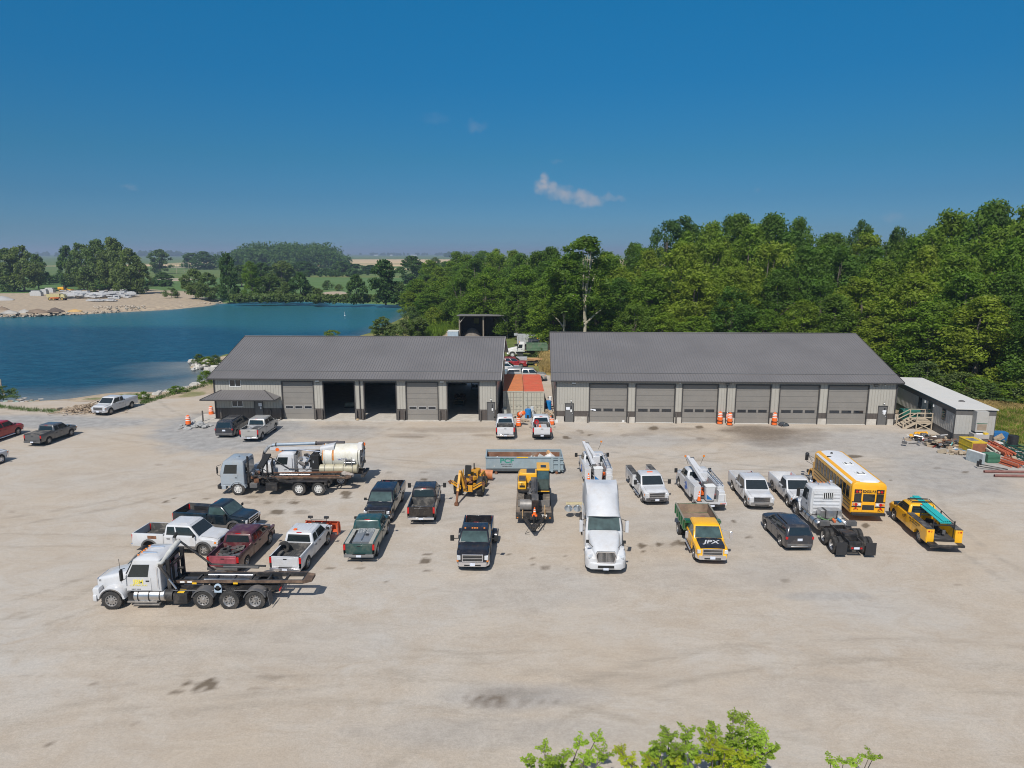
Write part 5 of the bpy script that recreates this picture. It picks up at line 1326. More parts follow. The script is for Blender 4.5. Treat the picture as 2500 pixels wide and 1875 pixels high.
def conv_cab(root,p,xb=1.05,xc=-.8,xr=-2.7,hw=1.18,hh=.74,zh0=1.62,zh1=2.02,roof=2.9,floor=1.18,glass=M_GLASS,visor=None,rake=.45,grille=M_CHROME,fend=None,horns=True,rearwin=True,r=.53,skirt=True,bump=None):
    fend = fend or p
    q = MB(); q.xloft([(xb-.02,hh*.84,.92,zh0-.12,.16,.05),(xb-.12,hh*.93,.86,zh0,.16,.05),(xb-.6,hh,.9,zh0+.12,.18,.05),(xc+.25,hh*1.03,1.0,zh1-.04,.2,.05),(xc-.05,hh*1.06,1.05,zh1+.03,.2,.05)],p,4); part(q,'hood',root)
    for s in (-1,1):
        arc_fender(root,0,s,r,r+.10,r+.22,hh*.7,hw-.0,fend,8,172)
        if skirt:
            q = MB(); q.xloft([(xb+.02,.2,.62,1.2,.1,.04,s*(hw-.34)),(r+.12,.24,.6,1.25,.1,.04,s*(hw-.27))],fend); part(q,'bumper_corner',root)
        q = MB(); q.obox((xb-.05,s*(hh+.16),1.02),(.16,.30,.2),M_HEAD,rz=s*-.3); part(q,'headlight',root,.02)
    q = MB(); q.box(xb-.04,xb+.02,-hh*.70,hh*.70,.92,zh0-.16,M_UNDER)
    for i in range(9): q.box(xb+.02,xb+.035,-hh*.66+i*hh*1.32/8-.012,-hh*.66+i*hh*1.32/8+.012,.95,zh0-.18,grille)
    q.box(xb-.03,xb+.04,-hh*.76,hh*.76,zh0-.16,zh0-.10,grille)
    for s in (-1,1): q.box(xb-.03,xb+.04,s*hh*.70,s*hh*.76,.92,zh0-.16,grille)
    part(q,'grille',root,smooth=False)
    q = MB(); q.xloft([(xb+.06,hw*.8,.48,.82,.06,.06),(xb+.0,hw*.97,.46,.84,.06,.06),(xb-.2,hw,.46,.84,.06,.06)],bump or M_CHROME); part(q,'front_bumper',root)
    zb = zh1 - .12; q = MB()
    q.zloft([(floor-.12,xr,xc,hw*.93,.05),(floor,xr,xc,hw*.96,.06),(zb,xr,xc,hw*.97,.07),(roof-.35,xr,xc-rake*.8,hw*.93,.1),(roof-.10,xr+.01,xc-rake,hw*.90,.12),(roof,xr+.12,xc-rake-.16,hw*.78,.14),(roof+.03,xr+.4,xc-rake-.5,hw*.5,.14)],p,4); cab = part(q,'cab_shell',root)
    F = [(xc,-hw*.93,zb+.10),(xc,hw*.93,zb+.10),(xc-rake*.93,hw*.89,roof-.20),(xc-rake*.93,-hw*.89,roof-.20)]
    pane(q:=MB(),F,.03,.97,.02,.95,glass,.03); part(q,'windshield',root,smooth=False)
    if rearwin:
        q = MB(); q.box(xr-.025,xr-.004,-.5,.5,zb+.25,roof-.32,glass); part(q,'rear_window',root,smooth=False)
    for s in (1,-1):
        c = [(xr,s*hw*.972,zb-.04),(xc,s*hw*.972,zb-.04),(xc-rake*.8,s*hw*.932,roof-.35),(xr,s*hw*.932,roof-.35)]
        q = MB()
        if s < 0: pane(q,c,.36,.94,.06,1.05,glass,.016)
        else: pane(q,[c[1],c[0],c[3],c[2]],.06,.64,.06,1.05,glass,.016)
        part(q,'side_window',root,smooth=False)
        q = MB(); xa, xe = xr + .28 * (xc-xr), xc - .06; y = hw * .972; q.box(xa,xe,s*y,s*(y+.012),floor-.05,zb-.06,p); do = part(q,'door',root,smooth=False)
        q = MB(); q.box(xa+.08,xa+.26,s*(y+.012),s*(y+.04),zb-.26,zb-.2,M_UNDER); q.cyl((xr+.14,s*(hw+.03),floor+.1),(xr+.14,s*(hw+.03),zb+.6),.018,M_CHROME,6); part(q,'handle',do)
        q = MB(); q.tube([(xc-.05,s*hw*.97,zb+.5),(xc+.05,s*(hw+.22),zb+.55),(xc+.05,s*(hw+.22),zb-.1),(xc-.03,s*hw*.97,zb-.1)],.02,M_UNDER,6); q.obox((xc+.04,s*(hw+.22),zb+.22),(.09,.22,.6),M_UNDER); part(q,'mirror',root,.02)
        q = MB(); q.box(xr+.3,xc+.0,s*(hw-.32),s*(hw-.02),.42,.5,M_ALU); q.box(xr+.3,xc,s*(hw-.3),s*(hw-.1),.5,.9,M_FRAME); part(q,'step',root,smooth=False)
    if visor:
        q = MB(); q.rings([[(xc-rake+.02,-hw*.9,roof-.1),(xc-rake+.26,-hw*.88,roof-.3),(xc-rake+.25,-hw*.88,roof-.33),(xc-rake,-hw*.9,roof-.16)],[(xc-rake+.12,0,roof-.06),(xc-rake+.42,0,roof-.27),(xc-rake+.41,0,roof-.30),(xc-rake+.1,0,roof-.12)],[(xc-rake+.02,hw*.9,roof-.1),(xc-rake+.26,hw*.88,roof-.3),(xc-rake+.25,hw*.88,roof-.33),(xc-rake,hw*.9,roof-.16)]],visor); part(q,'sun_visor',root)
    for yy in (-.6,-.22,0,.22,.6):
        q = MB(); q.obox((xc-rake-.12,yy,roof+.02),(.12,.08,.05),M_AMB); part(q,'roof_marker_light',root,.01)
    if horns:
        for yy in (-.4,.4):
            q = MB(); q.cyl((xr+.45,yy,roof+.08),(xc-rake-.3,yy,roof+.08),.03,M_CHROME,8,.06); q.cyl((xr+.6,yy,roof),(xr+.6,yy,roof+.08),.02,M_CHROME,6); part(q,'air_horn',root)
    return zb
def duals(root,xs,r=.52,hw=1.2,style='dual',inner=True):
    for x in xs:
        for s in (-1,1):
            wheel(root,x,s*(hw-.15),r,.27,style)
            if inner: wheel(root,x,s*(hw-.47),r,.27,style)
        q = MB(); q.cyl((x,-hw+.3,r),(x,hw-.3,r),.10,M_FRAME,10); q.sph((x,0,r),.22,M_FRAME,10); part(q,'axle',root)
def hoist(root,x0,x1,z,rusty=True,w=.5,n=8,hook=True):
    mr = mat('worn_hoist_rail',(.10,.065,.045),.75,var=.25,scale=2,dirt=(.30,.20,.13),dscale=2,damt=.6) if rusty else M_FRAME
    q = MB(); q.box(x0,x1,-w,-w+.12,z,z+.2,M_FRAME); q.box(x0,x1,w-.12,w,z,z+.2,M_FRAME)
    q.box(x0-.0,x1,-w-.06,-w-.001,z+.08,z+.21,mr); q.box(x0,x1,w+.001,w+.06,z+.08,z+.21,mr)
    for i in range(n): xx = x0 + .05 + (x1-x0-.2) * i / (n-1); q.box(xx-.05,xx+.05,-w+.121,w-.121,z+.04,z+.17,M_FRAME)
    q.add([(x0,-w,z),(x0,-w,z+.2),(x0-.45,-w+.15,z+.2),(x0-.45,-w+.15,z+.05),(x0,w,z),(x0,w,z+.2),(x0-.45,w-.15,z+.2),(x0-.45,w-.15,z+.05)],[(0,1,2,3),(7,6,5,4),(1,5,6,2),(3,2,6,7)],mr)
    part(q,'hoist_rails',root,smooth=False)
    q = MB(); q.box(x0+2.6,x1-1.2,-.22,.22,z-.02,z+.1,M_FRAME); q.cyl((x0+3,-.3,z+.12),(x1-1.5,-.3,z+.14),.07,M_STEEL,10); q.cyl((x0+3,.3,z+.12),(x1-1.5,.3,z+.14),.07,M_STEEL,10); part(q,'hydraulic_cylinder',root)
    if hook:
        q = MB(); q.tube([(x1-.1,0,z+.15),(x1+.05,0,z+.55),(x1-.08,0,z+.72),(x1-.28,0,z+.7)],.07,M_FRAME,8); part(q,'hook',root)

# A: white roll off truck, nearest
T = empty('roll_off_truck'); tag(T,'white conventional roll off truck with an empty black hoist, nearest the camera','roll-off truck')
conv_cab(T,P_WHITE,xb=1.0,xc=-.85,xr=-2.75,visor=mat('smoke_visor',(.03,.06,.09),.15),rake=.42,bump=P_WHITE)
for s in (-1,1): wheel(T,0,s*1.03,.53,.36,'big'); arc_fender(T,0,s,.53,.62,.68,1.16,1.2,M_PLASTIC,5,150,'wheel_arch')
chassis(T,-8.9,-.4)
duals(T,(-6.35,-7.75),.53); 
for s in (-1,1): wheel(T,-4.95,s*1.03,.52,.30,'big',z=.57)
q = MB(); q.cyl((-4.95,-1,.57),(-4.95,1,.57),.09,M_FRAME,8); part(q,'axle',T)
for s in (-1,1):
    for xx in (-4.95,-7.75): arc_fender(T,xx,s,.53,.60,.66,.62,1.22,M_PLASTIC,20,160)
    htank(T,-2.9,-1.15,s*.86,.72,.33,M_ALU,bands=3)
    q = MB(); q.box(-1.2,-2.6,s*1.0,s*1.24,.30,.36,M_ALU); part(q,'step',T,smooth=False)
q = MB(); q.lathe([(0,-3.3),(.34,-3.29),(.34,-2.92),(0,-2.91)],M_FRAME,18,'X',(0,.86,.72)); part(q,'hydraulic_tank',T)
q = MB(); q.box(-3.36,-4.12,.6,1.2,.36,.95,M_FRAME); part(q,'toolbox',T,.02)
q = MB(); q.obox((-3.75,.95,.975),(.35,.35,.03),mat('yellow_chocks',(.8,.5,.03),.5)); part(q,'wheel_chock',T)
hoist(T,-10.2,-3.2,1.18)
q = MB()
for s in (-1,1): q.box(-2.95,-3.15,s*.75,s*.87,1.0,2.75,M_FRAME)
q.box(-2.95,-3.15,-.749,.749,1.0,1.15,M_FRAME); q.box(-2.98,-3.12,-.749,.749,2.2,2.3,M_FRAME); q.box(-3.0,-3.1,-.35,-.25,1.15,2.3,M_FRAME); q.box(-3.0,-3.1,.25,.35,1.15,2.3,M_FRAME); part(q,'headache_rack',T,smooth=False)
q = MB(); q.cyl((-2.75,1.12,2.55),(-2.75,-1.12,2.95),.15,mat('pale_tarp',(.5,.5,.47),.8,var=.15,bump=.5,bscale=6),12); q.box(-2.7,-2.95,-1.15,1.15,2.5,2.62,M_FRAME); part(q,'tarp_roll',T)
q = MB(); q.cyl((-2.72,1.12,2.5),(-3.55,1.12,1.2),.05,M_STEEL,8); q.cyl((-2.72,1.12,2.55),(-3.2,1.12,1.8),.075,M_FRAME,8); part(q,'tarp_arm',T); q = MB(); q.tube([(-2.8,-1.12,3.0),(-4.5,-1.15,1.55),(-7.6,-1.15,1.45)],.06,M_FRAME,8); q.cyl((-5.2,-1.15,1.42),(-7.2,-1.15,1.38),.09,M_PLASTIC,8); part(q,'tarp_arm',T)
q = MB(); q.cyl((-2.6,-1.0,1.0),(-2.6,-1.0,3.25),.10,M_ALU,10); q.cyl((-2.6,-1.0,3.25),(-2.75,-1.0,3.5),.09,M_UNDER,10); part(q,'exhaust_stack',T)
q = MB(); q.cyl((-.75,1.3,1.6),(-.72,1.32,3.0),.012,M_UNDER,5); part(q,'antenna',T)
for xx, s_, m_ in ((-4.15,.58,'y'),(-6.4,.58,'y'),(-3.9,.58,'w'),(-3.5,.58,'w')):
    q = MB(); q.box(xx,xx-.25,s_,s_+.012,1.2 if m_=='y' else 1.28,1.3 if m_=='y' else 1.38,mat('yellow_label',(.85,.5,.02),.5)if m_=='y' else M_WHITE); part(q,'warning_label',T,smooth=False)
q = MB(); q.box(-5.55,-5.95,1.0,1.06,.95,1.25,mat('pale_blue_bracket',(.4,.5,.6),.5)); q.cyl((-5.75,1.0,1.25),(-5.75,1.06,1.25),.2,mat('pale_blue_bracket',(.4,.5,.6),.5),14); q.cyl((-5.75,1.06,1.25),(-5.75,1.07,1.25),.11,M_UNDER,12); part(q,'roller_bracket',T)
for s in (-1,1):
    q = MB(); q.obox((-8.5,s*.92,.62),(.03,.55,.7),M_PLASTIC,ry=.15); part(q,'mud_flap',T); q = MB(); q.box(-8.9,-8.95,s*.3,s*.6,.8,.92,M_TAIL); part(q,'taillight',T)
q = MB(); q.tube([(-3.2,.95,1.02),(-8.3,.95,1.0)],.03,M_PLASTIC,6); q.box(-3.4,-8.3,.62,.8,.9,1.0,M_FRAME); part(q,'side_rail',T)
YT = mat('yellow_lettering',(.78,.66,.10),.5)
tx = text('JBM',.34,YT,T,(-1.55,1.167,1.62),TX_LEFT,bold=.01); text('CONTRACTING',.13,YT,T,(-1.55,1.167,1.42),TX_LEFT); text('S3',.14,M_UNDER,T,(.78,.725,1.5),TX_LEFT); text('USDOT 245240',.075,M_UNDER,T,(-1.4,1.167,1.2),TX_LEFT)
put(T,(274,1489.5),(0,1.2),180)

# B: grey cab over roll off truck
T = empty('roll_off_truck'); tag(T,'blue grey flat nosed roll off truck in front of the vacuum truck','roll-off truck')
q = MB(); q.zloft([(.78,.0-.55,1.35,1.18,.08),(1.3,-.55,1.35,1.2,.08),(1.9,-.55,1.35,1.2,.08),(2.6,-.55,1.12,1.16,.10),(2.78,-.5,1.05,1.12,.12),(2.86,-.35,.85,.95,.12)],P_CABG,3); part(q,'cab_shell',T)
pane(q:=MB(),[(1.35,-1.15,1.85),(1.35,1.15,1.85),(1.14,1.1,2.62),(1.14,-1.1,2.62)],.04,.96,.05,.95,M_GLASS,.02); part(q,'windshield',T,smooth=False)
for s in (-1,1):
    q = MB(); c = [(-.55,s*1.2,1.75),(1.35,s*1.2,1.75),(1.12,s*1.165,2.6),(-.55,s*1.165,2.6)]
    if s < 0: pane(q,c,.30,.86,.08,.92,M_GLASS,.02)
    else: pane(q,[c[1],c[0],c[3],c[2]],.14,.70,.08,.92,M_GLASS,.02)
    part(q,'side_window',T,smooth=False)
    q = MB(); q.box(-.05,1.15,s*1.2,s*1.215,.95,1.72,P_CABG); do = part(q,'door',T,smooth=False); q = MB(); q.box(.02,.16,s*1.215,s*1.24,1.45,1.5,M_UNDER); part(q,'handle',do)
    q = MB(); q.tube([(1.2,s*1.17,2.55),(1.45,s*1.42,2.5),(1.45,s*1.42,1.8),(1.3,s*1.2,1.6)],.018,M_UNDER,6); q.obox((1.44,s*1.42,2.15),(.06,.18,.5),M_UNDER); part(q,'mirror',T)
    wheel(T,0,s*1.05,.52,.30,'white'); arc_fender(T,0,s,.52,.60,.68,.8,1.25,P_CABG,10,170)
    q = MB(); q.box(.95,1.35,s*.75,s*1.2,.5,.85,P_CABG); part(q,'step',T,.02); q = MB(); q.obox((1.36,s*.85,1.1),(.05,.3,.18),M_HEAD); part(q,'headlight',T)
    q = MB(); q.obox((-6.9,s*.9,.6),(.03,.55,.5),M_PLASTIC,ry=.3); part(q,'mud_flap',T)
q = MB(); q.box(1.4,1.62,-1.2,1.2,.55,.85,M_FRAME); q.beam((1.5,1.2,.7),(1.3,1.3,.7),.1,.3,M_FRAME); part(q,'front_bumper',T,.03)
q = MB(); q.box(-.62,-.552,-.85,.85,1.7,2.55,M_GLASS); part(q,'rear_window',T); q = MB(); q.cyl((.3,0,2.86),(.3,0,2.95),.16,P_CABG,12); part(q,'roof_vent',T)
chassis(T,-7.3,1.2,.75,.98); duals(T,(-4.85,-6.4),.52,1.2,'white')
q = MB(); rnd = random.Random(5)
for i in range(30): q.obox((rnd.uniform(-1.5,-.75),rnd.uniform(-.6,.9),rnd.uniform(1.0,1.7)),(rnd.uniform(.1,.4),rnd.uniform(.1,.4),rnd.uniform(.08,.3)),rnd.choice([M_FRAME,M_UNDER,M_RUST,M_ALU]),rz=rnd.random())
q.sph((-1.0,.55,1.55),.22,M_ALU,12); q.cyl((-.75,.75,.9),(-.75,.75,3.1),.09,M_FRAME,8); part(q,'engine',T)
hoist(T,-8.4,-1.4,1.12,hook=False)
q = MB(); q.beam((-1.7,.5,1.3),(-8.0,.5,1.42),.05,.07,M_RUST); q.beam((-1.6,.8,1.45),(-4.9,.8,.95),.08,.1,M_FRAME); q.beam((-1.7,-.5,1.3),(-8.0,-.5,1.42),.06,.1,M_RUST); q.beam((-8.0,-.5,1.35),(-8.9,0,1.25),.35,.2,mat('pale_tail',(.4,.36,.32),.7,dirt=(.2,.1,.06),damt=.6)); part(q,'hoist_arm',T,smooth=False)
q = MB()
for s in (-1,1): q.box(-1.75,-1.87,s*.5,s*.6,1.0,2.35,M_FRAME); q.box(-2.15,-2.27,s*.5,s*.6,1.0,2.3,M_FRAME)
part(q,'headache_rack',T,smooth=False)
q = MB(); q.obox((-1.8,0,2.5),(.5,2.3,.16),M_UNDER,rz=.05,rx=-.18); q.tube([(-1.9,1.15,2.35),(-3.3,1.15,1.25)],.035,M_FRAME,6); q.tube([(-1.7,1.15,2.3),(-2.6,1.1,1.0)],.03,M_FRAME,6); q.tube([(-1.9,-1.1,2.5),(-3.4,-1.1,1.5),(-6.5,-1.1,1.4)],.04,M_FRAME,6); part(q,'tarp_roll',T)
q = MB(); q.box(-1.55,-.95,.55,1.2,.62,.98,M_PLASTIC); part(q,'battery_box',T,.02); q = MB(); q.box(-3.1,-2.2,.55,1.15,.35,.95,M_FRAME); part(q,'toolbox',T,.03)
htank(T,-3.9,-2.3,-.85,.75,.3,M_ALU)
q = MB()
for s in (-1,1): q.box(-4.1,-7.1,s*1.2,s*.6,1.1,1.14,M_FRAME); q.box(-6.9,-7.1,s*1.2,s*.6,.85,1.1,M_FRAME)
part(q,'fender',T,smooth=False)
text('ROLL OFF',.12,YT,T,(-3.4,.515,1.22),TX_LEFT)
put(T,(582,1209.5),(0,1.2),180)

# C: vacuum truck
T = empty('vacuum_truck'); tag(T,'white vacuum tanker truck with a rust streaked tank and a boom over its cab','vacuum truck')
TKM = mat('cream_tank_paint',(.62,.61,.55),.45,var=.05,dirt=(.42,.36,.22),dscale=.9,damt=.5); RSTR = mat('rust_streak',(.50,.20,.05),.7,var=.25,scale=6); TAN = mat('tan_tank_paint',(.42,.39,.28),.45,var=.1,dirt=(.3,.24,.14),damt=.5)
zc = conv_cab(T,P_WHITE,xb=1.05,xc=-1.0,xr=-2.65,zh0=1.55,zh1=1.95,roof=2.75,rake=.3,horns=False,fend=P_WHITE)
for s in (-1,1): wheel(T,0,s*1.03,.52,.3,'white')
chassis(T,-9.4,-.4); duals(T,(-5.1,-6.45),.52,1.2,"white")
q = MB(); q.lathe([(0,-9.05),(.75,-9.0),(1.0,-8.9),(1.0,-5.0),(.8,-4.85),(0,-4.8)],TKM,32,'X',(0,0,2.3)); tk = part(q,'tank',T)
q = MB()
for xx in (-8.95,-6.0,-5.1): q.lathe([(1.002,xx-.04),(1.05,xx-.04),(1.05,xx+.04),(1.002,xx+.04)],TKM,32,'X',(0,0,2.3))
part(q,'stiffening_ring',tk)
for xx, w_ in ((-6.12,.14),(-5.02,.10)):
    q = MB(); rs = []
    for i in range(10): a = R(-10+i*11); rs.append([(xx-w_*(1.1-i*.06),1.008*math.cos(a),2.3+1.008*math.sin(a)),(xx+w_*(.9-i*.05),1.008*math.cos(a),2.3+1.008*math.sin(a))])
    q.rings(rs,RSTR,False,False,closed=False); part(q,'rust_streak',tk)
q = MB(); q.lathe([(1.06,-.0),(1.12,.02),(1.12,.18),(1.0,.2)],TKM,32,'X',(-9.28,0,2.3)); q.lathe([(0,-.28),(.7,-.2),(1.05,0)],mat('weathered_cream',(.4,.37,.32),.6,var=.2,dirt=(.2,.12,.08),damt=.6),32,'X',(-9.1,0,2.3)); part(q,'tank_door',tk)
q = MB(); rnd = random.Random(3)
for i in range(18): q.tube([(-9.3,rnd.uniform(-.9,.9),rnd.uniform(1.6,3.3)),(-9.42,rnd.uniform(-.9,.9),rnd.uniform(1.5,3.3))],.03,rnd.choice([M_RUST,M_FRAME,M_REFL]),6)
q.box(-9.5,-9.0,.3,.9,3.0,3.5,M_REFL); q.obox((-9.45,-.4,3.15),(.14,.14,.22),M_ORANGE); q.obox((-9.6,.5,1.9),(.3,.2,.2),M_UNDER); part(q,'tailgate_fittings',T)
q = MB(); q.xloft([(-5.9,.8,2.9,3.42,.2,.1),(-4.75,.75,2.6,3.2,.2,.1)],P_WHITE); part(q,'filter_housing',T)
htank(T,-9.0,-4.7,.98,1.42,.36,TAN,'water_tank',4); htank(T,-9.0,-4.7,-.98,1.42,.36,TAN,'water_tank',4)
q = MB()
for i in range(2):
    for k in range(2): q.cyl((-7.5,1.12,1.98+i*.2),(-8.7+k*.2,1.12,1.98+i*.2),.07,M_STEEL,10)
for xx in (-7.65,-8.35): q.box(xx-.03,xx+.03,1.19,1.23,.9,2.45,M_ALU)
for k in range(6): q.box(-8.35,-7.65,1.19,1.22,1.0+k*.24,1.03+k*.24,M_ALU)
part(q,'ladder',T)
q = MB(); q.cyl((-6.6,-.1,3.35),(-4.2,-.1,3.30),.14,mat('dark_hose',(.06,.055,.06),.6,bump=.8,bscale=25),14); q.tube([(-4.2,-.1,3.3),(-.95,.1,3.24),(-.6,.12,3.2)],.13,mat('grey_blue_pipe',(.26,.32,.38),.4,var=.08),14); q.tube([(-.6,.12,3.2),(-.25,.15,3.05),(.1,.2,2.6)],.13,mat('grey_pipe',(.28,.29,.30),.45),14); q.tube([(.1,.2,2.6),(.3,.25,1.75)],.12,mat('dark_hose',(.06,.055,.06),.6),14)
for p_ in ((-4.2,-.1,3.3),(-.9,.1,3.24),(.1,.2,2.6)): q.cyl((p_[0]-.05,p_[1],p_[2]),(p_[0]+.05,p_[1],p_[2]),.165,M_FRAME,14)
part(q,'suction_hose',T)
q = MB(); q.beam((-5.0,.35,3.05),(-.5,.45,2.98),.16,.22,P_WHITE); q.beam((-5.0,.35,2.9),(-4.5,.3,2.3),.16,.2,P_WHITE); q.cyl((-4.6,.35,2.7),(-2.4,.42,2.95),.06,M_CHROME,8); part(q,'boom',T)
q = MB(); q.cyl((-1.15,.62,2.95),(-1.15,.66,2.95),.15,M_ORANGE,14); part(q,'marker_disc',T)
q = MB(); q.cyl((-3.35,-.3,1.75),(-3.35,.95,1.75),.55,P_WHITE,20); q.box(-4.0,-2.9,-.8,.9,1.05,1.5,P_WHITE); part(q,'blower_housing',T)
q = MB(); q.tube([(-3.0,.9,2.0),(-3.5,1.0,1.7)],.16,M_PLASTIC,12); q.tube([(-3.3,.95,1.5),(-3.9,.9,2.3)],.13,M_ALU,12); q.box(-4.6,-3.9,-.9,.9,1.1,2.5,M_UNDER)
for i in range(14): q.obox((rnd.uniform(-4.4,-2.9),rnd.uniform(-.6,1.0),rnd.uniform(1.6,2.6)),(.25,.2,.2),rnd.choice([M_UNDER,M_ALU,M_FRAME,P_WHITE]),rz=rnd.random())
part(q,'pump_unit',T)
q = MB(); q.cyl((-2.78,.95,1.0),(-2.78,.95,2.6),.13,M_ALU,12); q.cyl((-2.78,.95,2.6),(-2.95,.95,2.95),.08,M_UNDER,8); part(q,'exhaust_stack',T)
q = MB(); q.lathe([(0,-.5),(.12,-.48),(.12,.5),(0,.52)],M_ALU,12,'X',(-3.6,.7,1.15)); part(q,'fuel_tank',T)
for s in (-1,1): arc_fender(T,-5.1,s,.52,.60,.65,.6,1.2,M_PLASTIC,15,165); arc_fender(T,-6.45,s,.52,.60,.65,.6,1.2,M_PLASTIC,15,165)
q = MB(); q.box(-9.3,-9.7,-1.1,1.1,.7,.85,M_FRAME); part(q,'rear_bumper',T)
text('VACTOR',.2,mat('blue_lettering',(.06,.09,.30),.5),tk,(-6.6,1.02,2.22),TX_LEFT,shear=.2); text('DIST',.13,M_UNDER,T,(-1.9,1.17,1.38),TX_LEFT)
def squeeze(o):
    for c in list(o.children): squeeze(c)
    if o.name.split('.')[0] in ('tank','stiffening_ring','rust_streak','tank_door','tailgate_fittings','water_tank','strap','ladder','rear_bumper','chassis_frame'):
        for v_ in o.data.vertices:
            if v_.co.x < -5: v_.co.x = -5 + (v_.co.x+5) * .72
bpy.context.view_layer.update(); squeeze(T)
put(T,(643,1186),(0,1.2),180)

# D: white highway tractor with tall sleeper
T = empty('semi_tractor'); tag(T,'white highway tractor with a tall curved sleeper roof facing the camera','semi truck')
PW = P_WHITE
q = MB(); q.xloft([(1.22,.52,.98,1.30,.12,.05),(1.12,.66,.9,1.5,.2,.05),(.7,.82,.9,1.72,.3,.05),(0,.93,.95,1.93,.32,.05),(-.75,1.0,1.0,2.10,.3,.05)],PW,5); part(q,'hood',T)
for s in (-1,1):
    q = MB(); q.xloft([(1.24,.26,.5,1.05,.2,.1,s*.74),(1.05,.36,.42,1.28,.22,.1,s*.82),(.66,.36,.42,1.42,.25,.1,s*.86)],PW,4); part(q,'bumper_corner',T)
    arc_fender(T,0,s,.52,.60,.80,.6,1.2,PW,0,178)
    q = MB(); q.obox((1.10,s*.86,1.18),(.12,.46,.22),M_HEAD,rz=s*-.5,ry=-.35); part(q,'headlight',T,.05)
    wheel(T,0,s*1.03,.52,.3,'big')
q = MB(); q.xloft([(1.38,.6,.46,.78,.1,.1),(1.30,.95,.42,.84,.1,.1),(1.05,1.17,.42,.84,.1,.1)],PW,4); fb = part(q,'front_bumper',T); q = MB(); q.box(1.36,1.40,-.48,.48,.55,.70,M_UNDER); part(q,'air_intake',fb); q = MB(); q.box(1.40,1.415,-.16,.16,.42,.56,M_PLATE); part(q,'licence_plate',T)
q = MB(); gp = [(-.50,.86),(.50,.86),(.60,1.30),(.52,1.50),(-.52,1.50),(-.60,1.30)]
q.add([(1.20+(1.5-z)*.12,y,z)for y,z in gp]+[(1.0,y,z)for y,z in gp],[(0,1,2,3,4,5)]+[(i,(i+6),(i+1)%6+6,(i+1)%6)for i in range(6)],M_UNDER)
for i in range(15): y = -.46 + i * .92 / 14; q.beam((1.225+.077,y,.88),(1.225,y*1.05,1.47),.018,.03,M_CHROME)
pts = [(1.235+(1.5-z)*.12,y,z)for y,z in gp]; 
for i in range(6): q.beam(pts[i],pts[(i+1)%6],.06,.06,M_CHROME)
q.beam((1.315,0,.88),(1.24,0,1.5),.03,.04,M_CHROME); part(q,'grille',T,smooth=False)
q = MB(); q.zloft([(1.0,-4.35,-.7,1.13,.08),(2.0,-4.35,-.72,1.14,.1),(2.45,-4.35,-.95,1.10,.15),(2.85,-4.35,-1.2,1.05,.2),(2.98,-4.35,-1.35,1.0,.2)],PW,4); part(q,'cab_shell',T)
pane(q:=MB(),[(-.70,-1.05,2.08),(-.70,1.05,2.08),(-1.17,.98,2.82),(-1.17,-.98,2.82)],.02,.98,.02,.97,M_GLASSG,.05); part(q,'windshield',T,smooth=False)
# swept roof fairing: a scoop that rises toward the rear
q = MB(); rs = []
for i in range(11):
    t_ = i / 10; x = -1.12 - 2.85 * t_; zt = 2.93 + 1.22 * (math.sin(t_*math.pi/2)) ** .8; ring = []
    for k in range(13):
        a = math.pi * k / 12; yy = (1.02+.17*t_) * math.cos(a); cc = abs(math.cos(a)) ** (2.6+14*t_**1.5); zz = 2.8 + (zt-2.8) * (1-cc) ** .55 if cc < 1 else 2.8
        dip = .16 * (1-t_) * t_ * 4 * max(0,1-(yy/.62)**2) if abs(yy) < .62 else (.10*t_ if abs(yy)>.85 and zz>3.0 else 0)
        ring.append((x+.28*(1-t_)*(1-min(abs(yy)/1.08,1)**2),yy,zz+dip))
    rs.append(ring)
rs.append([(-4.35,y,z)for x,y,z in rs[-1]])
q.rings(rs,PW,True,True,closed=True); q.box(-4.3,-1.6,-1.04,1.04,2.6,2.95,PW); part(q,'roof_fairing',T)
q = MB(); q.obox((-2.05,.06,3.47),(.30,.13,.03),mat('blue_badge',(.03,.04,.2),.3),ry=.35,rz=.5); part(q,'badge',T)
for yy in (-.8,-.2,0,.2,.8):
    q = MB(); q.obox((-1.22,yy,2.92),(.07,.14,.05),M_AMB); part(q,'roof_marker_light',T,.01)
for s in (1,-1):
    q = MB(); q.obox((-1.7,s*1.118,2.35),(1.0,.02,.6),M_GLASS,rx=s*.09); part(q,'side_window',T)
    q = MB(); q.box(-2.3,-.85,s*1.14,s*1.155,.98,2.0,PW); do = part(q,'door',T,smooth=False); q = MB(); q.box(-2.2,-2.05,s*1.155,s*1.18,1.8,1.86,M_UNDER); part(q,'handle',do)
    q = MB(); q.tube([(-.95,s*1.08,2.75),(-.75,s*1.38,2.7),(-.75,s*1.38,2.0),(-.9,s*1.12,2.0)],.02,M_UNDER,6); q.obox((-.76,s*1.42,2.32),(.16,.2,.72),PW); part(q,'mirror',T,.04)
    q = MB(); q.tube([(.75,s*.75,1.6),(.85,s*1.05,1.95)],.015,M_UNDER,6); q.obox((.86,s*1.1,2.0),(.1,.17,.17),M_UNDER); part(q,'hood_mirror',T,.02)
    q = MB(); q.box(-4.3,-.75,s*1.15,s*.9,.4,.95,PW); part(q,'side_fairing',T,.04)
    q = MB(); q.box(-4.95,-4.36,s*1.16,s*1.12,1.0,3.7,PW); part(q,'side_extender',T)
    q = MB(); q.obox((-6.9,s*.92,.55),(.03,.6,.6),M_UNDER); part(q,'mud_flap',T)
chassis(T,-6.9,-.5); duals(T,(-5.1,-6.35),.52,1.22,'dual')
q = MB(); q.cyl((-5.7,0,1.1),(-5.7,0,1.2),.45,M_FRAME,16); part(q,'fifth_wheel',T)
put(T,(1479,1408),(1.38,0),-93)
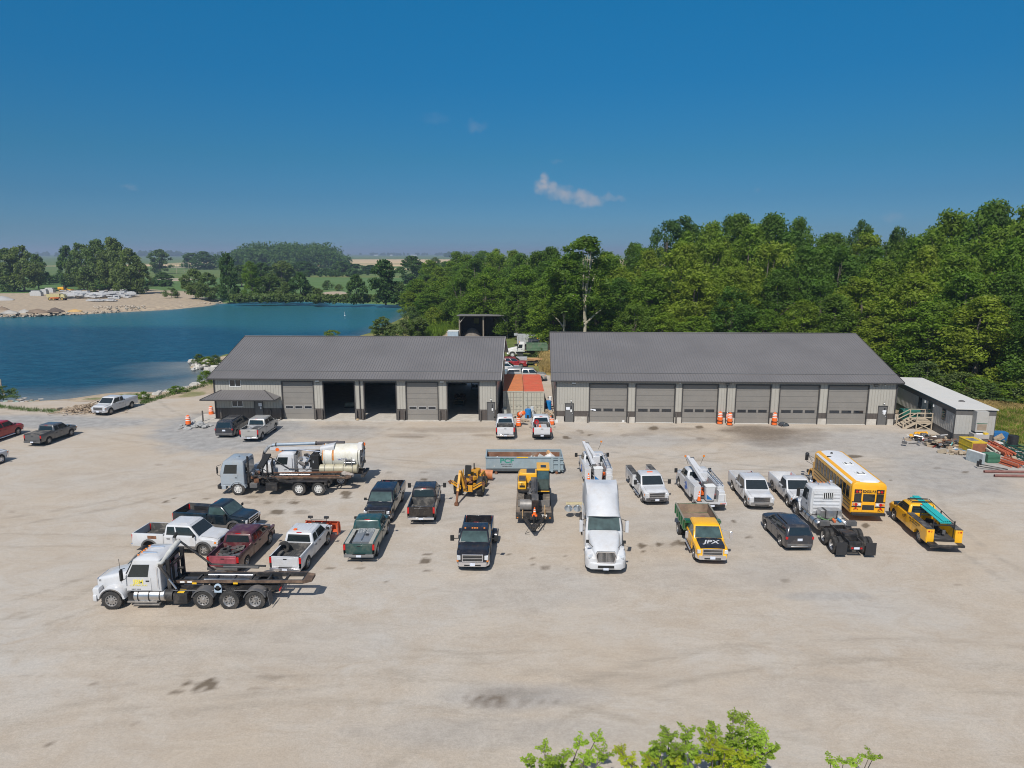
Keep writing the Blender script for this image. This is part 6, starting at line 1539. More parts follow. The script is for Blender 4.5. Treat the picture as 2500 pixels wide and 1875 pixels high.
# E: white day cab tractor seen from behind
T = empty('semi_tractor'); tag(T,'white day cab tractor seen from behind, bare black frame and mud flaps','semi truck')
conv_cab(T,P_WHITE,xb=1.0,xc=-.85,xr=-2.45,hw=1.12,zh0=1.6,zh1=1.95,roof=2.95,rake=.3,rearwin=False,fend=P_WHITE,skirt=False)
for s in (-1,1):
    wheel(T,0,s*1.03,.53,.3,'big'); arc_fender(T,0,s,.53,.61,.66,.95,1.24,M_FRAME,5,165,'wheel_arch')
q = MB(); q.box(-2.451,-2.49,-.95,.95,1.15,2.72,P_WHITE)
for i in range(6): q.box(-2.49,-2.53,-.9,.9,1.22+i*.25,1.33+i*.25,P_WHITE)
part(q,'rear_panel',T,.015,False)
q = MB(); q.box(-2.54,-2.56,-.42,.28,2.2,2.6,M_UNDER)
for i in range(6): q.box(-2.561,-2.575,-.40+i*.13,-.36+i*.13,2.2,2.6,M_WHITE)
part(q,'rear_window',T,0,False)
for s in (-1,1):
    q = MB(); q.obox((-1.3,s*.7,3.05),(.18,.2,.16),M_CHROME); part(q,'cab_light',T,.03)
    q = MB(); q.lathe([(0,-3.95),(.26,-3.93),(.33,-3.85),(.33,-1.5),(0,-1.45)],M_ALU,20,'X',(0,s*.88,.75)); tk = part(q,'fuel_tank',T)
    q = MB()
    for xx in (-3.4,-2.7,-2.0): q.lathe([(.332,xx-.03),(.35,xx-.03),(.35,xx+.03),(.332,xx+.03)],M_FRAME,20,'X',(0,s*.88,.75))
    part(q,'strap',tk)
    q = MB(); q.box(-2.6,-1.0,s*1.0,s*1.22,.55,.62,M_ALU); q.box(-2.7,-.9,s*.78,s*1.12,1.0,1.06,mat('grey_deck_plate',(.24,.23,.21),.6)); part(q,'step',T,0,False)
    q = MB(); q.box(-4.55,-4.6,s*.55,s*1.22,1.0,1.28,M_PLASTIC); q.box(-4.3,-4.6,s*.55,s*1.22,1.28,1.31,M_PLASTIC); part(q,'fender',T,0,False)
    q = MB(); q.box(-7.35,-7.38,s*.58,s*1.24,.18,1.02,mat('rubber_flap',(.024,.024,.026),.7)); part(q,'mud_flap',T,0,False)
    q = MB(); q.box(-7.42,-7.45,s*.22,s*.34,.62,.72,M_TAIL); part(q,'taillight',T,0,False)
q = MB(); q.box(-3.4,-2.75,-.72,.72,1.02,1.62,M_ALU); q.box(-3.405,-3.44,-.42,-.36,1.03,1.64,M_FRAME); q.box(-3.405,-3.44,.36,.42,1.03,1.64,M_FRAME); q.box(-3.4,-2.75,.30,.44,1.621,1.64,M_FRAME); part(q,'headboard_box',T,.015)
chassis(T,-7.3,-.4,.8,1.04,n=11); duals(T,(-5.2,-6.55),.53,1.24,'dual')
q = MB(); q.box(-4.5,-3.5,-.44,.44,1.045,1.08,mat('grey_deck_plate',(.24,.23,.21),.6)); q.cyl((-4.0,-.75,.85),(-4.5,-.75,.85),.2,M_ALU,12); q.cyl((-3.9,.1,1.25),(-4.3,.1,1.2),.09,mat('orange_red_glad_hand',(.6,.15,.05),.5),8); q.cyl((-3.9,-.25,1.25),(-4.25,-.3,1.2),.08,mat('blue_glad_hand',(.03,.2,.45),.5),8)
rnd = random.Random(8)
for k in range(4): q.tube([(-2.6,.3+k*.06,1.4),(-3.2,.85-k*.1,1.1),(-3.9,.5-k*.12,1.12),(-4.0,.1,1.4)],.02,mat('green_hose',(.15,.28,.12),.5)if k<2 else M_UNDER,6)
part(q,'air_lines',T)
q = MB(); q.lathe([(0,.16),(.3,.16),(.46,.1),(.46,0),(0,0)],mat('greasy_plate',(.03,.028,.026),.35,dirt=(.1,.06,.04)),20,'Z',(-5.9,0,1.06)); q.box(-6.5,-5.9,-.4,.4,1.06,1.2,M_FRAME); part(q,'fifth_wheel',T)
q = MB(); q.box(-7.3,-7.42,-.43,.43,.55,.82,M_FRAME); q.box(-7.43,-7.44,-.17,.17,.6,.74,M_PLATE); part(q,'light_bracket',T,0,False)
put(T,(2053,1361.6),(-7.38,.91),88)

# F: school bus
T = empty('school_bus'); tag(T,'yellow school bus with a white roof seen from its rear left corner','school bus')
BL = 7.4; bz0, bz1 = .62, 2.98      # rear end x, skirt, roof
q = MB(); q.xloft([(-BL-1.3,1.12,.62,2.86,.35,.04),(-BL-1.25,1.18,.62,2.92,.36,.04),(-BL-1.1,1.2,.62,2.95,.38,.04),(-.6,1.2,.62,2.95,.38,.04)],P_BUSY,5); part(q,'body',T)
q = MB(); rs = []
for x, dz, sw in ((-BL-1.28,-.14,.86),(-BL-1.18,-.02,.95),(-BL-.95,.03,1.0),(-.9,.03,1.0),(-.62,.0,.98)):
    rs.append([(x,1.21*sw*math.cos(R(10+160*k/12)),2.53+dz+.475*math.sin(R(10+160*k/12))**.62)for k in range(13)])
q.rings(rs,mat('white_bus_roof',(.66,.67,.69),.4,var=.04,dirt=(.45,.42,.38),dscale=.8,damt=.3),False,False,closed=False); part(q,'roof',T)
for xx in (-BL+.6,-BL+3.0):
    q = MB(); q.box(xx-.32,xx+.32,-.32,.32,2.99,3.07,M_WHITE); q.box(xx-.26,xx+.26,-.27,-.2,3.071,3.08,M_UNDER); q.box(xx-.26,xx-.2,-.2,.27,3.071,3.08,M_UNDER); q.box(xx-.2,xx+.2,.1,.22,3.071,3.08,M_PLASTIC); part(q,'roof_hatch',T,.01)
q = MB(); q.sph((-1.6,.25,3.02),.12,M_UNDER,8); q.obox((-2.4,.7,2.98),(.16,.3,.05),M_UNDER); part(q,'roof_beacon',T)
BK = mat('black_rail',(.02,.02,.022),.45)
for s in (-1,1):
    q = MB()
    for z in (.92,1.18,1.46): q.box(-BL-1.1,-.75,s*1.2,s*1.222,z,z+.055,BK)
    part(q,'rub_rail',T,0,False)
    n = 11
    for i in range(n):
        x0 = -BL - .85 + i * (BL+.1) / n; w_ = (BL+.1) / n - .13
        f = MB(); f.box(x0,x0+w_,s*1.2,s*1.212,1.60,2.46,BK); wo_ = part(f,'window',T,0,False)
        p = MB(); p.box(x0+.03,x0+w_-.03,s*1.213,s*1.220,1.63,2.03,M_GLASS); p.box(x0+.03,x0+w_-.03,s*1.213,s*1.220,2.06,2.43,M_GLASS); part(p,'pane',wo_,0,False)
    wheel(T,0+.0,s*1.05,.5,.28,'white'); 
    for k in (0,1): wheel(T,-5.6,s*(1.02-.3*k),.5,.27,'white')
    arc_fender(T,-5.6,s,.5,.56,.62,1.1,1.215,M_UNDER,10,170,'wheel_arch')
    q = MB(); q.box(-.62,-.3,s*.95,s*1.2,.7,1.9,P_BUSY); part(q,'cowl_side',T)
    arc_fender(T,0,s,.5,.6,.72,.65,1.2,P_BUSY,0,175)
    q = MB(); q.tube([(-.4,s*1.1,2.2),(.5,s*1.45,2.3),(.5,s*1.45,1.7),(-.3,s*1.1,1.6)],.02,BK,6); q.obox((.5,s*1.47,2.05),(.08,.26,.5),BK); part(q,'mirror',T,.02)
    q = MB(); q.tube([(.9,s*.8,1.4),(1.1,s*1.2,2.1),(.4,s*1.0,1.8)],.015,BK,6); q.sph((1.1,s*1.25,2.15),.17,BK,10); part(q,'crossview_mirror',T)
q = MB(); q.xloft([(1.15,.62,.8,1.45,.2,.05),(1.0,.75,.75,1.55,.2,.05),(-.62,.9,.8,1.8,.22,.05)],P_BUSY,4); part(q,'hood',T)
q = MB(); q.box(1.1,1.3,-1.15,1.15,.5,.78,BK); part(q,'front_bumper',T,.03)
pane(q:=MB(),[(-.59,-1.1,1.8),(-.59,1.1,1.8),(-.62,1.0,2.62),(-.62,-1.0,2.62)],.02,.98,.02,.98,M_GLASS,.02); part(q,'windshield',T,0,False)
xr = -BL - 1.3
q = MB(); q.box(xr-.02,xr+.0,-.43,.43,.72,2.42,P_BUSY); dr = part(q,'emergency_door',T,.02)
def rwin(y0,y1,z0,z1,par,off=0.0,nm='rear_window'):
    f = MB(); x = xr - .02 - off; f.box(x-.012,x+.02,y0-.03,y1+.03,z0-.03,z1+.03,BK); o = part(f,nm,par,.01,False)
    p = MB(); p.box(x-.02,x-.0121,y0,y1,z0,z1,M_GLASS); part(p,'pane',o,0,False) if par is T else None
    return o
rwin(-.38,.38,1.55,2.06,T,.004); rwin(-.38,.38,.94,1.24,T,.004)
rwin(.54,.98,1.54,2.06,T,-.01); rwin(-.98,-.54,1.54,2.06,T,-.01)
for s in (-1,1):
    q = MB(); q.box(xr-.02,xr+.02,s*.5,s*1.02,2.12,2.42,BK); lp = part(q,'lamp_panel',T,0,False)
    for y, m in ((.64,M_AMB),(.85,M_TAIL)):
        q = MB(); q.cyl((xr-.045,s*y,2.26),(xr-.02,s*y,2.26),.085,m,14); part(q,'warning_light',lp)
    q = MB(); q.box(xr-.02,xr+.02,s*.5,s*1.1,1.18,1.42,mat('silver_backing',(.5,.5,.5),.4)); part(q,'lamp_backing',T,0,False)
    for y, z, m, r_ in ((.85,1.3,M_TAIL,.11),(1.0,1.3,M_AMB,.09),(.62,1.3,M_REFL,.08),(.85,1.03,M_TAIL,.07),(.95,.95,M_TAIL,.04),(.72,.95,M_TAIL,.04)):
        q = MB(); q.cyl((xr-.045,s*y,z),(xr-.02,s*y,z),r_,m,14); part(q,'taillight',T)
    q = MB(); q.box(xr-.03,xr+.0,s*.46,s*1.14,1.46,1.52,BK); q.box(xr-.03,xr,s*.46,s*1.14,1.1,1.16,BK); part(q,'rub_rail',T,0,False)
q = MB(); q.box(xr-.22,xr+.02,-1.16,1.16,.52,.72,BK); part(q,'rear_bumper',T,.02)
for y in (-.18,0,.18):
    q = MB(); q.box(xr+.06,xr+.12,y-.04,y+.04,2.80,2.84,M_TAIL); part(q,'roof_marker_light',T,0,False)
text('SCHOOL BUS',.27,BK,T,(xr-.035,0,2.27),TX_BACK,sx=.56,bold=.012); text('0413',.20,mat('brown_lettering',(.12,.06,.01),.5),T,(xr-.012,-.86,.83),TX_BACK,sx=.9)
q = MB(); q.box(xr-.028,xr-.021,-.44,.44,2.13,2.41,P_BUSY); part(q,'sign_panel',T,0,False)
put(T,(2077,1275),(-BL-1.5,1.16),84.5)

# G: yellow service truck with teal pipes
P_YS = P_YEL
T = pickup('service_truck','yellow service truck with side bins and a rack of turquoise pipe, far right','reg',P_YS,wb=3.9,W=2.0,hood=1.2,belt=1.32,roofz=2.0,rail=1.2,bed=3.0,nobed=True,hoodm=P_BLACK,bumper=M_UNDER,rearb=M_UNDER,r=.41,ro=1.3,cat='service truck',ribs=False,fo=.95)
xf, xr, xc, hw = T['dims']
DK = mat('black_rough_coating',(.045,.044,.045),.75,var=.2,dirt=(.3,.28,.25),dscale=1.5,damt=.5)
def utility_body(T,m,xr,xc,hw,top=1.42,lid=DK,bin_w=.46,drop=.30):
    for s in (-1,1):
        q = MB(); xa = -T_wb / 2; pts = [(xc-.05,.5),(xa+.52,.5)] + [(xa+.5*math.cos(R(a)),.42+.5*math.sin(R(a)))for a in range(10,171,20)] + [(xa-.52,.5),(xr+.02,.5),(xr+.02,top),(xc-.05,top)]
        q.prism(pts,s*(hw+.10),s*(hw+.10-bin_w),m); o = part(q,'side_bin',T,.012,False)
        q = MB(); q.box(xr+.02,xc-.05,s*(hw+.105),s*(hw+.095-bin_w),top+.001,top+.02,lid); part(q,'lid',o,0,False)
        for x0, x1, z0 in ((xc-.12,xc-.85,.58),(xc-.92,xa+.6,.58),(xa+.55,xa-.55,1.0),(xa-.6,xr+.1,.58)):
            if x0 - x1 > .25: q = MB(); q.box(x0,x1,s*(hw+.10),s*(hw+.112),z0,top-.06,m); oo = part(q,'bin_door',o,0,False)
    q = MB(); q.box(xr,xc-.05,-hw+.36,hw-.36,.62,.78,M_FRAME); q.box(xr,xc-.05,-hw+.37,hw-.37,.781,.80,DK); part(q,'cargo_floor',T,0,False)
T_wb = 3.9; utility_body(T,P_YS,xr,xc,hw)
for s in (-1,1):
    for y in (.62,.82):
        q = MB(); q.cyl((xr+.015,s*(hw-.02-(y-.62)*.8),1.28),(xr+.0,s*(hw-.02-(y-.62)*.8),1.28),.055,M_TAIL if y<.7 else M_AMB,12); part(q,'taillight',T)
q = MB(); q.box(xr-.02,xr-.5,-hw-.05,hw+.05,.44,.6,M_FRAME); q.box(xr-.02,xr-.48,-hw+.4,hw-.4,.601,.63,mat('weathered_timber',(.42,.35,.26),.8)); part(q,'work_platform',T,.01)
q = MB()
for x in (xc+.3,xc-1.0,xr+.25):
    for s in (-1,1): q.box(x-.03,x+.03,s*(hw-.38),s*(hw-.32),.8,1.95,BK)
    q.box(x-.03,x+.03,-hw+.38,hw-.38,1.62,1.68,BK)
for s in (-1,1): q.tube([(xc+.9,s*(hw-.3),2.12),(xc+.3,s*(hw-.35),2.12),(xr+.25,s*(hw-.35),1.82)]if s<0 else[(xc+.9,s*(hw-.3),2.12),(xc+.25,s*(hw-.35),2.12)],.025,BK,6)
q.box(xc+.3,xc+.36,-hw+.35,hw-.35,2.08,2.14,BK); q.box(xc+.9,xc+.96,-hw+.35,hw-.35,2.08,2.14,BK); part(q,'pipe_rack',T,0,False)
q = MB(); rnd = random.Random(11)
for i in range(26): q.obox((rnd.uniform(xr+.5,xc-.3),rnd.uniform(-.5,.6),rnd.uniform(.82,1.2)),(rnd.uniform(.1,.5),rnd.uniform(.08,.3),rnd.uniform(.05,.3)),rnd.choice([M_UNDER,M_FRAME,M_ALU,M_PLASTIC]),rz=rnd.uniform(0,3))
part(q,'tools',T,0,False)
text('POWER SEWER',.14,BK,T,(xc-1.3,hw+.125,1.28),TX_LEFT,sx=1.6); text('UNDERGROUND',.09,BK,T,(xc-1.2,hw+.125,1.12),TX_LEFT,sx=1.6); text('PCF',.22,BK,T,(xc+.55,hw+.02,.98),TX_LEFT,shear=.3)
put(T,(2236,1323),(-1.95,1.1),84)
TQ = mat('turquoise_pipe',(.03,.42,.42),.4,var=.06)
q = MB()
for i in range(6):
    y = -.3 + i * .115; q.lathe([(.035,-2.2),(.056,-2.2),(.056,2.2),(.035,2.2)],TQ,10,'X',(0,y,0))
    if i < 4: q.lathe([(.035,-2.2),(.056,-2.2),(.056,2.2),(.035,2.2)],TQ,10,'X',(.05,y+.06,.1))
l, a = at_v(T,-.75,-.12,1.86); o = single('pipe_bundle','bundle of turquoise pipes strapped on the yellow service truck rack','pipes',q,l,a,True); o.rotation_euler = (0,R(-2),a)

# I: white service body pickup facing the camera
T = pickup('service_truck','white utility body pickup with black lidded bins facing the camera beside the semi','reg',P_WHITE,wb=3.65,hood=1.16,belt=1.27,roofz=1.97,rail=1.3,bed=2.6,nobed=True,bumper=mat('dark_chrome',(.15,.15,.16),.3,.7),mirror='tow',r=.4,cat='service truck',ribs=False,step=M_CHROME,lightbar=True,fo=.95,ro=1.25)
xf, xr, xc, hw = T['dims']; T_wb = 3.65; utility_body(T,P_WHITE,xr,xc,hw,1.5)
put(T,(1595,1225.5),(1.825,0),-86)

# H: bucket trucks, seen from behind
def bucket_truck(label,pos,la,hd,boomdir,cube):
    T = pickup('bucket_truck',label,'reg',P_WHITE,wb=4.2,W=2.05,hood=1.3,belt=1.42,roofz=2.15,rail=1.3,bed=3.3,nobed=True,mirror='tow',r=.42,cat='bucket truck',ribs=False,fo=1.0,ro=1.35,rearb=M_UNDER)
    xf, xr, xc, hw = T['dims']; global T_wb; T_wb = 4.2; utility_body(T,P_WHITE,xr+.75,xc,hw,1.72,P_WHITE,.5)
    q = MB(); q.box(xr-.02,xr+.8,-hw-.1,hw+.1,.62,.72,mat('grey_deck',(.33,.33,.32),.7,var=.1)); q.box(xr-.04,xr-.021,-hw-.1,hw+.1,.5,.74,P_WHITE); part(q,'rear_deck',T,0,False)
    for s in (-1,1):
        for k in range(3): q = MB(); q.cyl((xr-.05,s*(hw-.05-.15*k),.63),(xr-.04,s*(hw-.05-.15*k),.63),.05,[M_TAIL,M_TAIL,M_AMB][k],12); part(q,'taillight',T)
    q = MB(); q.box(xr+.1,xr+.7,-hw+.05,-hw+.5,.72,1.55,P_WHITE); part(q,'cabinet',T,.02); q = MB(); q.tube([(xr+.1,-hw+.5,.72),(xr+.1,-hw+.5,1.3),(xr+.1,-hw-.02,1.3),(xr+.1,-hw-.02,.72)],.02,M_WHITE,6); part(q,'step_rail',T)
    q = MB(); q.cyl((xc-.9,0,.8),(xc-.9,0,1.75),.32,P_WHITE,16); q.box(xc-1.2,xc-.6,-.3,.3,1.75,2.35,P_WHITE); part(q,'turret',T,.03)
    bx, by = boomdir; a0 = Vector((xc-1.0,.12,2.2)); elbow = Vector((xc+1.1,.05+by,2.75)); tip = Vector((xr+.75,.30+by*.2,1.95))
    q = MB(); q.beam(a0,elbow,.26,.3,P_WHITE); q.cyl(elbow+Vector((0,-.25,0)),elbow+Vector((0,.25,0)),.17,M_PLASTIC,12); q.cyl(a0+Vector((.3,0,-.3)),(a0+elbow)/2,.07,M_CHROME,8); part(q,'lower_boom',T)
    q = MB(); q.beam(elbow+Vector((.2,.22,.12)),tip,.22,.26,P_WHITE); q.obox(tip,(.3,.3,.3),M_PLASTIC); part(q,'upper_boom',T)
    q = MB(); q.zloft([(.85,xr+.08,xr+.62,.30,.08),(1.9,xr+.02,xr+.68,.36,.09)],P_WHITE,3); q.v = [(x,y+.12,z)for x,y,z in q.v]; bk = part(q,'bucket',T)
    q = MB(); q.zloft([(1.9,xr+.0,xr+.70,.38,.09),(1.96,xr+.0,xr+.70,.38,.09)],M_WHITE,3); q.v = [(x,y+.12,z)for x,y,z in q.v]; part(q,'rim',bk)
    q = MB(); q.add([(xr+.055,.40,.95),(xr+.045,.42,1.35),(xr+.06,-.05,.92),(xr+.075,.40,.94)],[(0,1,2)],mat('blue_stripe',(.01,.14,.38),.4)); part(q,'stripe',bk,0,False)
    q = MB(); rnd = random.Random(len(label))
    for i in range(34): q.obox((rnd.uniform(xr+.9,xc-.2),rnd.uniform(-.5,.5),rnd.uniform(.85,1.75)),(rnd.uniform(.1,.5),rnd.uniform(.06,.25),rnd.uniform(.05,.35)),rnd.choice([M_UNDER,M_ALU,M_WHITE,M_WHITE,M_PLASTIC,P_RED,M_ORANGE,M_CHROME]),rz=rnd.uniform(0,3))
    part(q,'tools',T,0,False)
    q = MB()
    for s in (0,.35): q.beam((xr+.6,-.62-s,1.95),(xc+.5,-.62-s,2.1),.05,.06,M_ALU)
    for i in range(9): q.beam((xr+.8+i*.38,-.62,1.97+i*.016),(xr+.8+i*.38,-.97,1.97+i*.016),.03,.03,M_ALU)
    for x in (xr+.9,xc-.2): q.box(x-.03,x+.03,-.95,-.9,1.7,1.97,M_ALU)
    part(q,'ladder',T,0,False)
    for s in (-1,1):
        q = MB(); q.tube([(xc+1.4,s*.5,2.2),(xc+1.4,s*.75,2.85)],.015,M_UNDER,5); q.cyl((xc+1.4,s*.75,2.85),(xc+1.4,s*.75,2.97),.09,M_AMB,10); part(q,'beacon',T)
    q = MB(); q.box(xc-.9,xc+.0,hw+.105,hw+.115,.6,1.5,P_WHITE); q.sph((xc+.1,hw+.07,1.15),.05,mat('blue_emblem',(.01,.10,.42),.4)); 
    q.obox((xc-.4,hw+.125,1.25),(.3,.01,.3),mat('blue_emblem',(.01,.10,.42),.4),ry=.6); q.obox((xc-.62,hw+.125,1.0),(.4,.01,.22),mat('blue_emblem',(.01,.10,.42),.4),ry=-.5); q.obox((xc-.25,hw+.125,.88),(.3,.01,.25),mat('blue_emblem',(.01,.10,.42),.4),ry=.2); part(q,'emblem',T,0,False)
    put(T,pos,la,hd); l, a = at_v(T,xr+.35,hw-.15,.73); cone('orange cone riding on the rear deck of the '+cube,l[0],l[1],l[2],.75)
    return T
bucket_truck('white bucket truck directly behind the white semi tractor, rear to the camera',(1464,1201),(-3.45,0),91,(0,.55),'bucket truck behind the semi')
bucket_truck('white bucket truck with blue side emblem behind the green and yellow dump truck',(1688,1234),(-2.1,1.12),92,(0,.35),'bucket truck behind the dump truck')

# J: dump truck
T = pickup('dump_truck','yellow and black pickup based dump truck with a green dump bed','reg',P_YEL,wb=4.0,W=2.0,hood=1.16,belt=1.26,roofz=1.98,rail=1.3,bed=3.1,nobed=True,hoodm=P_BLACK,mirror='west',dual=True,r=.40,cat='dump truck',ribs=False,glass=M_GLASSG,amber=False,step=M_CHROME,ro=1.5)
xf, xr, xc, hw = T['dims']; q = MB(); w_ = 1.16; z0 = .98; z1 = 1.62; GI = mat('worn_bed_inside',(.21,.15,.11),.85,var=.3,scale=2,dirt=(.38,.28,.18),dscale=1.5,damt=.6)
q.box(xr-.1,xc-.05,-w_,w_,z0-.06,z0,P_GRN)
for s in (-1,1):
    q.box(xr-.1,xc-.05,s*w_,s*(w_-.05),z0,z1,P_GRN); q.box(xr-.1,xc-.05,s*(w_-.051),s*(w_-.06),z0+.01,z1,GI); q.box(xr-.1,xc-.05,s*(w_+.02),s*(w_-.08),z1,z1+.06,mat('worn_top_rail',(.22,.21,.17),.7))
    for i in range(5): x = xr + .1 + i * (xc-xr-.3) / 4; q.box(x-.05,x+.05,s*(w_+.001),s*(w_+.07),z0,z1,P_GRN)
q.box(xc-.1,xc-.05,-w_+.06,w_-.06,z0,z1+.1,P_GRN); q.box(xc-.11,xc-.101,-w_+.061,w_-.061,z0+.01,z1+.08,GI); q.box(xr+.0,xc-.12,-w_+.061,w_-.061,z0+.001,z0+.012,GI); part(q,'dump_bed',T,0,False)
q = MB(); q.box(xc-.05,xc+.42,-w_,w_,z1+.10,z1+.15,P_GRN); q.box(xc+.38,xc+.43,-w_,w_,z1-.0,z1+.15,P_GRN); part(q,'cab_shield',T,0,False)
q = MB(); q.box(xr-.16,xr-.1,-w_,w_,z0,z1,P_GRN); q.box(xr-.099,xr-.09,-w_+.06,w_-.06,z0,z1-.01,GI); part(q,'tailgate',T,.01); chassis(T,xr,xc,.5,.85,.4,5)
q = MB(); q.lathe([(0,.22),(.35,.16),(.7,.03),(.8,0)],mat('sand',(.46,.34,.2),.95),14,'Z',(-.0,0,0)); SD_ = q
text('JPX',.62,mat('silver_lettering',(.55,.56,.58),.4),T,(2.0+.25,0,1.262),(R(4),0,R(90)),shear=.35,bold=.012)
put(T,(1730,1365),(2.0,0),-93)
l, a = at_v(T,-1.8,.1,.99); single('sand_pile','small heap of sand in the green dump bed','sand',SD_,l,a,True)

# K: equipment trailer with an excavator on it
T = empty('equipment_trailer'); tag(T,'black tag trailer with a V tongue carrying the yellow excavator','trailer')
TD = mat('trailer_deck_wood',(.17,.13,.10),.9,var=.25,scale=2,dirt=(.32,.27,.2),dscale=1.5,damt=.6)
q = MB(); q.box(-7.2,0,-1.26,1.26,.76,.85,TD)
for i in range(24): q.box(-7.1+i*.3,-6.84+i*.3,-1.2,1.2,.851,.87,TD)
part(q,'deck',T,0,False)
q = MB(); q.box(-.0,.08,-1.28,1.28,.42,.9,M_FRAME)
for s in (-1,1): q.box(-7.2,-.001,s*1.28,s*1.262,.62,.86,M_FRAME); q.beam((.05,s*.75,.6),(2.05,s*.12,.58),.12,.2,M_FRAME)
q.box(-7.2,0,-.5,.5,.5,.75,M_FRAME); part(q,'frame',T,0,False)
q = MB(); q.box(1.7,2.2,-.16,.16,.5,.72,M_FRAME); q.lathe([(.06,-.04),(.14,-.04),(.14,.04),(.06,.04)],M_FRAME,14,'Z',(2.3,0,.58)); q.cyl((1.2,.0,.05),(1.2,0,1.15),.07,M_FRAME,10); q.cyl((1.2,0,.05),(1.2,0,.08),.16,M_FRAME,10); q.box(.55,.95,-.25,.25,.7,.95,M_FRAME); part(q,'tongue',T)
q = MB(); q.tube([(.6,.2,.8),(1.0,.55,.95),(1.35,.55,.55),(1.3,.3,.2)],.02,M_FRAME,5); q.tube([(1.6,-.2,.6),(1.5,-.5,.1),(1.8,-.6,.06),(1.9,-.3,.2)],.014,M_FRAME,5); part(q,'safety_chain',T)
for x in (-4.2,-5.1):
    for s in (-1,1): wheel(T,x,s*1.0,.38,.24,'white')
for s in (-1,1):
    q = MB(); q.box(-.05,.1,s*1.2,s*1.1,.5,.56,M_AMB); part(q,'marker_light',T); q = MB(); q.box(-.25,.12,s*.82,s*.76,.65,1.55-.5,mat('wood_stake',(.42,.28,.14),.8)); q.beam((.12,s*.8,.5),(-.3,s*.78,1.35),.05,.05,mat('wood_stake',(.42,.28,.14),.8)); part(q,'stake',T,0,False)
text('T09',.24,M_REFL,T,(.085,.75,.68),TX_FRONT,bold=.01)
put(T,(1303,1281),(.05,0),-91.5); TR = T
l, a = at_v(T,.75,.05,.96); cone('red and white cone on the trailer tongue in front of the excavator',l[0],l[1],l[2],.6)

T = empty('excavator'); tag(T,'yellow and black crawler excavator with its boom folded down on the trailer','excavator')
P_EX = paint('excavator_yellow',(.78,.40,.015),.35,dirt=.15); TRK = mat('dusty_track',(.13,.11,.09),.85,var=.25,scale=4,dirt=(.3,.25,.19),dscale=2,damt=.7)
for s in (-1,1):
    q = MB(); pts = []; rr = .36; L_ = 1.35
    for i in range(9): a = R(-90+180*i/8); pts.append((L_+rr*math.cos(a),rr+rr*math.sin(a)))
    for i in range(9): a = R(90+180*i/8); pts.append((-L_+rr*math.cos(a),rr+rr*math.sin(a)))
    q.prism(pts,s*1.16,s*.70,TRK)
    n = len(pts)
    for i in range(16): x = -L_ + i * 2 * L_ / 15; q.box(x-.05,x+.05,s*1.17,s*.69,2*rr,2*rr+.03,TRK); q.box(x-.05,x+.05,s*1.17,s*.69,-.0,.02,TRK)
    for i in range(1,8): q.beam((pts[i][0]+.012,s*1.17,pts[i][1]),(pts[i][0]+.012,s*.69,pts[i][1]),.05,.05,TRK)
    part(q,'track',T,0,False)
q = MB(); q.box(-1.0,1.0,-.7,.7,.25,.62,M_FRAME); q.cyl((0,0,.6),(0,0,.85),.55,M_FRAME,20); part(q,'undercarriage',T)
q = MB(); q.zloft([(.85,-1.75,1.15,1.18,.35),(1.0,-1.8,1.15,1.2,.38)],M_FRAME,4)
part(q,'turntable',T)
q = MB(); q.zloft([(1.0,-1.75,-.45,1.18,.3),(1.6,-1.75,-.45,1.18,.35),(1.8,-1.6,-.5,1.05,.3)],P_EX,4); q.box(-.6,.95,-1.18,-.55,1.0,1.55,P_EX); q.v = [(x,y,z)for x,y,z in q.v]; part(q,'engine_cover',T,.05)
q = MB(); q.obox((.2,-1.19,1.62),(.9,.02,.2),M_UNDER); q.obox((.1,-.85,1.6),(1.0,.5,.1),mat('dark_grey_panel',(.05,.055,.065),.5)); q.obox((.96,-.85,1.25),(.02,.4,.16),M_UNDER); part(q,'side_panel',T,.01)
q = MB(); q.zloft([(1.0,-.55,1.15,.46,.08),(1.9,-.6,1.2,.47,.1),(2.5,-.6,1.0,.45,.1)],M_UNDER,3); q.v = [(x,y+.68,z)for x,y,z in q.v]; cb = part(q,'cab',T)
q = MB(); q.zloft([(2.5,-.62,1.02,.48,.1),(2.62,-.62,1.0,.47,.1)],P_EX,3); q.v = [(x,y+.68,z)for x,y,z in q.v]; part(q,'cab_roof',T)
q = MB(); q.box(.1,.7,.5,.9,2.625,2.64,mat('smoked_hatch',(.03,.03,.035),.2)); part(q,'roof_hatch',T)
q = MB(); q.add([(1.175,.28,1.1),(1.175,1.08,1.1),(1.225,1.1,1.9),(1.05,1.08,2.45),(1.05,.28,2.45),(1.225,.26,1.9)],[(0,1,2,5),(5,2,3,4)],M_GLASSG); part(q,'windshield',T,0,False)
q = MB(); q.box(-.4,1.0,1.15,1.16,1.4,2.4,M_GLASS); part(q,'side_window',T,0,False); q = MB(); q.box(1.15,1.22,.2,1.15,.93,1.0,P_EX); part(q,'step',T,.01)
EB = mat('dark_boom_paint',(.035,.036,.04),.45,var=.15,dirt=DUST,damt=.25)
q = MB(); q.prism([(.9,1.0),(.9,1.35),(1.6,2.15),(2.1,2.35),(2.5,2.1),(3.45,1.5),(3.4,1.3),(2.3,1.75),(1.8,1.85),(1.3,1.2)],-.2,.26,EB); q.box(-1.5,-.55,-.55,.1,1.78,1.84,mat('dark_grey_panel',(.05,.055,.065),.5)); q.cyl((1.1,.12,1.05),(2.0,.12,1.75),.09,M_CHROME,10); part(q,'boom',T,.01)
q = MB(); q.prism([(3.6,1.6),(3.35,1.15),(2.75,.4),(2.6,.15),(3.1,.12),(3.75,1.2)],-.16,.32,EB); q.cyl((2.3,.13,2.25),(3.3,.13,1.65),.08,EB,10); part(q,'stick',T,.01)
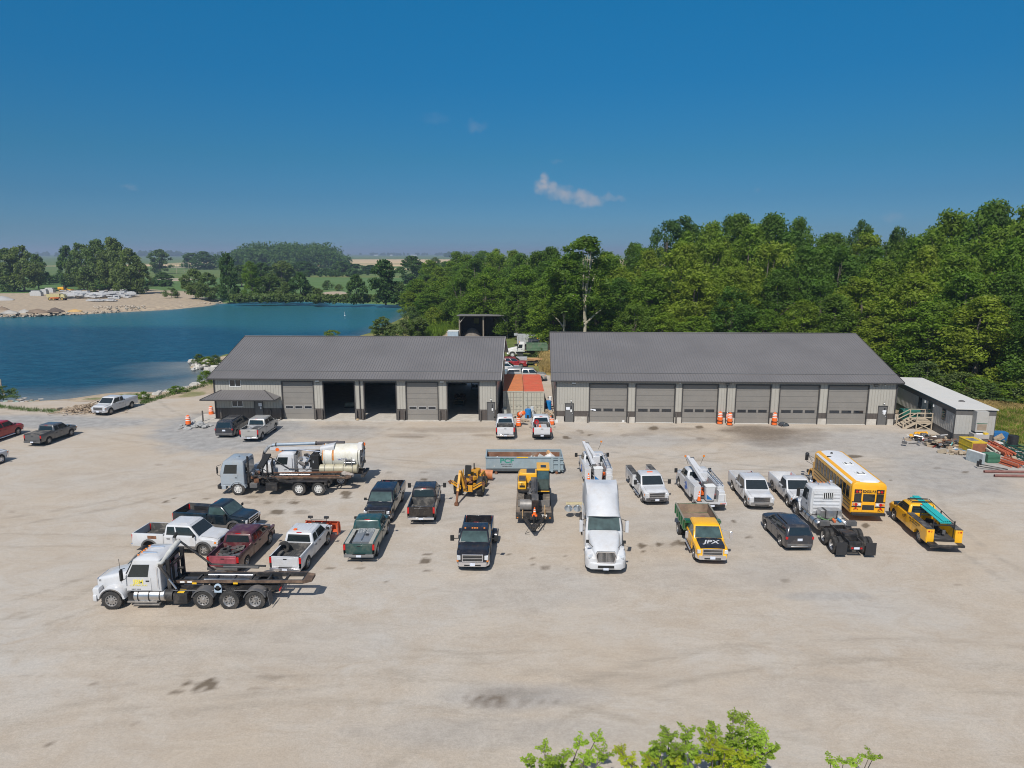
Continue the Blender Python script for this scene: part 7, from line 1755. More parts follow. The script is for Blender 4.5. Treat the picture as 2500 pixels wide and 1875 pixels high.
q = MB(); rs = []
for i in range(9): a = R(-30+i*22); rs.append([(2.55+.42*math.cos(a),-1.0,.42+.42*math.sin(a)),(2.55+.42*math.cos(a),.0,.42+.42*math.sin(a)),(2.55+.38*math.cos(a),.0,.42+.38*math.sin(a)),(2.55+.38*math.cos(a),-1.0,.42+.38*math.sin(a))])
q.rings(rs,mat('worn_bucket_steel',(.22,.21,.20),.5,.3,var=.2,dirt=(.3,.25,.2),damt=.5)); q.box(2.3,2.9,-1.0,-.97,.1,.7,M_PLASTIC); q.box(2.3,2.9,-.03,0,.1,.7,M_PLASTIC)
part(q,'bucket',T)
q = MB(); q.box(1.75,1.9,-1.15,1.15,.05,.5,mat('worn_bucket_steel',(.22,.21,.20),.5,.3)); q.beam((1.0,-.5,.35),(1.8,-.5,.3),.12,.15,M_FRAME); q.beam((1.0,.5,.35),(1.8,.5,.3),.12,.15,M_FRAME); part(q,'blade',T,0,False)
q = MB(); rnd = random.Random(4)
for i in range(12): y = rnd.uniform(-.25,.1); q.tube([(1.0,y,1.4),(1.6,y-.08,1.9+rnd.uniform(-.2,.1)),(2.3,y,1.8),(2.9,y+.1,1.3)],.022,M_UNDER,5)
for i in range(34): q.obox((rnd.uniform(.9,3.3),rnd.uniform(-.4,.1),rnd.uniform(1.0,1.8)),(.15,.12,.12),rnd.choice([M_FRAME,M_ALU,M_PLASTIC]),rz=rnd.random())
part(q,'hydraulic_hoses',T)
text('35',.2,BK,T,(.97,-.85,1.42),TX_FRONT)
l, a = at_v(TR,-3.0,0,.875); T.location = l; T.rotation_euler = (0,0,a)

# L: backhoe loader from behind
T = empty('backhoe_loader'); tag(T,'rusty yellow backhoe loader with its rear digging arm hanging down','backhoe')
P_CAT = mat('faded_machine_yellow',(.62,.30,.02),.5,var=.15,scale=3,dirt=(.25,.11,.04),dscale=2,damt=.6)
for s in (-1,1):
    wheel(T,-.2,s*.92,.76,.46,'yellow'); wheel(T,2.0,s*.80,.42,.28,'yellow')
q = MB(); q.box(-.6,2.3,-.32,.32,.6,1.05,M_FRAME); q.xloft([(2.5,.32,.9,1.4,.1,.05),(.9,.34,.9,1.5,.1,.05)],P_CAT); q.cyl((1.9,.1,1.4),(1.9,.1,1.95),.05,M_UNDER,8); part(q,'engine_hood',T)
q = MB()
for s in (-1,1): q.box(.1,.18,s*.55,s*.62,1.0,1.95,P_CAT)
q.box(-.5,.9,-.55,.55,1.0,1.08,M_FRAME); part(q,'frame',T,0,False)
q = MB(); q.box(-.35,.3,-.05,.5,1.35,1.5,M_UNDER); q.obox((.32,.22,1.85),(.16,.52,.8),M_UNDER,ry=.2); part(q,'seat',T,.06)
for s in (-1,1): 
    q = MB(); q.beam((1.0,s*.62,1.2),(2.4,s*.6,1.1),.12,.25,P_CAT); q.beam((2.4,s*.6,1.1),(3.2,s*.6,.4),.12,.2,P_CAT); part(q,'loader_arm',T,0,False)
q = MB(); rs = []
for i in range(7): a = R(110+i*28); rs.append([(3.7+.45*math.cos(a),-1.15,.5+.45*math.sin(a)),(3.7+.45*math.cos(a),1.15,.5+.45*math.sin(a)),(3.7+.41*math.cos(a),1.15,.5+.41*math.sin(a)),(3.7+.41*math.cos(a),-1.15,.5+.41*math.sin(a))])
q.rings(rs,mat('rusty_orange_bucket',(.45,.16,.06),.6,var=.2)); part(q,'loader_bucket',T)
q = MB(); q.box(-1.15,-.95,-.45,.3,.55,1.05,P_CAT); q.box(-1.16,-1.151,-.12,.02,.6,1.05,M_UNDER); part(q,'swing_frame',T,.01)
for s in (-1,1):
    q = MB(); q.beam((-1.05,s*.5,.75),(-1.15,s*1.25,1.25),.12,.12,P_CAT); q.beam((-1.05,s*.5,.95),(-1.15,s*1.2,1.42),.07,.07,P_CAT); q.beam((-1.15,s*1.2,1.35),(-1.15,s*1.42,1.2),.1,.3,M_RUST); part(q,'stabiliser',T,0,False)
q = MB(); q.beam((-1.2,.15,.9),(-1.5,.40,2.3),.18,.3,P_CAT); q.cyl((-1.2,0,.9),(-1.45,.1,1.9),.07,M_RUST,8); part(q,'boom',T,0,False)
q = MB(); q.beam((-1.45,.42,2.35),(-2.3,.42,.95),.18,.22,P_CAT); q.beam((-2.25,.42,1.0),(-2.75,.42,.18),.14,.2,M_RUST); q.box(-2.9,-2.65,.28,.56,.02,.22,M_RUST); q.cyl((-1.5,.42,2.1),(-2.3,.42,1.2),.05,M_CHROME,8); part(q,'dipper_arm',T,0,False)
q = MB(); rnd = random.Random(14)
for i in range(24): q.obox((rnd.uniform(-.9,.6),rnd.uniform(-.5,.1),rnd.uniform(1.0,1.6)),(rnd.uniform(.08,.3),)*2+(rnd.uniform(.1,.3),),rnd.choice([M_RUST,M_FRAME,P_CAT,M_UNDER]),rz=rnd.random())
part(q,'hydraulics',T,0,False)
put(T,(1114,1205),(-.2,1.1),80)

# M: roll off container
T = empty('roll_off_container'); tag(T,'open grey-blue roll off container with debris and green lettering behind the excavator','dumpster')
P_DM = mat('grey_blue_steel',(.25,.315,.345),.55,var=.08,dirt=(.28,.26,.22),dscale=.8,damt=.4); L_, W_, Hh = 6.7, 2.4, 1.45
q = MB()
for y in (-W_/2,W_/2-.06): q.box(0,L_,y,y+.06,.25,Hh,P_DM)
q.box(0,.06,-W_/2+.061,W_/2-.061,.25,Hh,P_DM); q.box(.061,L_-.01,-W_/2+.061,W_/2-.061,.25,.31,M_RUST)
q.box(.07,L_-.1,W_/2-.075,W_/2-.0605,.32,Hh-.12,mat('rust_stained_inside',(.22,.105,.06),.85,var=.3,scale=1.5,dirt=(.3,.3,.27),dscale=.8,damt=.7))
part(q,'side_wall',T,0,False)
q = MB()
for s in (-1,1): q.box(-.03,L_+.03,s*(W_/2+.05),s*(W_/2-.08),Hh+.001,Hh+.1,P_DM); q.box(0,L_+.1,s*(W_/2-.35),s*(W_/2-.5),.08,.25,M_FRAME)
q.box(-.03,.08,-W_/2+.08,W_/2-.08,Hh+.001,Hh+.1,P_DM); q.box(.05,L_-1.6,-W_/2-.012,-W_/2-.001,.25,.5,mat('dark_band',(.07,.08,.085),.6)); part(q,'frame',T,0,False)
q = MB(); q.box(2.7,3.7,-W_/2-.06,-W_/2-.051,Hh+.02,Hh+.1,mat('yellow_label',(.85,.5,.02),.5)); part(q,'yellow_strip',T,0,False)
q = MB(); q.box(L_,L_+.08,-W_/2,W_/2,.2,Hh,P_DM)
for z in (.4,.9,1.3): q.box(L_-.9,L_+.12,-W_/2-.09,-W_/2-.013,z,z+.08,P_DM)
for x in (L_-.9,L_-.3): q.box(x-.1,x+.1,-W_/2-.1,-W_/2-.02,.2,Hh-.02,P_DM)
part(q,'end_gate',T,0,False)
for x in (.9,L_-.5):
    q = MB(); q.cyl((x,-W_/2-.05,.12),(x,-W_/2+.2,.12),.12,M_RUST,12); part(q,'roller',T)
text('PCF',.56,mat('green_lettering',(.015,.22,.16),.5),T,(1.85,-W_/2-.006,1.18),TX_RIGHT,bold=.012,sx=1.3); text('RECOVERY',.15,M_UNDER,T,(1.85,-W_/2-.006,.86),TX_RIGHT,sx=1.4); text('740-892-0000',.11,M_UNDER,T,(1.85,-W_/2-.006,.68),TX_RIGHT,sx=1.4)
X, Y = G(1186,1157); T.location = (X,Y+1.2,0); DM = T
rnd = random.Random(21); q = MB()
for i in range(46):
    x = rnd.uniform(.5,L_-.4); h_ = .85 + (x/L_) ** 2 * .75; q.obox((x,rnd.uniform(-.8,.9),rnd.uniform(.5,h_)),(rnd.uniform(.2,1.0),rnd.uniform(.08,.5),rnd.uniform(.04,.3)),rnd.choice([mat('raw_timber',(.46,.27,.13),.8),mat('cardboard',(.40,.26,.15),.85),M_REFL,mat('brick_red',(.30,.12,.07),.85),mat('plasterboard',(.5,.48,.44),.8),mat('raw_timber',(.46,.27,.13),.8)]),rz=rnd.uniform(0,3),ry=rnd.uniform(-.6,.6),rx=rnd.uniform(-.5,.5))
q.xloft([(3.9,.3,.5,.9,.2,.2),(4.3,.5,.4,1.2,.3,.2),(4.6,.2,.4,1.0,.2,.2)],M_REFL); q.xloft([(5.2,.3,.5,1.2,.2,.2),(5.7,.6,.4,1.55,.3,.2),(6.3,.2,.4,1.1,.2,.2)],M_REFL)
single('debris','timber and plastic debris heaped in the grey-blue roll off container','debris',q,(X,Y+1.2,0),0)

# N: light tower beside the semi
T = empty('light_tower'); tag(T,'cream folded light tower arm with two floodlights beside the white semi','light tower')
CR = mat('cream_arm',(.55,.47,.28),.5)
q = MB(); q.beam((-.85,0,1.18),(1.0,0,1.18),.07,.07,CR); q.beam((-.85,.25,1.18),(1.0,.25,1.18),.07,.07,CR); q.beam((.95,0,.2),(.95,0,1.9),.08,.08,CR); q.beam((1.0,0,.25),(1.0,2.4,.3),.1,.1,CR); q.box(.85,1.7,.6,2.4,.5,1.2,CR); part(q,'mast',T,0,False)
for x in (-.65,.0):
    q = MB(); q.lathe([(.0,.0),(.10,.02),(.14,.16),(.30,.42)],mat('lamp_shade_alu',(.5,.56,.62),.25,.6),18,'Y',(0,0,0)); q.lathe([(0,.41),(.29,.41)],M_LAMP,18,'Y'); o = part(q,'floodlight',T); o.location = (x,0,1.1); o.rotation_euler = (R(-125),0,R(180))
X, Y = G(1410,1268); T.location = (X,Y,0)

# O: disused trucks behind the workshops
T = empty('dump_truck'); tag(T,'old white cab dump truck with a green body parked behind the workshops','dump truck')
conv_cab(T,mat('chalky_white',(.6,.6,.57),.6,var=.1,dirt=(.3,.2,.13),damt=.4),xb=1.0,xc=-.9,xr=-2.3,zh0=1.5,zh1=1.9,roof=2.75,rake=.3,horns=False)
for s in (-1,1): wheel(T,0,s*1.0,.52,.3,'white')
chassis(T,-6.4,-.4); duals(T,(-4.9,),.52,1.2,'yellow')
q = MB(); GB = mat('old_green_body',(.09,.16,.09),.6,var=.15,dirt=(.3,.25,.2),damt=.4)
for s in (-1,1): q.box(-6.5,-2.6,s*1.2,s*1.12,1.3,2.5,GB); q.box(-6.5,-2.6,s*1.25,s*1.2,2.4,2.5,GB); q.box(-6.5,-2.6,s*1.24,s*1.201,1.8,1.86,GB)
q.box(-2.6,-2.7,-1.11,1.11,1.3,2.6,GB); q.box(-6.5,-6.4,-1.11,1.11,1.3,2.4,GB); q.box(-6.5,-2.6,-1.11,1.11,1.25,1.3,GB); part(q,'dump_bed',T,0,False)
put(T,(1251,873),(0,1.15),180)
T = empty('truck'); tag(T,'black truck with a dark cab behind the green bodied dump truck','truck')
conv_cab(T,paint('faded_navy_paint',(.015,.02,.028),.4),xb=1.0,xc=-.9,xr=-3.1,zh0=1.6,zh1=2.0,roof=2.9,rake=.3,horns=False)
for s in (-1,1): wheel(T,0,s*1.0,.52,.3,'white')
chassis(T,-7,-.4); duals(T,(-5.3,),.52); T.location = (6.2,133.0,0)
T = empty('dump_truck'); tag(T,'pale grey dump body standing at the very back between the workshops','dump truck')
q = MB(); PG_ = mat('pale_grey_body',(.36,.37,.37),.6,var=.15); q.box(-4,1.2,-1.2,1.2,1.2,3.0,PG_)
for i in range(7): q.box(-3.9+i*.8,-3.75+i*.8,-1.28,-1.201,1.2,3.0,PG_)
q.box(-4.6,-3.9,-1.2,1.2,2.9,3.1,PG_); part(q,'dump_bed',T,0,False); chassis(T,-4.5,3); duals(T,(-.5,-1.9),.52)
q = MB(); q.zloft([(1.1,1.5,3.1,1.15,.1),(2.6,1.5,2.8,1.05,.15)],P_WHITE); part(q,'cab_shell',T); T.location = (5.0,139.0,0)
T = empty('flatbed_trailer'); tag(T,'flatbed trailer loaded with yellow lumber behind the workshops','trailer')
q = MB(); q.box(-3,3,-1.1,1.1,.7,.85,M_FRAME); part(q,'deck',T,0,False)
for s in (-1,1): wheel(T,1.5,s*1.0,.38,.24,'yellow'); wheel(T,.5,s*1.0,.38,.24,'yellow')
T.location = (3.6,119,-.15)
q = MB(); rnd = random.Random(2)
for i in range(26): q.obox((rnd.uniform(-.6,1.0),rnd.uniform(-.9,.9),.9+rnd.random()*.45),(rnd.uniform(1.6,2.6),.22,.08),mat('raw_timber',(.46,.27,.13),.8),rz=rnd.uniform(-.08,.08))
q.box(-2.9,-1.0,-.9,.9,.86,1.5,mat('stacked_panels',(.36,.36,.36),.6))
single('lumber_stack','stack of yellow lumber on the flatbed trailer','lumber',q,(3.6,119,-.15),0)
q = MB(); q.xloft([(-1.2,.15,.1,.5,.1,.05),(0,.35,.05,.8,.1,.05),(1.2,.2,.1,.4,.1,.05)],M_ORANGE); single('snow_plow','orange plow blade on the grass behind the workshops','plow',q,(7.0,117,0),-.3)
q = MB(); q.box(-.6,.6,-.4,.4,0,1.0,mat('pale_blue_bin',(.2,.33,.5),.5)); q.box(-.65,.65,-.45,.45,1.001,1.06,mat('pale_blue_bin',(.2,.33,.5),.5)); single('storage_bin','pale blue bin by the dry grass behind the workshops','bin',q,(7.6,122.5,0))
# ------------------------------------------------------------------ smaller things on the lot
def barrel(label,x,y,bands=3,lie=False,z=0.0):
    r_ = empty('traffic_barrel',(x,y,z)); tag(r_,label,'traffic barrel','orange and white traffic barrels')
    b = MB(); b.lathe([(.36,0),(.36,.05),(.30,.06)],M_BLACK,18,'Z'); part(b,'base',r_)
    b = MB(); b.lathe([(.29,.05),(.28,.35),(.265,.36),(.255,.66),(.24,.67),(.23,.92),(.16,.97),(0,.98)],M_ORANGE,20,'Z'); b.box(-.1,.1,-.02,.02,.97,1.05,M_ORANGE); part(b,'barrel_body',r_)
    for z0 in (.24,.44,.64,.82)[:bands]:
        b = MB(); rr = .30 - z0 * .07; b.lathe([(rr-.01,z0),(rr,z0+.005),(rr-.008,z0+.1),(rr-.02,z0+.105)],M_REFL,20,'Z'); part(b,'reflective_band',r_)
    return r_
for px, py, z, lab in [(460,1036,.45,'orange barrel perched on the broken concrete heap'),(516,1012,0,'orange barrel near the left corner of the office wall'),(1266,1040,0,'orange barrel with a second one tipped on top, between the two white pickups'),(1347,1036.5,0,'orange barrel behind the white pickup with the hose reel'),
(1757,1035,0,'left one of the three orange barrels by the third right door'),(1773,1033,0,'back one of the three orange barrels by the third right door'),(1781,1038,0,'front right one of the three orange barrels by the third right door'),(1890,1037.5,0,'lone orange barrel between the fourth and fifth right workshop doors')]:
    x, y = G(px,py,z); barrel(lab,x,y,4,z=z)
    if py < 1039 and px > 1750: barrel(lab.replace('one of the three orange barrels','upper stacked orange barrel').replace('lone orange','upper orange'),x+.01,y,4,z=.40)
x, y = G(1266,1040); o = barrel('tipped barrel lying on top of the barrel between the two white pickups',x+.1,y+.15,3,z=1.25); o.rotation_euler = (R(65),0,.6)
x, y = G(1644,1031); cone('orange cone standing by the second right workshop door',x,y)
# broken concrete heap
def rocks(name,label,cat,pts,rmin,rmax,m,seed=1,kind=None,flat=.7,sub=1):
    rnd = random.Random(seed); q = MB()
    for (x,y,z) in pts:
        r_ = rnd.uniform(rmin,rmax); vs = []
        ph = rnd.random() * 6
        for a in range(3):
            ring = []
            for k in range(6):
                t_ = ph + k * math.pi / 3 + rnd.uniform(-.25,.25); rr = r_ * (1 if a==1 else .68) * rnd.uniform(.8,1.15); ring.append((x+rr*math.cos(t_),y+rr*math.sin(t_),z+(a-1)*r_*flat*rnd.uniform(.7,1.0)))
            vs.append(ring)
        q.rings(vs,m,True,True)
    o = q.build(name,None,False)
    tag(o,label,cat,kind=kind); return o
M_ROCK = mat('pale_rock',(.44,.42,.385),.9,var=.2,scale=1.2,bump=.5,bscale=5); M_CONCR = mat('broken_concrete',(.36,.36,.35),.9,var=.2,scale=2,bump=.5,bscale=6)
x, y = G(468,1043); rnd = random.Random(5)
rocks('concrete_rubble','heap of broken grey concrete at the edge of the dark gravel','rubble',[(x+rnd.gauss(0,.75),y+rnd.gauss(0,.5),rnd.uniform(.05,.45))for _ in range(26)],.15,.55,M_CONCR,3,flat=.45)
# rocks along the near shore
pts = []; line = [(330,985),(360,975),(400,965),(440,955),(480,945),(505,936),(530,928)]
for i in range(90):
    t_ = rnd.random() * (len(line)-1); k = int(t_); f = t_ - k; a, b = line[k], line[k+1]; x, y = G(a[0]+(b[0]-a[0])*f,a[1]+(b[1]-a[1])*f-rnd.uniform(-2,4),-.4); pts.append((x,y,-.35+rnd.uniform(-.2,.25)))
rocks('shore_rocks',None,None,pts,.2,.75,M_ROCK,4,'stuff')
pts = []
for i in range(60): x, y = G(rnd.uniform(468,600),rnd.uniform(886,904),-.9); pts.append((x,y,rnd.uniform(-1.1,-.5)))
rocks('spit_rocks',None,None,pts,.3,1.0,M_ROCK,6,'stuff')
pts = []
for i in range(260):
    t_ = rnd.random(); px = t_ * 545; py = 772 - t_ ** 1.5 * 34 - rnd.uniform(0,5); x, y = G(px,py,-.6); pts.append((x,y,rnd.uniform(-1.1,-.4)))
for i in range(60): x, y = G(rnd.uniform(225,360),751+rnd.uniform(-3,4)); pts.append((x,y,.2))
rocks('far_shore_rocks',None,None,pts,.2,.55,mat('far_rock',(.40,.34,.27),.95,var=.2),7,'stuff')
# piles and slabs on the far beach
def heap(label,px,py,wpx,h,m,seed=0):
    x, y = G(px,py); c_ = y / FPX * wpx / 2; q = MB(); rnd = random.Random(seed); rs = []
    for i in range(6):
        f = i / 5; rs.append([(c_*(1-f**1.7*.97)*math.cos(k*math.pi/8)*rnd.uniform(.85,1.12),c_*.55*(1-f**1.7*.97)*math.sin(k*math.pi/8)*rnd.uniform(.85,1.1),h*.62*f*rnd.uniform(.85,1.05)-.1)for k in range(16)])
    q.rings(rs,m,False,True); single('earth_heap',label,'heap',q,(x,y,0),0,True)
MB1, MB2, MB3, MB4 = mat('brown_soil',(.19,.14,.10),.95,var=.25,scale=.3,bump=.4), mat('pale_rubble',(.33,.31,.28),.95,var=.25,scale=.5,bump=.4), mat('orange_sand',(.46,.29,.11),.95,var=.15,scale=.4), mat('grey_stone_dust',(.33,.32,.31),.95,var=.1,scale=.3)
heap('brown soil heap in the middle of the far beach heaps',92,763,60,2.2,MB1,1); heap('dark soil heap with a pointed top on the far beach',135,761,46,2.4,mat('dark_soil',(.11,.085,.07),.95,var=.2),2); heap('low orange sand heap, rightmost on the far beach edge',183,760,38,1.4,MB3,3)
heap('pale rubble heap, second from the left on the far beach edge',24,765,46,2.0,MB2,4); heap('grey broken slab heap between the rubble and the brown soil',60,763,36,2.0,MB2,5); heap('brown heap cut by the left edge on the far beach',6,757,36,2.2,MB1,6); heap('smooth grey stone dust cone at the left edge of the far beach',6,733,62,3.2,MB4,7)
q = MB(); rnd = random.Random(12)
for i in range(170):
    t_ = rnd.random(); px = 160 + t_ * 165; py = 723 + rnd.uniform(-5,7) - (3 if px>300 else 0); x, y = G(px,py); q.obox((x,y,rnd.uniform(.2,1.8)),(rnd.uniform(2,5.5),rnd.uniform(1,2.2),rnd.uniform(.25,.6)),mat('stone_slab',(.46,.46,.46),.85,var=.2),rz=rnd.uniform(-.5,.5),ry=rnd.uniform(-.12,.12))
for i in range(24): x, y = G(rnd.uniform(225,275),735+rnd.uniform(-2,2)); q.obox((x,y,.4),(rnd.uniform(2,5),1.2,.3),mat('stone_slab',(.46,.46,.46),.85,var=.2),rz=rnd.uniform(-.3,.3))
single('stone_slabs','long scattered stack of pale stone slabs on the far beach','stone slabs',q,(0,0,0),0)
# haul truck and loader on the beach
T = empty('haul_truck'); tag(T,'tan and orange haul truck on the dusty far beach','haul truck')
HY = mat('haul_tan',(.45,.40,.20),.6); q = MB(); q.prism([(-4.5,1.6),(-4.9,3.4),(2.0,3.6),(2.2,1.9)],-1.9,1.9,HY); part(q,'dump_bed',T,0,False); q = MB(); q.box(-3.2,4.2,-1.2,1.2,1.0,1.6,mat('haul_orange',(.55,.13,.03),.5)); q.box(-2.8,1.6,-1.95,-1.2,1.1,1.7,mat('haul_orange',(.55,.13,.03),.5)); part(q,'chassis_frame',T,0,False)
q = MB(); q.zloft([(1.2,2.3,4.6,1.5,.2),(2.2,2.3,4.5,1.5,.2),(3.3,2.5,3.8,1.3,.2)],HY); part(q,'cab',T)
for x in (-3.2,-1.2,3.3):
    for s in (-1,1): wheel(T,x,s*1.6,.85,.6,'yellow')
X, Y = G(141,733); T.location = (X,Y,0); T.rotation_euler = (0,0,R(4)); T.scale = (.75,) * 3
T = empty('wheel_loader'); tag(T,'small yellow loader near the dust cloud beyond the slabs','loader'); q = MB(); q.xloft([(-2.6,.9,1,2.3,.2,.1),(.3,.9,1,2.4,.2,.1)],P_EX); part(q,'engine_hood',T); q = MB(); q.zloft([(1.5,-.2,1.2,.7,.1),(3.2,.0,1.0,.6,.1)],M_UNDER); part(q,'cab',T); q = MB(); q.beam((1,0,1.4),(3.2,0,.8),.3,.4,P_EX); q.box(3.2,4.1,-1.4,1.4,.2,1.2,P_EX); part(q,'bucket',T)
for x in (-1.5,1.3):
    for s in (-1,1): wheel(T,x,s*.95,.7,.5,'yellow')
X, Y = G(157,712); T.location = (X,Y,0)
for i, (px,w_) in enumerate([(90,10),(109,6),(122,9)]):
    X, Y = G(px,722-i*4); q = MB(); q.box(-w_/4,w_/4,-1,1,0,1.7,mat('concrete_block',(.45,.45,.44),.85)); q.box(-w_/5,w_/5,-.8,.8,1.7,2.3,mat('concrete_block',(.45,.45,.44),.85)); single('concrete_block',['large pale concrete blocks left of the haul truck','small pale concrete blocks just left of the haul truck','pale blocks stacked behind the haul truck'][i],'concrete block',q,(X,Y,0),0)
# driftwood
q = MB(); rnd = random.Random(31); X, Y = G(205,1003); WD = mat('bleached_wood',(.36,.28,.20),.9,var=.35,scale=3)
for i in range(230):
    a = rnd.uniform(0,3.14); L_ = rnd.uniform(.5,1.9); x = rnd.gauss(0,1.6); y = rnd.gauss(0,1.1); z = max(.05,.75*(1-abs(x)/4)*rnd.random()); c_ = Vector((x,y,z)); d = Vector((math.cos(a),math.sin(a),rnd.uniform(-.35,.35))) * L_ / 2; r_ = rnd.uniform(.03,.09); q.cyl(c_-d,c_+d,r_,WD,5,r_*.5)
single('driftwood_pile','tangled pile of bleached driftwood at the lakeshore','driftwood',q,(X,Y,-.1),0)
q = MB(); X, Y = G(48,990,-.8)
for i in range(60): q.obox((rnd.gauss(0,1.4),rnd.gauss(0,.8),rnd.uniform(0,.3)),(rnd.uniform(.2,.9),rnd.uniform(.1,.4),.1),rnd.choice([WD,mat('pale_green_debris',(.35,.5,.45),.7),M_ROCK]),rz=rnd.uniform(0,3))
single('shore_debris','small pile of pale green and grey debris at the left shore corner','debris',q,(X,Y,-.4),0)
q = MB(); X, Y = G(18,982,-.9); q.tube([(0,0,0),(-.3,0,1.2),(-.55,0,2.4),(-.5,0,3.2)],.07,WD,6); q.tube([(-.55,0,2.4),(-.7,0,3.0)],.05,WD,6); single('dead_sapling','bare bleached dead stem leaning at the left shore corner','dead tree',q,(X,Y,-.9),0)
q = MB(); q.lathe([(.16,-.1),(.34,-.1),(.37,0),(.34,.1),(.16,.1)],M_TYRE,18,'Z'); X, Y = G(147,1000); single('old_tyre','dark old tyre on the sand left of the driftwood','tyre',q,(X,Y,.1),0,True)
# between the containers and the right workshop
def drum(name,label,px,py,r_,h,m,z=0.0,cat='drum',top=None):
    x, y = G(px,py); q = MB(); q.lathe([(0,0),(r_,0),(r_,h*.33),(r_*1.03,h*.34),(r_,h*.35),(r_,h*.66),(r_*1.03,h*.67),(r_,h*.68),(r_,h),(r_*.9,h),(r_*.9,h-.04),(0,h-.04)],m,18,'Z'); return single(name,label,cat,q,(x,y,z),0,True)
BLU = mat('blue_drum',(.01,.18,.48),.4,var=.08)
drum('plastic_drum','blue drum in front of the red topped container',1289,1020,.36,1.05,BLU); drum('plastic_drum','blue drum standing right of the red topped container',1339,1000,.36,1.1,BLU); drum('water_heater','pale grey upright tank beside the blue drum',1299,1017,.26,1.2,mat('pale_grey_tank',(.45,.47,.47),.5),cat='tank'); drum('propane_cylinder','small pale cylinder at the foot of the orange topped container',1232,1013,.34,.8,mat('pale_cylinder',(.45,.46,.42),.5),cat='cylinder')
drum('steel_drum','rusty red drum in front of the red topped container',1312,1011,.5,.95,mat('rusty_red_drum',(.30,.05,.045),.6,var=.2)); drum('bucket','white bucket on top of the right blue drum',1343,997,.2,.4,M_WHITE,1.1,'bucket')
rnd = random.Random(41)
for i, (px,py,s_) in enumerate([(1280,1028,.9),(1334,1012,1.3)]):
    x, y = G(px,py); q = MB()
    for k in range(5): q.box(-s_/2,s_/2,-.5+k*.22,-.38+k*.22,.1,.13,WD)
    for k in (-1,0,1): q.box(k*s_*.42-.05,k*s_*.42+.05,-.5,.5,0,.1,WD)
    o = single('pallet',['wooden pallet lying on the gravel in front of the containers','wooden pallet leaning by the right corner of the red topped container'][i],'pallet',q,(x,y,0),.5+i)
    if i: o.rotation_euler = (.5,0,.7); o.location.z = .2
q = MB(); x, y = G(1345,990)
for i in range(40): q.obox((rnd.gauss(0,.6),rnd.gauss(0,3.0),rnd.uniform(0,.15)),(rnd.uniform(.1,.7),rnd.uniform(.05,.3),rnd.uniform(.03,.15)),rnd.choice([WD,M_UNDER,M_PLASTIC,WD,mat('pink_rag',(.5,.04,.2),.8)]),rz=rnd.uniform(0,3))
single('scrap_pieces','scattered scrap pieces along the right workshop side wall','scrap',q,(x,y,0),0)
q = MB(); x, y = G(1351,955); q.tube([(0,12,.05),(.5,4,.05),(1.0,-2,.05),(1.15,-6,.05)],.035,M_UNDER,6); single('cable','dark cable running along the ground beside the right workshop','cable',q,(3.95,86,0),0)
for px, m_, lab in ((1358,M_WHITE,'white jug at the left foot of the right workshop'),(1521,M_WHITE,'white scrap at the foot of the first right workshop door')):
    x, y = G(px,1031); q = MB(); q.box(-.15,.15,-.12,.12,0,.28,m_); q.cyl((0,0,.28),(0,0,.36),.05,m_,8); single('jug',lab,'jug',q,(x,y,0),.3)
q = MB(); x, y = G(1913,1040); rs = []
for i in range(9): a = math.pi * i / 8; rs.append([(.5*math.cos(a),-.35,.42*math.sin(a)),(.5*math.cos(a),.35,.42*math.sin(a)),(.45*math.cos(a),.35,.38*math.sin(a)),(.45*math.cos(a),-.35,.38*math.sin(a))])
q.rings(rs,mat('charcoal_plastic',(.05,.06,.07),.5)); q.box(-.3,.3,-.36,-.34,.02,.32,mat('charcoal_plastic',(.05,.06,.07),.5)); single('plastic_fender','dark plastic truck fender lying by the last right workshop door','fender',q,(x,y,0),.2)
q = MB(); x, y = G(873,1028-1); q.sph((0,0,.12),.2,mat('tan_rock',(.4,.3,.18),.9),8,.7); single('rock','tan rock at the foot of the left workshop between open doors','rock',q,(x,y,0),0,True)
# scrap yard around the office trailer
def boxy(name,label,cat,px,py,d,m,rz=0.0,z=0.0,extra=None,ry=0.0):
    x, y = G(px,py); q = MB(); q.obox((0,0,d[2]/2),d,m,ry=ry)
    if extra: extra(q,d)
    return single(name,label,cat,q,(x,y,z),rz,False,.015)
YB = mat('yellow_crate_paint',(.60,.42,.02),.5,var=.15,dirt=(.3,.15,.06),damt=.4)
def yb(q,d):
    q.box(-d[0]/2-.02,d[0]/2+.02,-d[1]/2-.02,d[1]/2+.02,d[2],d[2]+.05,YB); q.box(-.5,.3,-.5,.5,d[2]+.051,d[2]+.065,M_STEEL); q.box(-d[0]/2+.03,d[0]/2-.03,-d[1]/2-.03,-d[1]/2-.005,.05,d[2]-.06,mat('rust_brown_face',(.24,.09,.045),.8,var=.2)); q.box(-d[0]/2-.03,-d[0]/2,-d[1]/2,d[1]/2,d[2]*.5,d[2]*.55,YB)
boxy('job_box','yellow steel box with a rusty front on the scrap heap by the trailer','box',2372,1102,(1.35,2.2,1.15),YB,-.05,extra=yb)
def wb(q,d): q.box(-d[0]/2,d[0]/2,-d[1]/2,d[1]/2,d[2],d[2]+.06,M_WHITE)
boxy('wall_panel','white edged grey panel standing in front of the yellow box','panel',2380,1129,(.3,1.7,1.0),mat('pale_grey_panel',(.33,.37,.38),.6),.25,extra=wb)
GRB = mat('green_ribbed',(.05,.15,.09),.6)
def gb(q,d):
    for i in range(6): q.box(-d[0]/2,d[0]/2,-d[1]/2-.03,-d[1]/2-.001,.1+i*.12,.16+i*.12,GRB)
boxy('metal_cabinet','small green ribbed steel box at the front of the scrap heap','box',2417,1127,(1.1,1.0,.8),GRB,-.05,extra=gb)
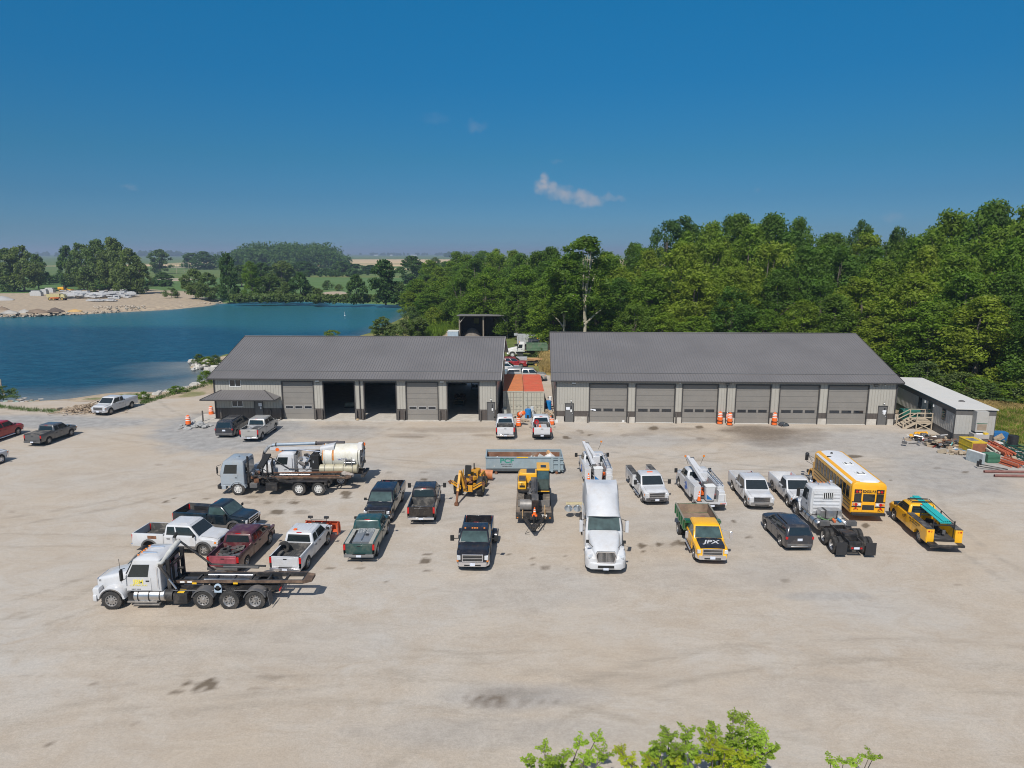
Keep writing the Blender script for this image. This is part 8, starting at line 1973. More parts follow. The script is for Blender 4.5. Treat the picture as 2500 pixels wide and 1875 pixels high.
boxy('wooden_pallet','blue painted pallet half under the yellow box','pallet',2340,1103,(1.2,1.0,.14),mat('blue_pallet',(.08,.2,.35),.7),.5)
def longs(name,label,cat,px,py,n,L_,r_,m,rz,spread,seed,z=.1,lift=.0,square=True):
    x, y = G(px,py); q = MB(); rnd = random.Random(seed)
    for i in range(n):
        o_ = rnd.uniform(-spread,spread); zz = z + rnd.random() * .35; a = rnd.uniform(-.09,.09); l = L_ * rnd.uniform(.8,1); s_ = rnd.uniform(-.3,.3)
        p0 = (-l/2+s_,o_-a*l/2,zz); p1 = (l/2+s_,o_+a*l/2,zz+lift)
        (q.beam(p0,p1,r_*2,r_*2,m)if square else q.cyl(p0,p1,r_,m,8))
    return single(name,label,cat,q,(x,y,0),rz)
OG = mat('orange_rack_beam',(.48,.12,.055),.55,var=.15); DG = mat('dark_green_rack',(.012,.07,.05),.5,var=.15)
longs('rack_beams','pile of long orange rack beams beside the green racking','beams',2436,1101,14,5.0,.06,OG,R(-97),.5,1)
longs('rack_beams','low pile of orange beams at the front right of the scrap','beams',2462,1133,9,2.4,.05,OG,R(-80),.7,2,.05)
longs('timber_boards','pale timber boards leaning across the scrap heap','boards',2404,1104,7,3.6,.06,mat('pale_boards',(.48,.46,.38),.7),R(-99),.4,3,.55,-.3)
x, y = G(2466,1107); q = MB()
for k in range(4):
    o_ = -1.0 + k * .6; zz = .1 + k * .09
    q.beam((-3.6,o_,zz),(3.6,o_,zz),.09,.07,DG); q.beam((-3.6,o_+.9,zz+.05),(3.6,o_+.9,zz+.05),.09,.07,DG)
    for i in range(9): q.beam((-3.4+i*.85,o_,zz),(-3.4+(i+(i%2)*.9-.45*(i%2))*.85,o_+.9,zz),.05,.05,DG)
single('racking_frames','stack of long dark green racking frames lying at the right edge','racking',q,(x,y,0),R(-96))
for px, py, L_, lab in ((2473,1155,5.0,'upper rusty pipe lying at the right edge of the lot'),(2485,1165,4.0,'lower rusty pipe lying at the right edge of the lot')):
    x, y = G(px,py); q = MB(); q.lathe([(.09,-L_/2),(.12,-L_/2),(.12,L_/2),(.09,L_/2)],mat('rusty_pipe',(.20,.09,.075),.8,var=.2),12,'X',closed=True); single('steel_pipe',lab,'pipe',q,(x,y,.12),R(-2),True)
for k, (px,py) in enumerate(((2392,1140),(2386,1144))):
    x, y = G(px,py); q = MB(); q.beam((0,0,.25),(1.9,-.9,.06),.08,.06,M_BLACK); q.box(-.05,.05,-.1,.1,.2,.7,M_BLACK); single('fork_tine',['black fork tine nearer the white edged panel','black fork tine further forward on the gravel'][k],'fork',q,(x,y,0),0)
drum('plastic_drum','black drum standing in the grass right of the trailer',2471,1093,.45,1.25,mat('black_drum',(.02,.02,.022),.5)); 
def jn(px,py,n,sx,sy,hmax,seed,name,label,cols):
    x, y = G(px,py); q = MB(); rnd = random.Random(seed)
    for i in range(n):
        c_ = (rnd.gauss(0,sx),rnd.gauss(0,sy),rnd.uniform(0,hmax)); m_ = rnd.choice(cols); k = rnd.random()
        if k < .35: q.beam(c_,(c_[0]+rnd.uniform(-1.2,1.2),c_[1]+rnd.uniform(-.8,.8),rnd.uniform(.03,hmax*.6)),.07,.06,m_)
        elif k < .5: q.cyl(c_,(c_[0]+rnd.uniform(-.8,.8),c_[1]+rnd.uniform(-.5,.5),c_[2]+.1),rnd.uniform(.05,.14),m_,8)
        else: q.obox(c_,(rnd.uniform(.15,.8),rnd.uniform(.15,.6),rnd.uniform(.05,.35)),m_,rz=rnd.uniform(0,3),ry=rnd.uniform(-.3,.3))
    single(name,label,'scrap',q,(x,y,0),0)
MIX = [M_RUST,M_UNDER,M_PLASTIC,M_ALU,WD,M_REFL,mat('tan_scrap',(.34,.28,.2),.8),mat('dark_brown_scrap',(.09,.06,.045),.8),M_FRAME]
jn(2268,1075,60,1.3,.6,.45,1,'scrap_heap','scrap heap below the wooden steps with pale bundled cloth',MIX)
jn(2302,1088,80,1.1,.8,.55,2,'scrap_heap','darker scrap heap under the trailer window with red pieces',MIX+[P_RED,M_RUST,M_UNDER]); jn(2333,1108,16,.7,.3,.3,3,'scrap_heap','few tan sticks of scrap in front of the blue pallet',[WD,MIX[6]])
jn(2335,1092,24,.5,.4,.5,4,'scrap_heap','scrap with a turquoise tarp left of the yellow box',MIX+[mat('turquoise_tarp',(.12,.42,.40),.6)]*5); jn(2432,1089,50,1.2,.7,.3,5,'scrap_heap','scrap strewn between the yellow box and the green racking',MIX)
jn(2490,1110,24,1.0,1.2,.15,6,'scrap_heap','pale sheets and bits on the ground at the right frame edge',[M_REFL,mat('pale_blue_sheet',(.45,.5,.55),.6),WD,MIX[6]])
YC = mat('yellow_casing',(.80,.42,.02),.5)
for k, (px,py,n) in enumerate(((2247,1062,9),(2224,1067,4))):
    x, y = G(px,py); q = MB(); rnd = random.Random(k)
    for i in range(n): q.cyl((-.6+i*.15,0,.18),(-.52+i*.15,0,.18),.2,YC,12)
    q.cyl((-.7,0,.18),(-.6+n*.15,0,.18),.12,YC,8); single('yellow_coil',['longer ribbed yellow coil at the foot of the wooden steps','short yellow fitting left of the ribbed yellow coil'][k],'pipe fitting',q,(x,y,0),.1+k)
gen = empty('fuel_tank',(OX,OY,0),ORZ); tag(gen,'dark green steel tank behind the wooden steps of the trailer','tank'); GT_ = mat('tank_green',(.012,.10,.075),.45)
q = MB(); q.xloft([(-2.2,.55,.45,1.6,.12,.08,8.0),(-.35,.55,.45,1.6,.12,.08,8.0)],GT_); part(q,'tank_body',gen); q = MB()
for x in (-2.0,-.6): q.box(x-.08,x+.08,7.5,8.5,0,.45,M_FRAME)
part(q,'cradle',gen,0,False); q = MB(); q.cyl((-1.9,7.8,1.6),(-1.9,7.8,1.78),.05,M_STEEL,8); part(q,'filler_cap',gen)
bw = empty('blue_bin',(OX,OY,0),ORZ); tag(bw,'blue tub and plywood behind the right corner of the trailer','bin'); q = MB(); q.zloft([(0,-.6,.6,.4,.1),(1.1,-.7,.7,.5,.1)],mat('blue_tub',(.02,.14,.36),.5)); q.v = [(x+4.5,y+.6,z)for x,y,z in q.v]; part(q,'tub',bw); q = MB(); q.obox((4.3,.1,.6),(.9,.03,.6),WD,ry=-.6); part(q,'plywood',bw)
for k, (px,py,m_,s_) in enumerate(((2188,1010,'orange_scrap',0),(2178,1030,'x',1))):
    x, y = G(px,py); q = MB(); q.obox((0,0,.25),(.7,.5,.4),MIX[6]if k==0 else M_REFL,rz=.4,ry=.2); q.obox((.2,-.3,.15),(.4,.4,.3),M_PLASTIC); single('crate',['tan crate behind the handrail at the workshop corner','white and dark bucket pair at the right corner of the workshop'][k],'crate',q,(x,y,0),0)

# ------------------------------------------------------------------ trees
def leaf_cloud(clumps,n_per,size,seed,up=.35):
    "numpy leaf cards spread through clump volumes -> coords, quads"
    r = np.random.RandomState(seed); C = np.array(clumps)        # x y z radius
    nC = len(C); cnt = (n_per*(C[:,3]/C[:,3].mean())**2).astype(int) + 3; idx = np.repeat(np.arange(nC),cnt); N = len(idx)
    d = r.normal(size=(N,3)); d /= np.linalg.norm(d,axis=1)[:,None] + 1e-9
    rad = r.rand(N) ** .45; P = C[idx,:3] + d * (C[idx,3]*rad)[:,None] * np.array([1,1,.85])
    nrm = d * .9 + r.normal(size=(N,3)) * .65 + np.array([0,0,up]); nrm /= np.linalg.norm(nrm,axis=1)[:,None]
    a = np.cross(nrm,r.normal(size=(N,3))); a /= np.linalg.norm(a,axis=1)[:,None] + 1e-9; b = np.cross(nrm,a)
    s = size * (.6+.8*r.rand(N))[:,None]; a *= s; b *= s * .55
    co = np.stack([P-a,P-b*.9+nrm*s*.12,P+a,P+b*.9+nrm*s*.12],1).reshape(-1,3)
    return co, np.arange(N*4).reshape(-1,4), np.repeat((rad*.6+r.rand(N)*.4),4)
def leaf_mat(name,c1,c2,c3,tr=.38):
    if name in MATS: return MATS[name]
    m = bpy.data.materials.new(name); m.use_nodes = True; t = m.node_tree; t.nodes.clear(); L = t.links.new
    oi = t.nodes.new('ShaderNodeObjectInfo'); rp = t.nodes.new('ShaderNodeValToRGB'); L(oi.outputs['Random'],rp.inputs[0]); e = rp.color_ramp.elements
    e[0].color = (*c1,1); e[1].color = (*c3,1); mm = rp.color_ramp.elements.new(.5); mm.color = (*c2,1)
    tcn = t.nodes.new('ShaderNodeTexCoord'); n = t.nodes.new('ShaderNodeTexNoise'); n.inputs['Scale'].default_value = .45; n.inputs['Detail'].default_value = 5; L(tcn.outputs['Object'],n.inputs['Vector'])
    mr = t.nodes.new('ShaderNodeMapRange'); L(n.outputs[0],mr.inputs[0]); mr.inputs[1].default_value = .3; mr.inputs[2].default_value = .7; mr.inputs[3].default_value = .62; mr.inputs[4].default_value = 1.4
    sc = t.nodes.new('ShaderNodeVectorMath'); sc.operation = 'SCALE'; L(rp.outputs[0],sc.inputs[0]); L(mr.outputs[0],sc.inputs['Scale'])
    df = t.nodes.new('ShaderNodeBsdfPrincipled'); df.inputs['Roughness'].default_value = .55; df.inputs['Specular IOR Level'].default_value = .18; L(sc.outputs[0],df.inputs['Base Color'])
    tl = t.nodes.new('ShaderNodeBsdfTranslucent'); hs = t.nodes.new('ShaderNodeMix'); hs.data_type = 'RGBA'; hs.blend_type = 'MULTIPLY'; hs.inputs[0].default_value = 1; L(sc.outputs[0],hs.inputs[6]); hs.inputs[7].default_value = (1.7,1.9,.5,1); L(hs.outputs[2],tl.inputs[0])
    mx = t.nodes.new('ShaderNodeMixShader'); mx.inputs[0].default_value = tr; L(df.outputs[0],mx.inputs[1]); L(tl.outputs[0],mx.inputs[2]); o = t.nodes.new('ShaderNodeOutputMaterial'); L(mx.outputs[0],o.inputs[0])
    MATS[name] = m; return m
L_DEEP = leaf_mat('leaf_deep_green',(.068,.134,.022),(.088,.154,.023),(.110,.168,.025)); L_BRIGHT = leaf_mat('leaf_bright_green',(.105,.178,.022),(.138,.205,.024),(.182,.228,.028)); L_OLIVE = leaf_mat('leaf_grey_green',(.09,.14,.045),(.105,.155,.05),(.13,.17,.055)); L_DARK = leaf_mat('leaf_dark_green',(.050,.102,.028),(.062,.115,.030),(.075,.13,.035))
M_BARK = mat('bark',(.12,.10,.08),.9,var=.25,scale=3); M_BARKP = mat('pale_bark',(.36,.32,.24),.85,var=.2)
def tree_proto(h,rad,seed,base=.18,n=70,per=70,size=.30,top=1.0,pale=False,shape=1.0):
    "unit: tree of height h; returns (crown mesh builder output, trunk mesh)"
    rnd = random.Random(seed); cl_ = []; lobes = [(rnd.uniform(0,6.28),rnd.uniform(.25,.95),rnd.uniform(.75,1.2))for _ in range(7)]
    for i in range(n):
        f = rnd.random() ** .8; z = h * (base+(1-base)*f*.97); env = (1-abs(2*(.10+.90*f)**.95-.95)**2.6) ** .55 if abs(2*(.10+.90*f)**.95-.95) < 1 else .2
        a = rnd.uniform(0,6.28); k = 1.0
        for la, lz, lk in lobes: k += (lk-1) * math.exp(-((math.cos(a-la)-1)**2)*2-((f-lz)*4)**2) * 1.6
        rr = rad * env * k * rnd.uniform(.08,1.0) ** .4; cr = rad * rnd.uniform(.20,.40) * (1.08-.3*f)
        cl_.append((rr*math.cos(a),rr*math.sin(a),min(z,h-cr*.5),cr))
    for k in range(5): a = rnd.uniform(0,6.28); cl_.append((rad*.25*math.cos(a),rad*.25*math.sin(a),h*rnd.uniform(.9,.985),rad*.16))
    co_, q_, sh = leaf_cloud(cl_,per,size,seed)
    tb = MB(); bk = M_BARKP if pale else M_BARK; pts = [(0,0,-.3),(.05*rad,0,h*.3),(-.04*rad,.05*rad,h*.6),(0,0,h*.85)]; rs_ = [h*k_*(.55 if pale else 1)for k_ in(.02,.015,.009,.003)]
    for i in range(3): tb.cyl(pts[i],pts[i+1],rs_[i],bk,8,rs_[i+1])
    for i in range(9):
        c_ = cl_[rnd.randrange(len(cl_))]; z0 = h * rnd.uniform(.2,.55); mid = ((c_[0])*.5,c_[1]*.5,(z0+c_[2])/2+.3); tb.cyl((0,0,z0),mid,h*.006,bk,6,h*.004); tb.cyl(mid,c_[:3],h*.004,bk,5,h*.0015)
    return co_, q_, tb
PROTO = {}
def proto(key,leafm,*a,**k):
    co_, q_, tb = tree_proto(*a,**k); PROTO[key] = (np_mesh('crown',co_,q_,[leafm],False),tb.mesh('trunk'),a[0],a[1])
for i in range(4): proto('deep%d'%i,L_DEEP,20,5.2,100+i,base=.06,n=120,per=80,size=.25)
for i in range(4): proto('bright%d'%i,L_BRIGHT,18,4.6,200+i,base=.06,n=115,per=80,size=.24)
proto('tall0',L_DEEP,26,4.2,301,base=.36,n=80,per=70,size=.30,pale=True); proto('tall1',L_DARK,24,5.2,302,base=.40,n=44,per=60,size=.30)
for i in range(3): proto('olive%d'%i,L_OLIVE,15,4.6,400+i,base=.08,n=70,per=60,size=.42)
for i in range(2): proto('far%d'%i,L_DARK,20,6.5,500+i,base=.05,n=60,per=42,size=.75)
for i in range(2): proto('bush%d'%i,L_OLIVE if i else L_BRIGHT,4,2.4,600+i,base=.02,n=34,per=60,size=.16)
trnd = random.Random(77)
def tree(key,x,y,h,w,label,group,cat='tree',name='tree',sink=0.0):
    cm, tm, ph, pr = PROTO[key]; r_ = empty(name,(x,y,-sink),trnd.uniform(0,6.28)); tag(r_,label,cat,group); sxy = w / (pr*2.1); sz = (h+sink) / ph
    for nm, me_ in (('crown',cm),('trunk',tm)):
        o = bpy.data.objects.new(nm,me_); COL.objects.link(o); o.parent = r_; o.scale = (sxy,sxy,sz)
    return r_
# profile of the wood: column in the photograph -> distance of its front edge and pixel row of its skyline
def interp(xs,ys,x): return float(np.interp(x,xs,ys))
COLX = [985,1060,1150,1250,1330,1450,1560,1650,1800,1950,2080,2200,2350,2500,2620]
EDGE = [232,196,172,152,140,132,128,125,122,119,113,103,95,91,89]
TOPY = [660,640,618,612,612,606,592,556,540,545,560,548,524,512,505]
SX = [(1270,'over the gap between workshops'),(1420,'over the right roof\'s left end'),(1600,'over the first two right doors'),(1800,'over the third right door'),(2000,'over the fourth and fifth doors'),(2140,'over the last right door'),(2330,'over the office trailer'),(9999,'at the right frame edge')]
ROWN = ['front row','second row','third row','fourth row','fifth row','back row']
def sector(px):
    for a, s_ in SX:
        if px < a: return s_ if px > 1120 else 'right of the lake'
n_ = 0; LBL = {}
for row, (dd,hf) in enumerate([(0,.55),(7,.70),(15,.84),(25,.93),(37,1.0),(52,1.03)]):
    px = 1000 + row * 13
    while px < 2620:
        e_ = interp(COLX,EDGE,px); D = e_ + dd + trnd.uniform(-2.2,2.2); D2 = D * (1.25 if px<1300 and row>2 else 1)
        X = (px-1250) / FPX * (D2*math.cos(PITCH)+CAM_H*math.sin(PITCH)); ty = interp(COLX,TOPY,px) + trnd.uniform(-9,12)
        ht = max(CAM_H+D2*(618-ty)/FPX,8) * hf * trnd.uniform(.87,1.02)
        if row == 0 and trnd.random() < .35: ht *= .7
        wd = trnd.uniform(9.5,13.5) * (.75+.25*hf)
        kind = 'bright' if trnd.random() < (.62 if row<3 else .38) else 'deep'
        key = kind + str(trnd.randrange(4))
        if not (row<1 and-14<X<8 and D2<168):
            lb_ = '%s tree, %s of the wood %s' % ({'bright':'yellow green','deep':'deep green'}[kind],ROWN[row],sector(px)); LBL.setdefault(lb_,[]).append(tree(key,X,D2,ht,wd,lb_,'trees of the wood behind the right workshop')); n_ += 1
        px += wd * FPX / D2 * trnd.uniform(.56,.76)
for lb_, l_ in LBL.items():
    if len(l_) > 1:
        for i, o in enumerate(l_): o['label'] = (['left','right']if len(l_)==2 else['leftmost','second','third','fourth','fifth','sixth','seventh','eighth','ninth'])[i] + ' ' + lb_
for px, D, ty, w_, key, lab in [(1425,129,578,11.5,'tall0','tall tree with a bare pale trunk left of the right workshop roof end'),(1378,132,628,8,'tall0','slim tree with a thin pale trunk left of the tall pale one'),(1622,165,540,10,'tall1','open crowned dark tree, left one of the pair on the skyline'),(1662,168,531,11,'tall1','open crowned dark tree, right one of the pair on the skyline'),(2078,160,540,6,'tall1','small crown poking alone above the skyline right of centre'),
(1790,165,528,13,'deep1','broad wind blown tree topping the skyline over the middle doors'),(1870,162,525,13,'deep2','wind blown tree beside the broad one on the skyline'),(1930,160,535,11,'deep3','rounded tree at the right shoulder of the middle skyline hump'),(2380,130,498,15,'deep0','highest tree on the right skyline above the trailer'),(2470,128,505,14,'bright1','tall bright tree at the top right of the frame'),(2290,134,520,13,'bright2','tall light green tree left of the highest one on the right'),(2170,150,555,7,'tall1','thin crowned tree right of the lone small crown'),(1720,158,548,12,'bright3','light green tree left of the broad wind blown one')]:
    X = (px-1250) / FPX * (D*math.cos(PITCH)+CAM_H*math.sin(PITCH)); tree(key,X,D,CAM_H+D*(618-ty)/FPX,w_,lab,None)
for i, px in enumerate(range(2215,2560,42)):
    D = interp(COLX,EDGE,px) - 4; X = (px-1250) / FPX * (D*math.cos(PITCH)+CAM_H*math.sin(PITCH)); tree('bush%d'%(i%2),X,D,trnd.uniform(2.2,4.2),trnd.uniform(5,7.5),'%s undergrowth bush along the dry grass behind the office trailer'%['first','second','third','fourth','fifth','sixth','seventh','eighth','ninth'][i],'bushes at the foot of the wood','bush','bush')
# trees round the lake and beyond, each from its foot and top in the photograph
far_list = [(20,712,612,75,'olive0','tree cut by the left edge beyond the beach'),(60,712,606,80,'olive1','large grey green tree near the left edge beyond the beach'),(95,706,625,50,'olive2','narrower tree right of the large left edge tree'),(170,700,605,50,'far0','dark tree left of the beach grove'),(205,708,600,70,'olive1','leftmost tall tree of the beach grove'),(245,712,592,75,'olive0','tallest tree of the grove behind the stone slabs'),(285,714,588,70,'olive2','tall thin topped tree of the grove behind the stone slabs'),(322,718,612,70,'olive1','rightmost leafy tree of the grove behind the slabs'),(345,718,640,50,'olive0','lower tree at the right end of the slab grove'),(265,712,650,60,'far1','low dark tree under the slab grove'),(215,712,655,50,'olive2','short tree at the front left of the slab grove'),
(392,668,612,58,'olive0','rounded field tree right of the slab grove'),(400,694,666,50,'far0','dark bush tree before the right side of the field tree'),(420,728,704,46,'bush1','low bush behind the right half of the beach'),(478,730,660,60,'olive2','willow like tree near the beach tip'),(510,732,668,54,'olive1','grey willow right at the beach tip'),(560,735,625,52,'far1','tall dark lakeside tree right of the beach tip'),(617,735,642,62,'bright0','bright green lakeside tree with a forked top'),(660,734,670,60,'olive0','olive lakeside tree right of the bright forked one'),(700,736,690,55,'olive2','low lakeside tree left of the reed bank'),(735,737,668,50,'far0','dark lakeside tree left of the reed bank'),(762,735,700,40,'olive1','small lakeside tree touching the reed bank'),(778,737,705,34,'olive0','shrubby lakeside tree at the reed bank'),
(590,700,650,60,'olive2','tree standing in the field edge behind the forked bright tree'),(640,700,645,70,'far1','broad brown green tree behind the lakeside row'),(690,700,640,70,'olive0','broad tree behind the lakeside row, its right one'),(800,708,686,34,'bush1','bush on the field edge above the reed bank'),(828,710,695,30,'bush1','small round bush on the field edge right of the other'),(870,742,672,50,'far0','narrow dark tree on the far shore, left of the big pair'),(942,743,640,85,'far1','big dark spreading tree on the far shore'),(975,742,690,50,'olive1','lower tree at the right foot of the big far shore tree'),(1008,692,628,78,'far0','round dome shaped dark tree in the fields'),(1062,662,630,34,'olive0','small pointed tree right of the dome tree'),(1045,700,660,50,'deep1','tree at the left shoulder of the wood beyond the dome tree'),(1090,690,640,60,'deep2','tree behind the left shoulder of the wood'),(1120,680,628,60,'deep3','farther tree on the left skyline shoulder of the wood'),(1180,690,616,70,'deep0','wide tree on the left skyline of the wood'),(1035,735,690,44,'bush0','yellow green bush at the lake corner'),
(935,824,775,60,'olive1','grey green bush tree rising behind the left workshop roof'),(985,826,782,66,'bush1','middle bush behind the left workshop roof'),(1022,824,775,60,'olive0','pale feathery bush nearest the shed track'),(1060,800,752,50,'bush0','bush on the bank above the shed track'),(1005,790,750,50,'bush1','bush at the water edge left of the wood'),(868,667,645,60,'far0','dark field bush left of the big pair'),(905,668,648,50,'far1','dark round field bush in the middle distance'),(740,672,640,70,'far0','dark tree at the right foot of the distant wood'),(835,668,640,60,'far1','dark bushy tree right of the distant wood'),(500,658,616,60,'far0','distant grove tree above the willows'),(470,655,620,60,'far1','distant grove tree left of the other'),
(150,690,668,60,'far0','dark hedge tree left behind the beach'),(110,694,672,60,'far1','dark hedge tree behind the large left tree')]
for px, pb, pt, wpx, key, lab in far_list:
    X, Y = G(px,pb); sc_ = FPX / Y; h = (pb-pt) / sc_ * 1.02; tree(key,X,Y,h,wpx/sc_*.92,lab,None,'bush' if 'bush' in lab.split()[:6]else 'tree','bush' if 'bush' in lab.split()[:6]else 'tree')
# shrubs on the near bank
for i, (px,py,h,w_,key,lab) in enumerate([(352,982,1.1,2.2,'bush0','round bush at the end of the white lakeside pickup'),(505,939,1.8,2.4,'bush0','upright bush on the bank left of the workshop'),(486,888,1.4,2.4,'bush1','left bush on the rocky spit'),(508,890,1.1,2.6,'bush0','middle bush on the rocky spit'),(527,889,1.3,2.4,'bush1','right bush on the rocky spit'),(8,978,1.6,3.5,'bush1','low bush in the left shore corner'),(810,826,1.6,4,'bush0','bush tip peeking over the left workshop ridge'),(1318,876,1.9,2.6,'bush1','weedy bush in front of the disused dump truck'),(430,964,.9,3,'bush0','low weeds on the shore rocks')]):
    X, Y = G(px,py,-.3); tree(key,X,Y,h,w_,lab,None,'bush','bush',.3)
# distant woods and hedgerows that read as one mass
def wood(name,segs,seed,leafm,size=1.6):
    rnd = random.Random(seed); cl_ = []
    for (x0,x1,pb,pt,dep,n) in segs:
        for i in range(n):
            px = rnd.uniform(x0,x1); X, Y = G(px,pb); Y2 = Y + rnd.random() * dep; X = X * Y2 / Y; u = (px-x0) / (x1-x0); env = min(1,2.6*min(u,1-u)**.8+.35) if x1 - x0 < 500 else rnd.uniform(.5,1)
            h = CAM_H + Y2 * (618-pt) / FPX; h = max(h*env*rnd.uniform(.8,1.0),3); r_ = h * rnd.uniform(.22,.34); 
            for k in range(5): cl_.append((X+rnd.uniform(-1,1)*r_*1.3,Y2+rnd.uniform(-1,1)*r_,(h-r_*.8)*(1-k*.19)+.5,r_*rnd.uniform(.8,1.25)))
    co_, q_, _ = leaf_cloud(cl_,34,size,seed); o = bpy.data.objects.new(name,np_mesh(name,co_,q_,[leafm],False)); COL.objects.link(o); tag(o,kind='stuff'); return o
wood('distant_wood',[(560,850,656,592,260,120),(520,720,657,608,120,40)],1,L_DARK,1.9)
wood('distant_hedgerows',[(-60,560,625,613,500,90),(830,1130,624,617,500,50),(1080,1200,628,614,200,30),(130,480,626,611,200,60),(-200,2600,620.5,615.5,800,220)],2,L_DARK,6)
wood('field_hedges',[(140,420,700,686,12,60),(560,860,676,660,20,60),(700,900,672,655,10,30)],3,L_DARK,.9)
wood('lake_reeds',[(770,1000,742,728,4,50),(560,780,740,722,4,60),(985,1110,760,738,30,40)],4,L_OLIVE,.5)
# farm buildings, poles far away
for px, w_, lab in ((918,14,'tiny white farmhouse left on the horizon'),(955,10,'tiny white barn in the middle of the horizon'),(1010,22,'long white barn above the dome tree')):
    X, Y = G(px,624.5); q = MB(); h_ = 5; q.box(-w_,w_,-6,6,0,h_,M_WHITE); q.add([(-w_,-7,h_),(w_,-7,h_),(w_,0,h_+4),(-w_,0,h_+4),(-w_,7,h_),(w_,7,h_)],[(0,1,2,3),(3,2,5,4),(0,3,4),(1,5,2)],mat('grey_farm_roof',(.3,.3,.3),.6)); single('farm_building',lab,'barn',q,(X,Y,0),0)
for px, pb, pt, lab in ((163,690,648,'thin pole in the green field left of the grove'),(432,668,643,'leftmost of three poles by the field track'),(450,664,641,'middle one of three poles by the field track'),(462,664,640,'rightmost of three poles by the field track')):
    X, Y = G(px,pb); h = (pb-pt) * Y / FPX; q = MB(); q.cyl((0,0,0),(0,0,h),.22,M_BARKP,6,.16); q.box(-1.1,1.1,-.1,.1,h-1.2,h-.95,M_BARKP); single('utility_pole',lab,'pole',q,(X,Y,0),0)
q = MB(); X, Y = G(842,771,-1.2); q.cyl((0,0,-.2),(0,0,1.3),.05,M_REFL,8); q.sph((0,0,.05),.2,M_REFL,8); single('marker_buoy','white stick buoy standing in the lake','buoy',q,(X,Y,-1.2),0)

# grass and weeds that nobody could count
def grass(name,pts,h,m,seed,blades=5):
    r = np.random.RandomState(seed); P = np.repeat(np.array(pts),blades,0); N = len(P); P = P + np.c_[r.normal(0,.18,(N,2)),np.zeros(N)]
    a = r.rand(N) * 6.28; dx = np.c_[np.cos(a),np.sin(a),np.zeros(N)]; hh = h * (.5+.8*r.rand(N))[:,None]; w_ = .03 * h + .018; lean = np.c_[r.normal(0,.25,(N,2)),np.ones(N)] * hh
    co_ = np.stack([P-dx*w_,P+dx*w_,P+lean+dx*w_*.3,P+lean-dx*w_*.3],1).reshape(-1,3); o = bpy.data.objects.new(name,np_mesh(name,co_,np.arange(N*4).reshape(-1,4),[m],False)); COL.objects.link(o); tag(o,kind='stuff')
gr = np.random.RandomState(9)
L_DRY = leaf_mat('dry_grass_blades',(.34,.25,.10),(.38,.28,.12),(.42,.32,.15),.2)
def scat(n,f): 
    o = []
    while len(o) < n:
        p_ = f(gr.rand(3))
        if p_ is not None: o.append(p_)
    return o
def fdry(r):
    px, py = 2220 + r[0] * 340, 955 + r[1] * 50; x, y = G(px,py)
    return (x,y,0) if x > 49.5 or y > 86 else None
grass('dry_grass',scat(7500,fdry),.48,L_DRY,1,7)
grass('dry_grass',scat(900,lambda r:(G(1322+r[0]*26,868+r[1]*44)+(0,))),1.1,L_DRY,5,6)
def fgreen(r):
    px, py = 2430 + r[0] * 130, 985 + r[1] * 100; x, y = G(px,py); return (x,y,0) if x > 50 + (80-y) * .15 and y < 82 + 6 * r[2] else None
grass('green_weeds',scat(2200,fgreen),.42,L_BRIGHT,2,6)
grass('green_weeds',scat(1100,fgreen),.42,L_DRY,12,5)
def fbank(r):
    t_ = r[0] * 6; k = int(t_); f = t_ - k; ln = [(-10,995),(60,1003),(140,1008),(345,988),(400,970),(470,952),(535,932)]; a, b = ln[k], ln[k+1]; x, y = G(a[0]+(b[0]-a[0])*f,a[1]+(b[1]-a[1])*f+(r[1]-.5)*6,-.1); return (x,y,-.12) if not (150<a[0]+(b[0]-a[0])*f<340) or r[2] < .15 else None
grass('bank_weeds',scat(550,fbank),.4,L_OLIVE,3,5)
def fpatch(r):
    px, py = 1000 + r[0] * 330, 745 + r[1] * 78; x, y = G(px,py); return (x,y,0) if (y>176 or x<-16) and y < 260 else None
grass('shore_scrub',scat(4200,fpatch),1.5,L_BRIGHT,6,5)

# young tree rising into the bottom of the frame
def sapling(label,stems,seed,m):
    rnd = random.Random(seed); root = empty('young_tree',(stems[0][0],stems[0][1],0)); tag(root,label,'tree'); ox, oy = stems[0][0], stems[0][1]; tb = MB(); LV = []
    for (x,y,h,n) in stems:
        base = Vector((x-ox,y-oy,0)) * .35; top = Vector((x-ox,y-oy,h)); tb.cyl(base,base.lerp(top,.6)+Vector((.05,0,0)),.05,M_BARK,7,.03); tb.cyl(base.lerp(top,.6)+Vector((.05,0,0)),top,.03,M_BARK,6,.008)
        for i in range(int(n*.4)):
            f = 1 - rnd.random() ** 1.2 * 1.5 / max(h,2) if i > 3 else 1; p = base.lerp(top,f); a = rnd.uniform(0,6.28); L_ = rnd.uniform(.12,.32); e_ = p + Vector((math.cos(a),math.sin(a),rnd.uniform(.15,.9))) * L_
            tb.cyl(p,e_,.010,M_BARK,4,.004)
            for k in range(10):
                g_ = p.lerp(e_,.3+.7*k/9); LV.append((g_,a+(1.1 if k%2 else-1.1)+rnd.uniform(-.4,.4)))
    part(tb,'trunk',root); co_ = []
    for g_, a in LV:
        for j in range(3):
            aa = a + (j-1) * .8 + rnd.uniform(-.3,.3); L_ = rnd.uniform(.075,.13); d = Vector((math.cos(aa),math.sin(aa),rnd.uniform(-.7,.35))).normalized(); s_ = d.cross(Vector((rnd.uniform(-.6,.6),rnd.uniform(-.6,.6),1))).normalized() * L_ * .30; q0 = g_ + d * .02
            co_ += [q0,q0+d*L_*.5+s_,q0+d*L_,q0+d*L_*.5-s_]
    o = bpy.data.objects.new('crown',np_mesh('crown',np.array([tuple(v)for v in co_]),np.arange(len(co_)).reshape(-1,4),[m],False)); COL.objects.link(o); o.parent = root
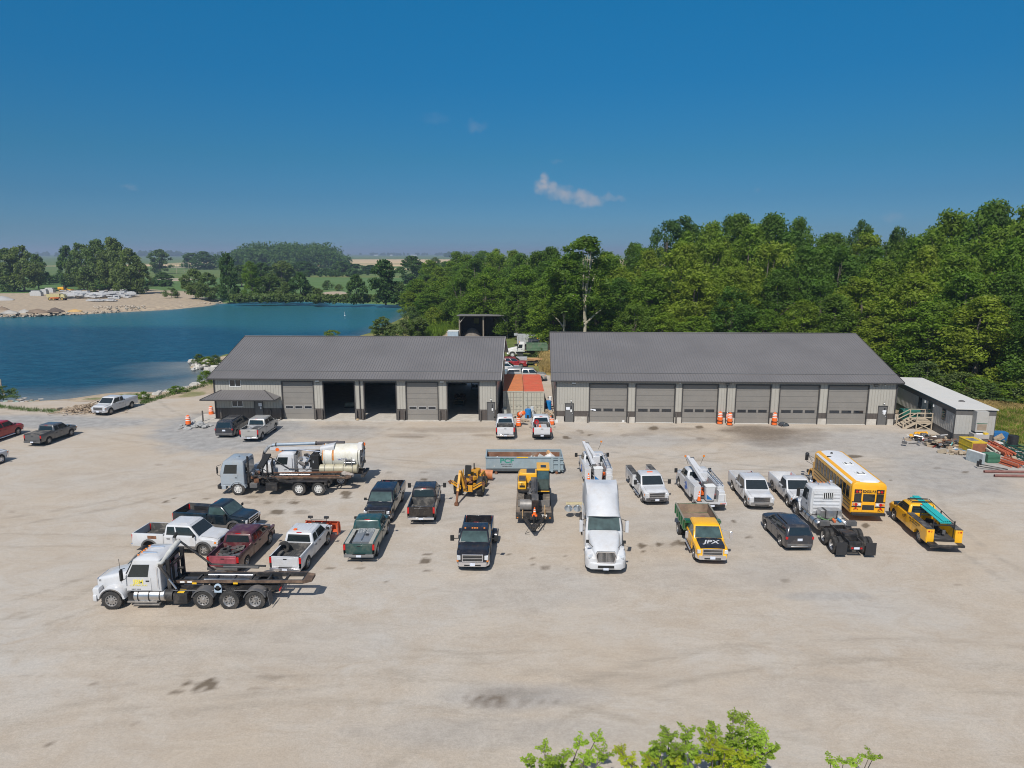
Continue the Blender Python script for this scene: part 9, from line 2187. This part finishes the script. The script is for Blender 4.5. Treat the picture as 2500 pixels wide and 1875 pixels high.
L_YOUNG = leaf_mat('young_leaf',(.25,.35,.05),(.27,.37,.055),(.29,.38,.055),.42); L_YEL = leaf_mat('yellow_leaf',(.33,.37,.03),(.35,.39,.03),(.37,.4,.03),.4)
def stem_at(px,py,D): 
    z = CAM_H - D * math.tan(PITCH+math.atan((py-937.5)/FPX)); c = D * math.cos(PITCH) + (CAM_H-z) * math.sin(PITCH); return (px-1250) / FPX * c, D, z
def stems(l,D,n): return [stem_at(a,b,D+trnd.uniform(-.7,.7))+(n,)for a,b in l]
sapling('young bright green tree rising at the bottom right of centre',stems([(1790,1762),(1822,1758),(1745,1778),(1852,1790),(1720,1790),(1800,1810),(1870,1822),(1830,1800),(1770,1815)],21.5,60),1,L_YOUNG)
sapling('young bushy green tree left of the tallest bottom one',stems([(1632,1795),(1610,1815),(1590,1835),(1678,1788),(1575,1850),(1650,1830),(1690,1830),(1885,1830),(1640,1845)],21.2,48),2,L_YOUNG)
sapling('thin leafed young tree at the bottom, leftmost',stems([(1330,1830),(1415,1815),(1455,1805),(1290,1855),(1375,1850),(1475,1842),(1440,1850),(1350,1858)],21.0,34),3,L_YOUNG)
sapling('yellow green young tree in front of the tall bottom one',stems([(1740,1822),(1770,1830),(1700,1848),(1790,1845),(1590,1858),(1520,1840),(1530,1858),(1650,1860),(1820,1850)],20.6,36),4,L_YEL)
sapling('sparse twigs at the bottom edge toward the right',stems([(2028,1858),(2060,1856),(2092,1866),(2122,1848),(2132,1850),(2040,1868)],21.0,9),5,L_YOUNG)

# ------------------------------------------------------------------ the air
hz = bpy.data.materials.new('haze'); hz.use_nodes = True; ht_ = hz.node_tree; ht_.nodes.clear(); pv = ht_.nodes.new('ShaderNodeVolumePrincipled'); pv.inputs['Color'].default_value = (.62,.76,.95,1); pv.inputs['Density'].default_value = .00023; pv.inputs['Anisotropy'].default_value = .2
ho = ht_.nodes.new('ShaderNodeOutputMaterial'); ht_.links.new(pv.outputs[0],ho.inputs['Volume'])
q = MB(); q.box(-17500,17500,-120,26000,-8,70,hz); o = q.build('haze',None,False); tag(o,kind='stuff')
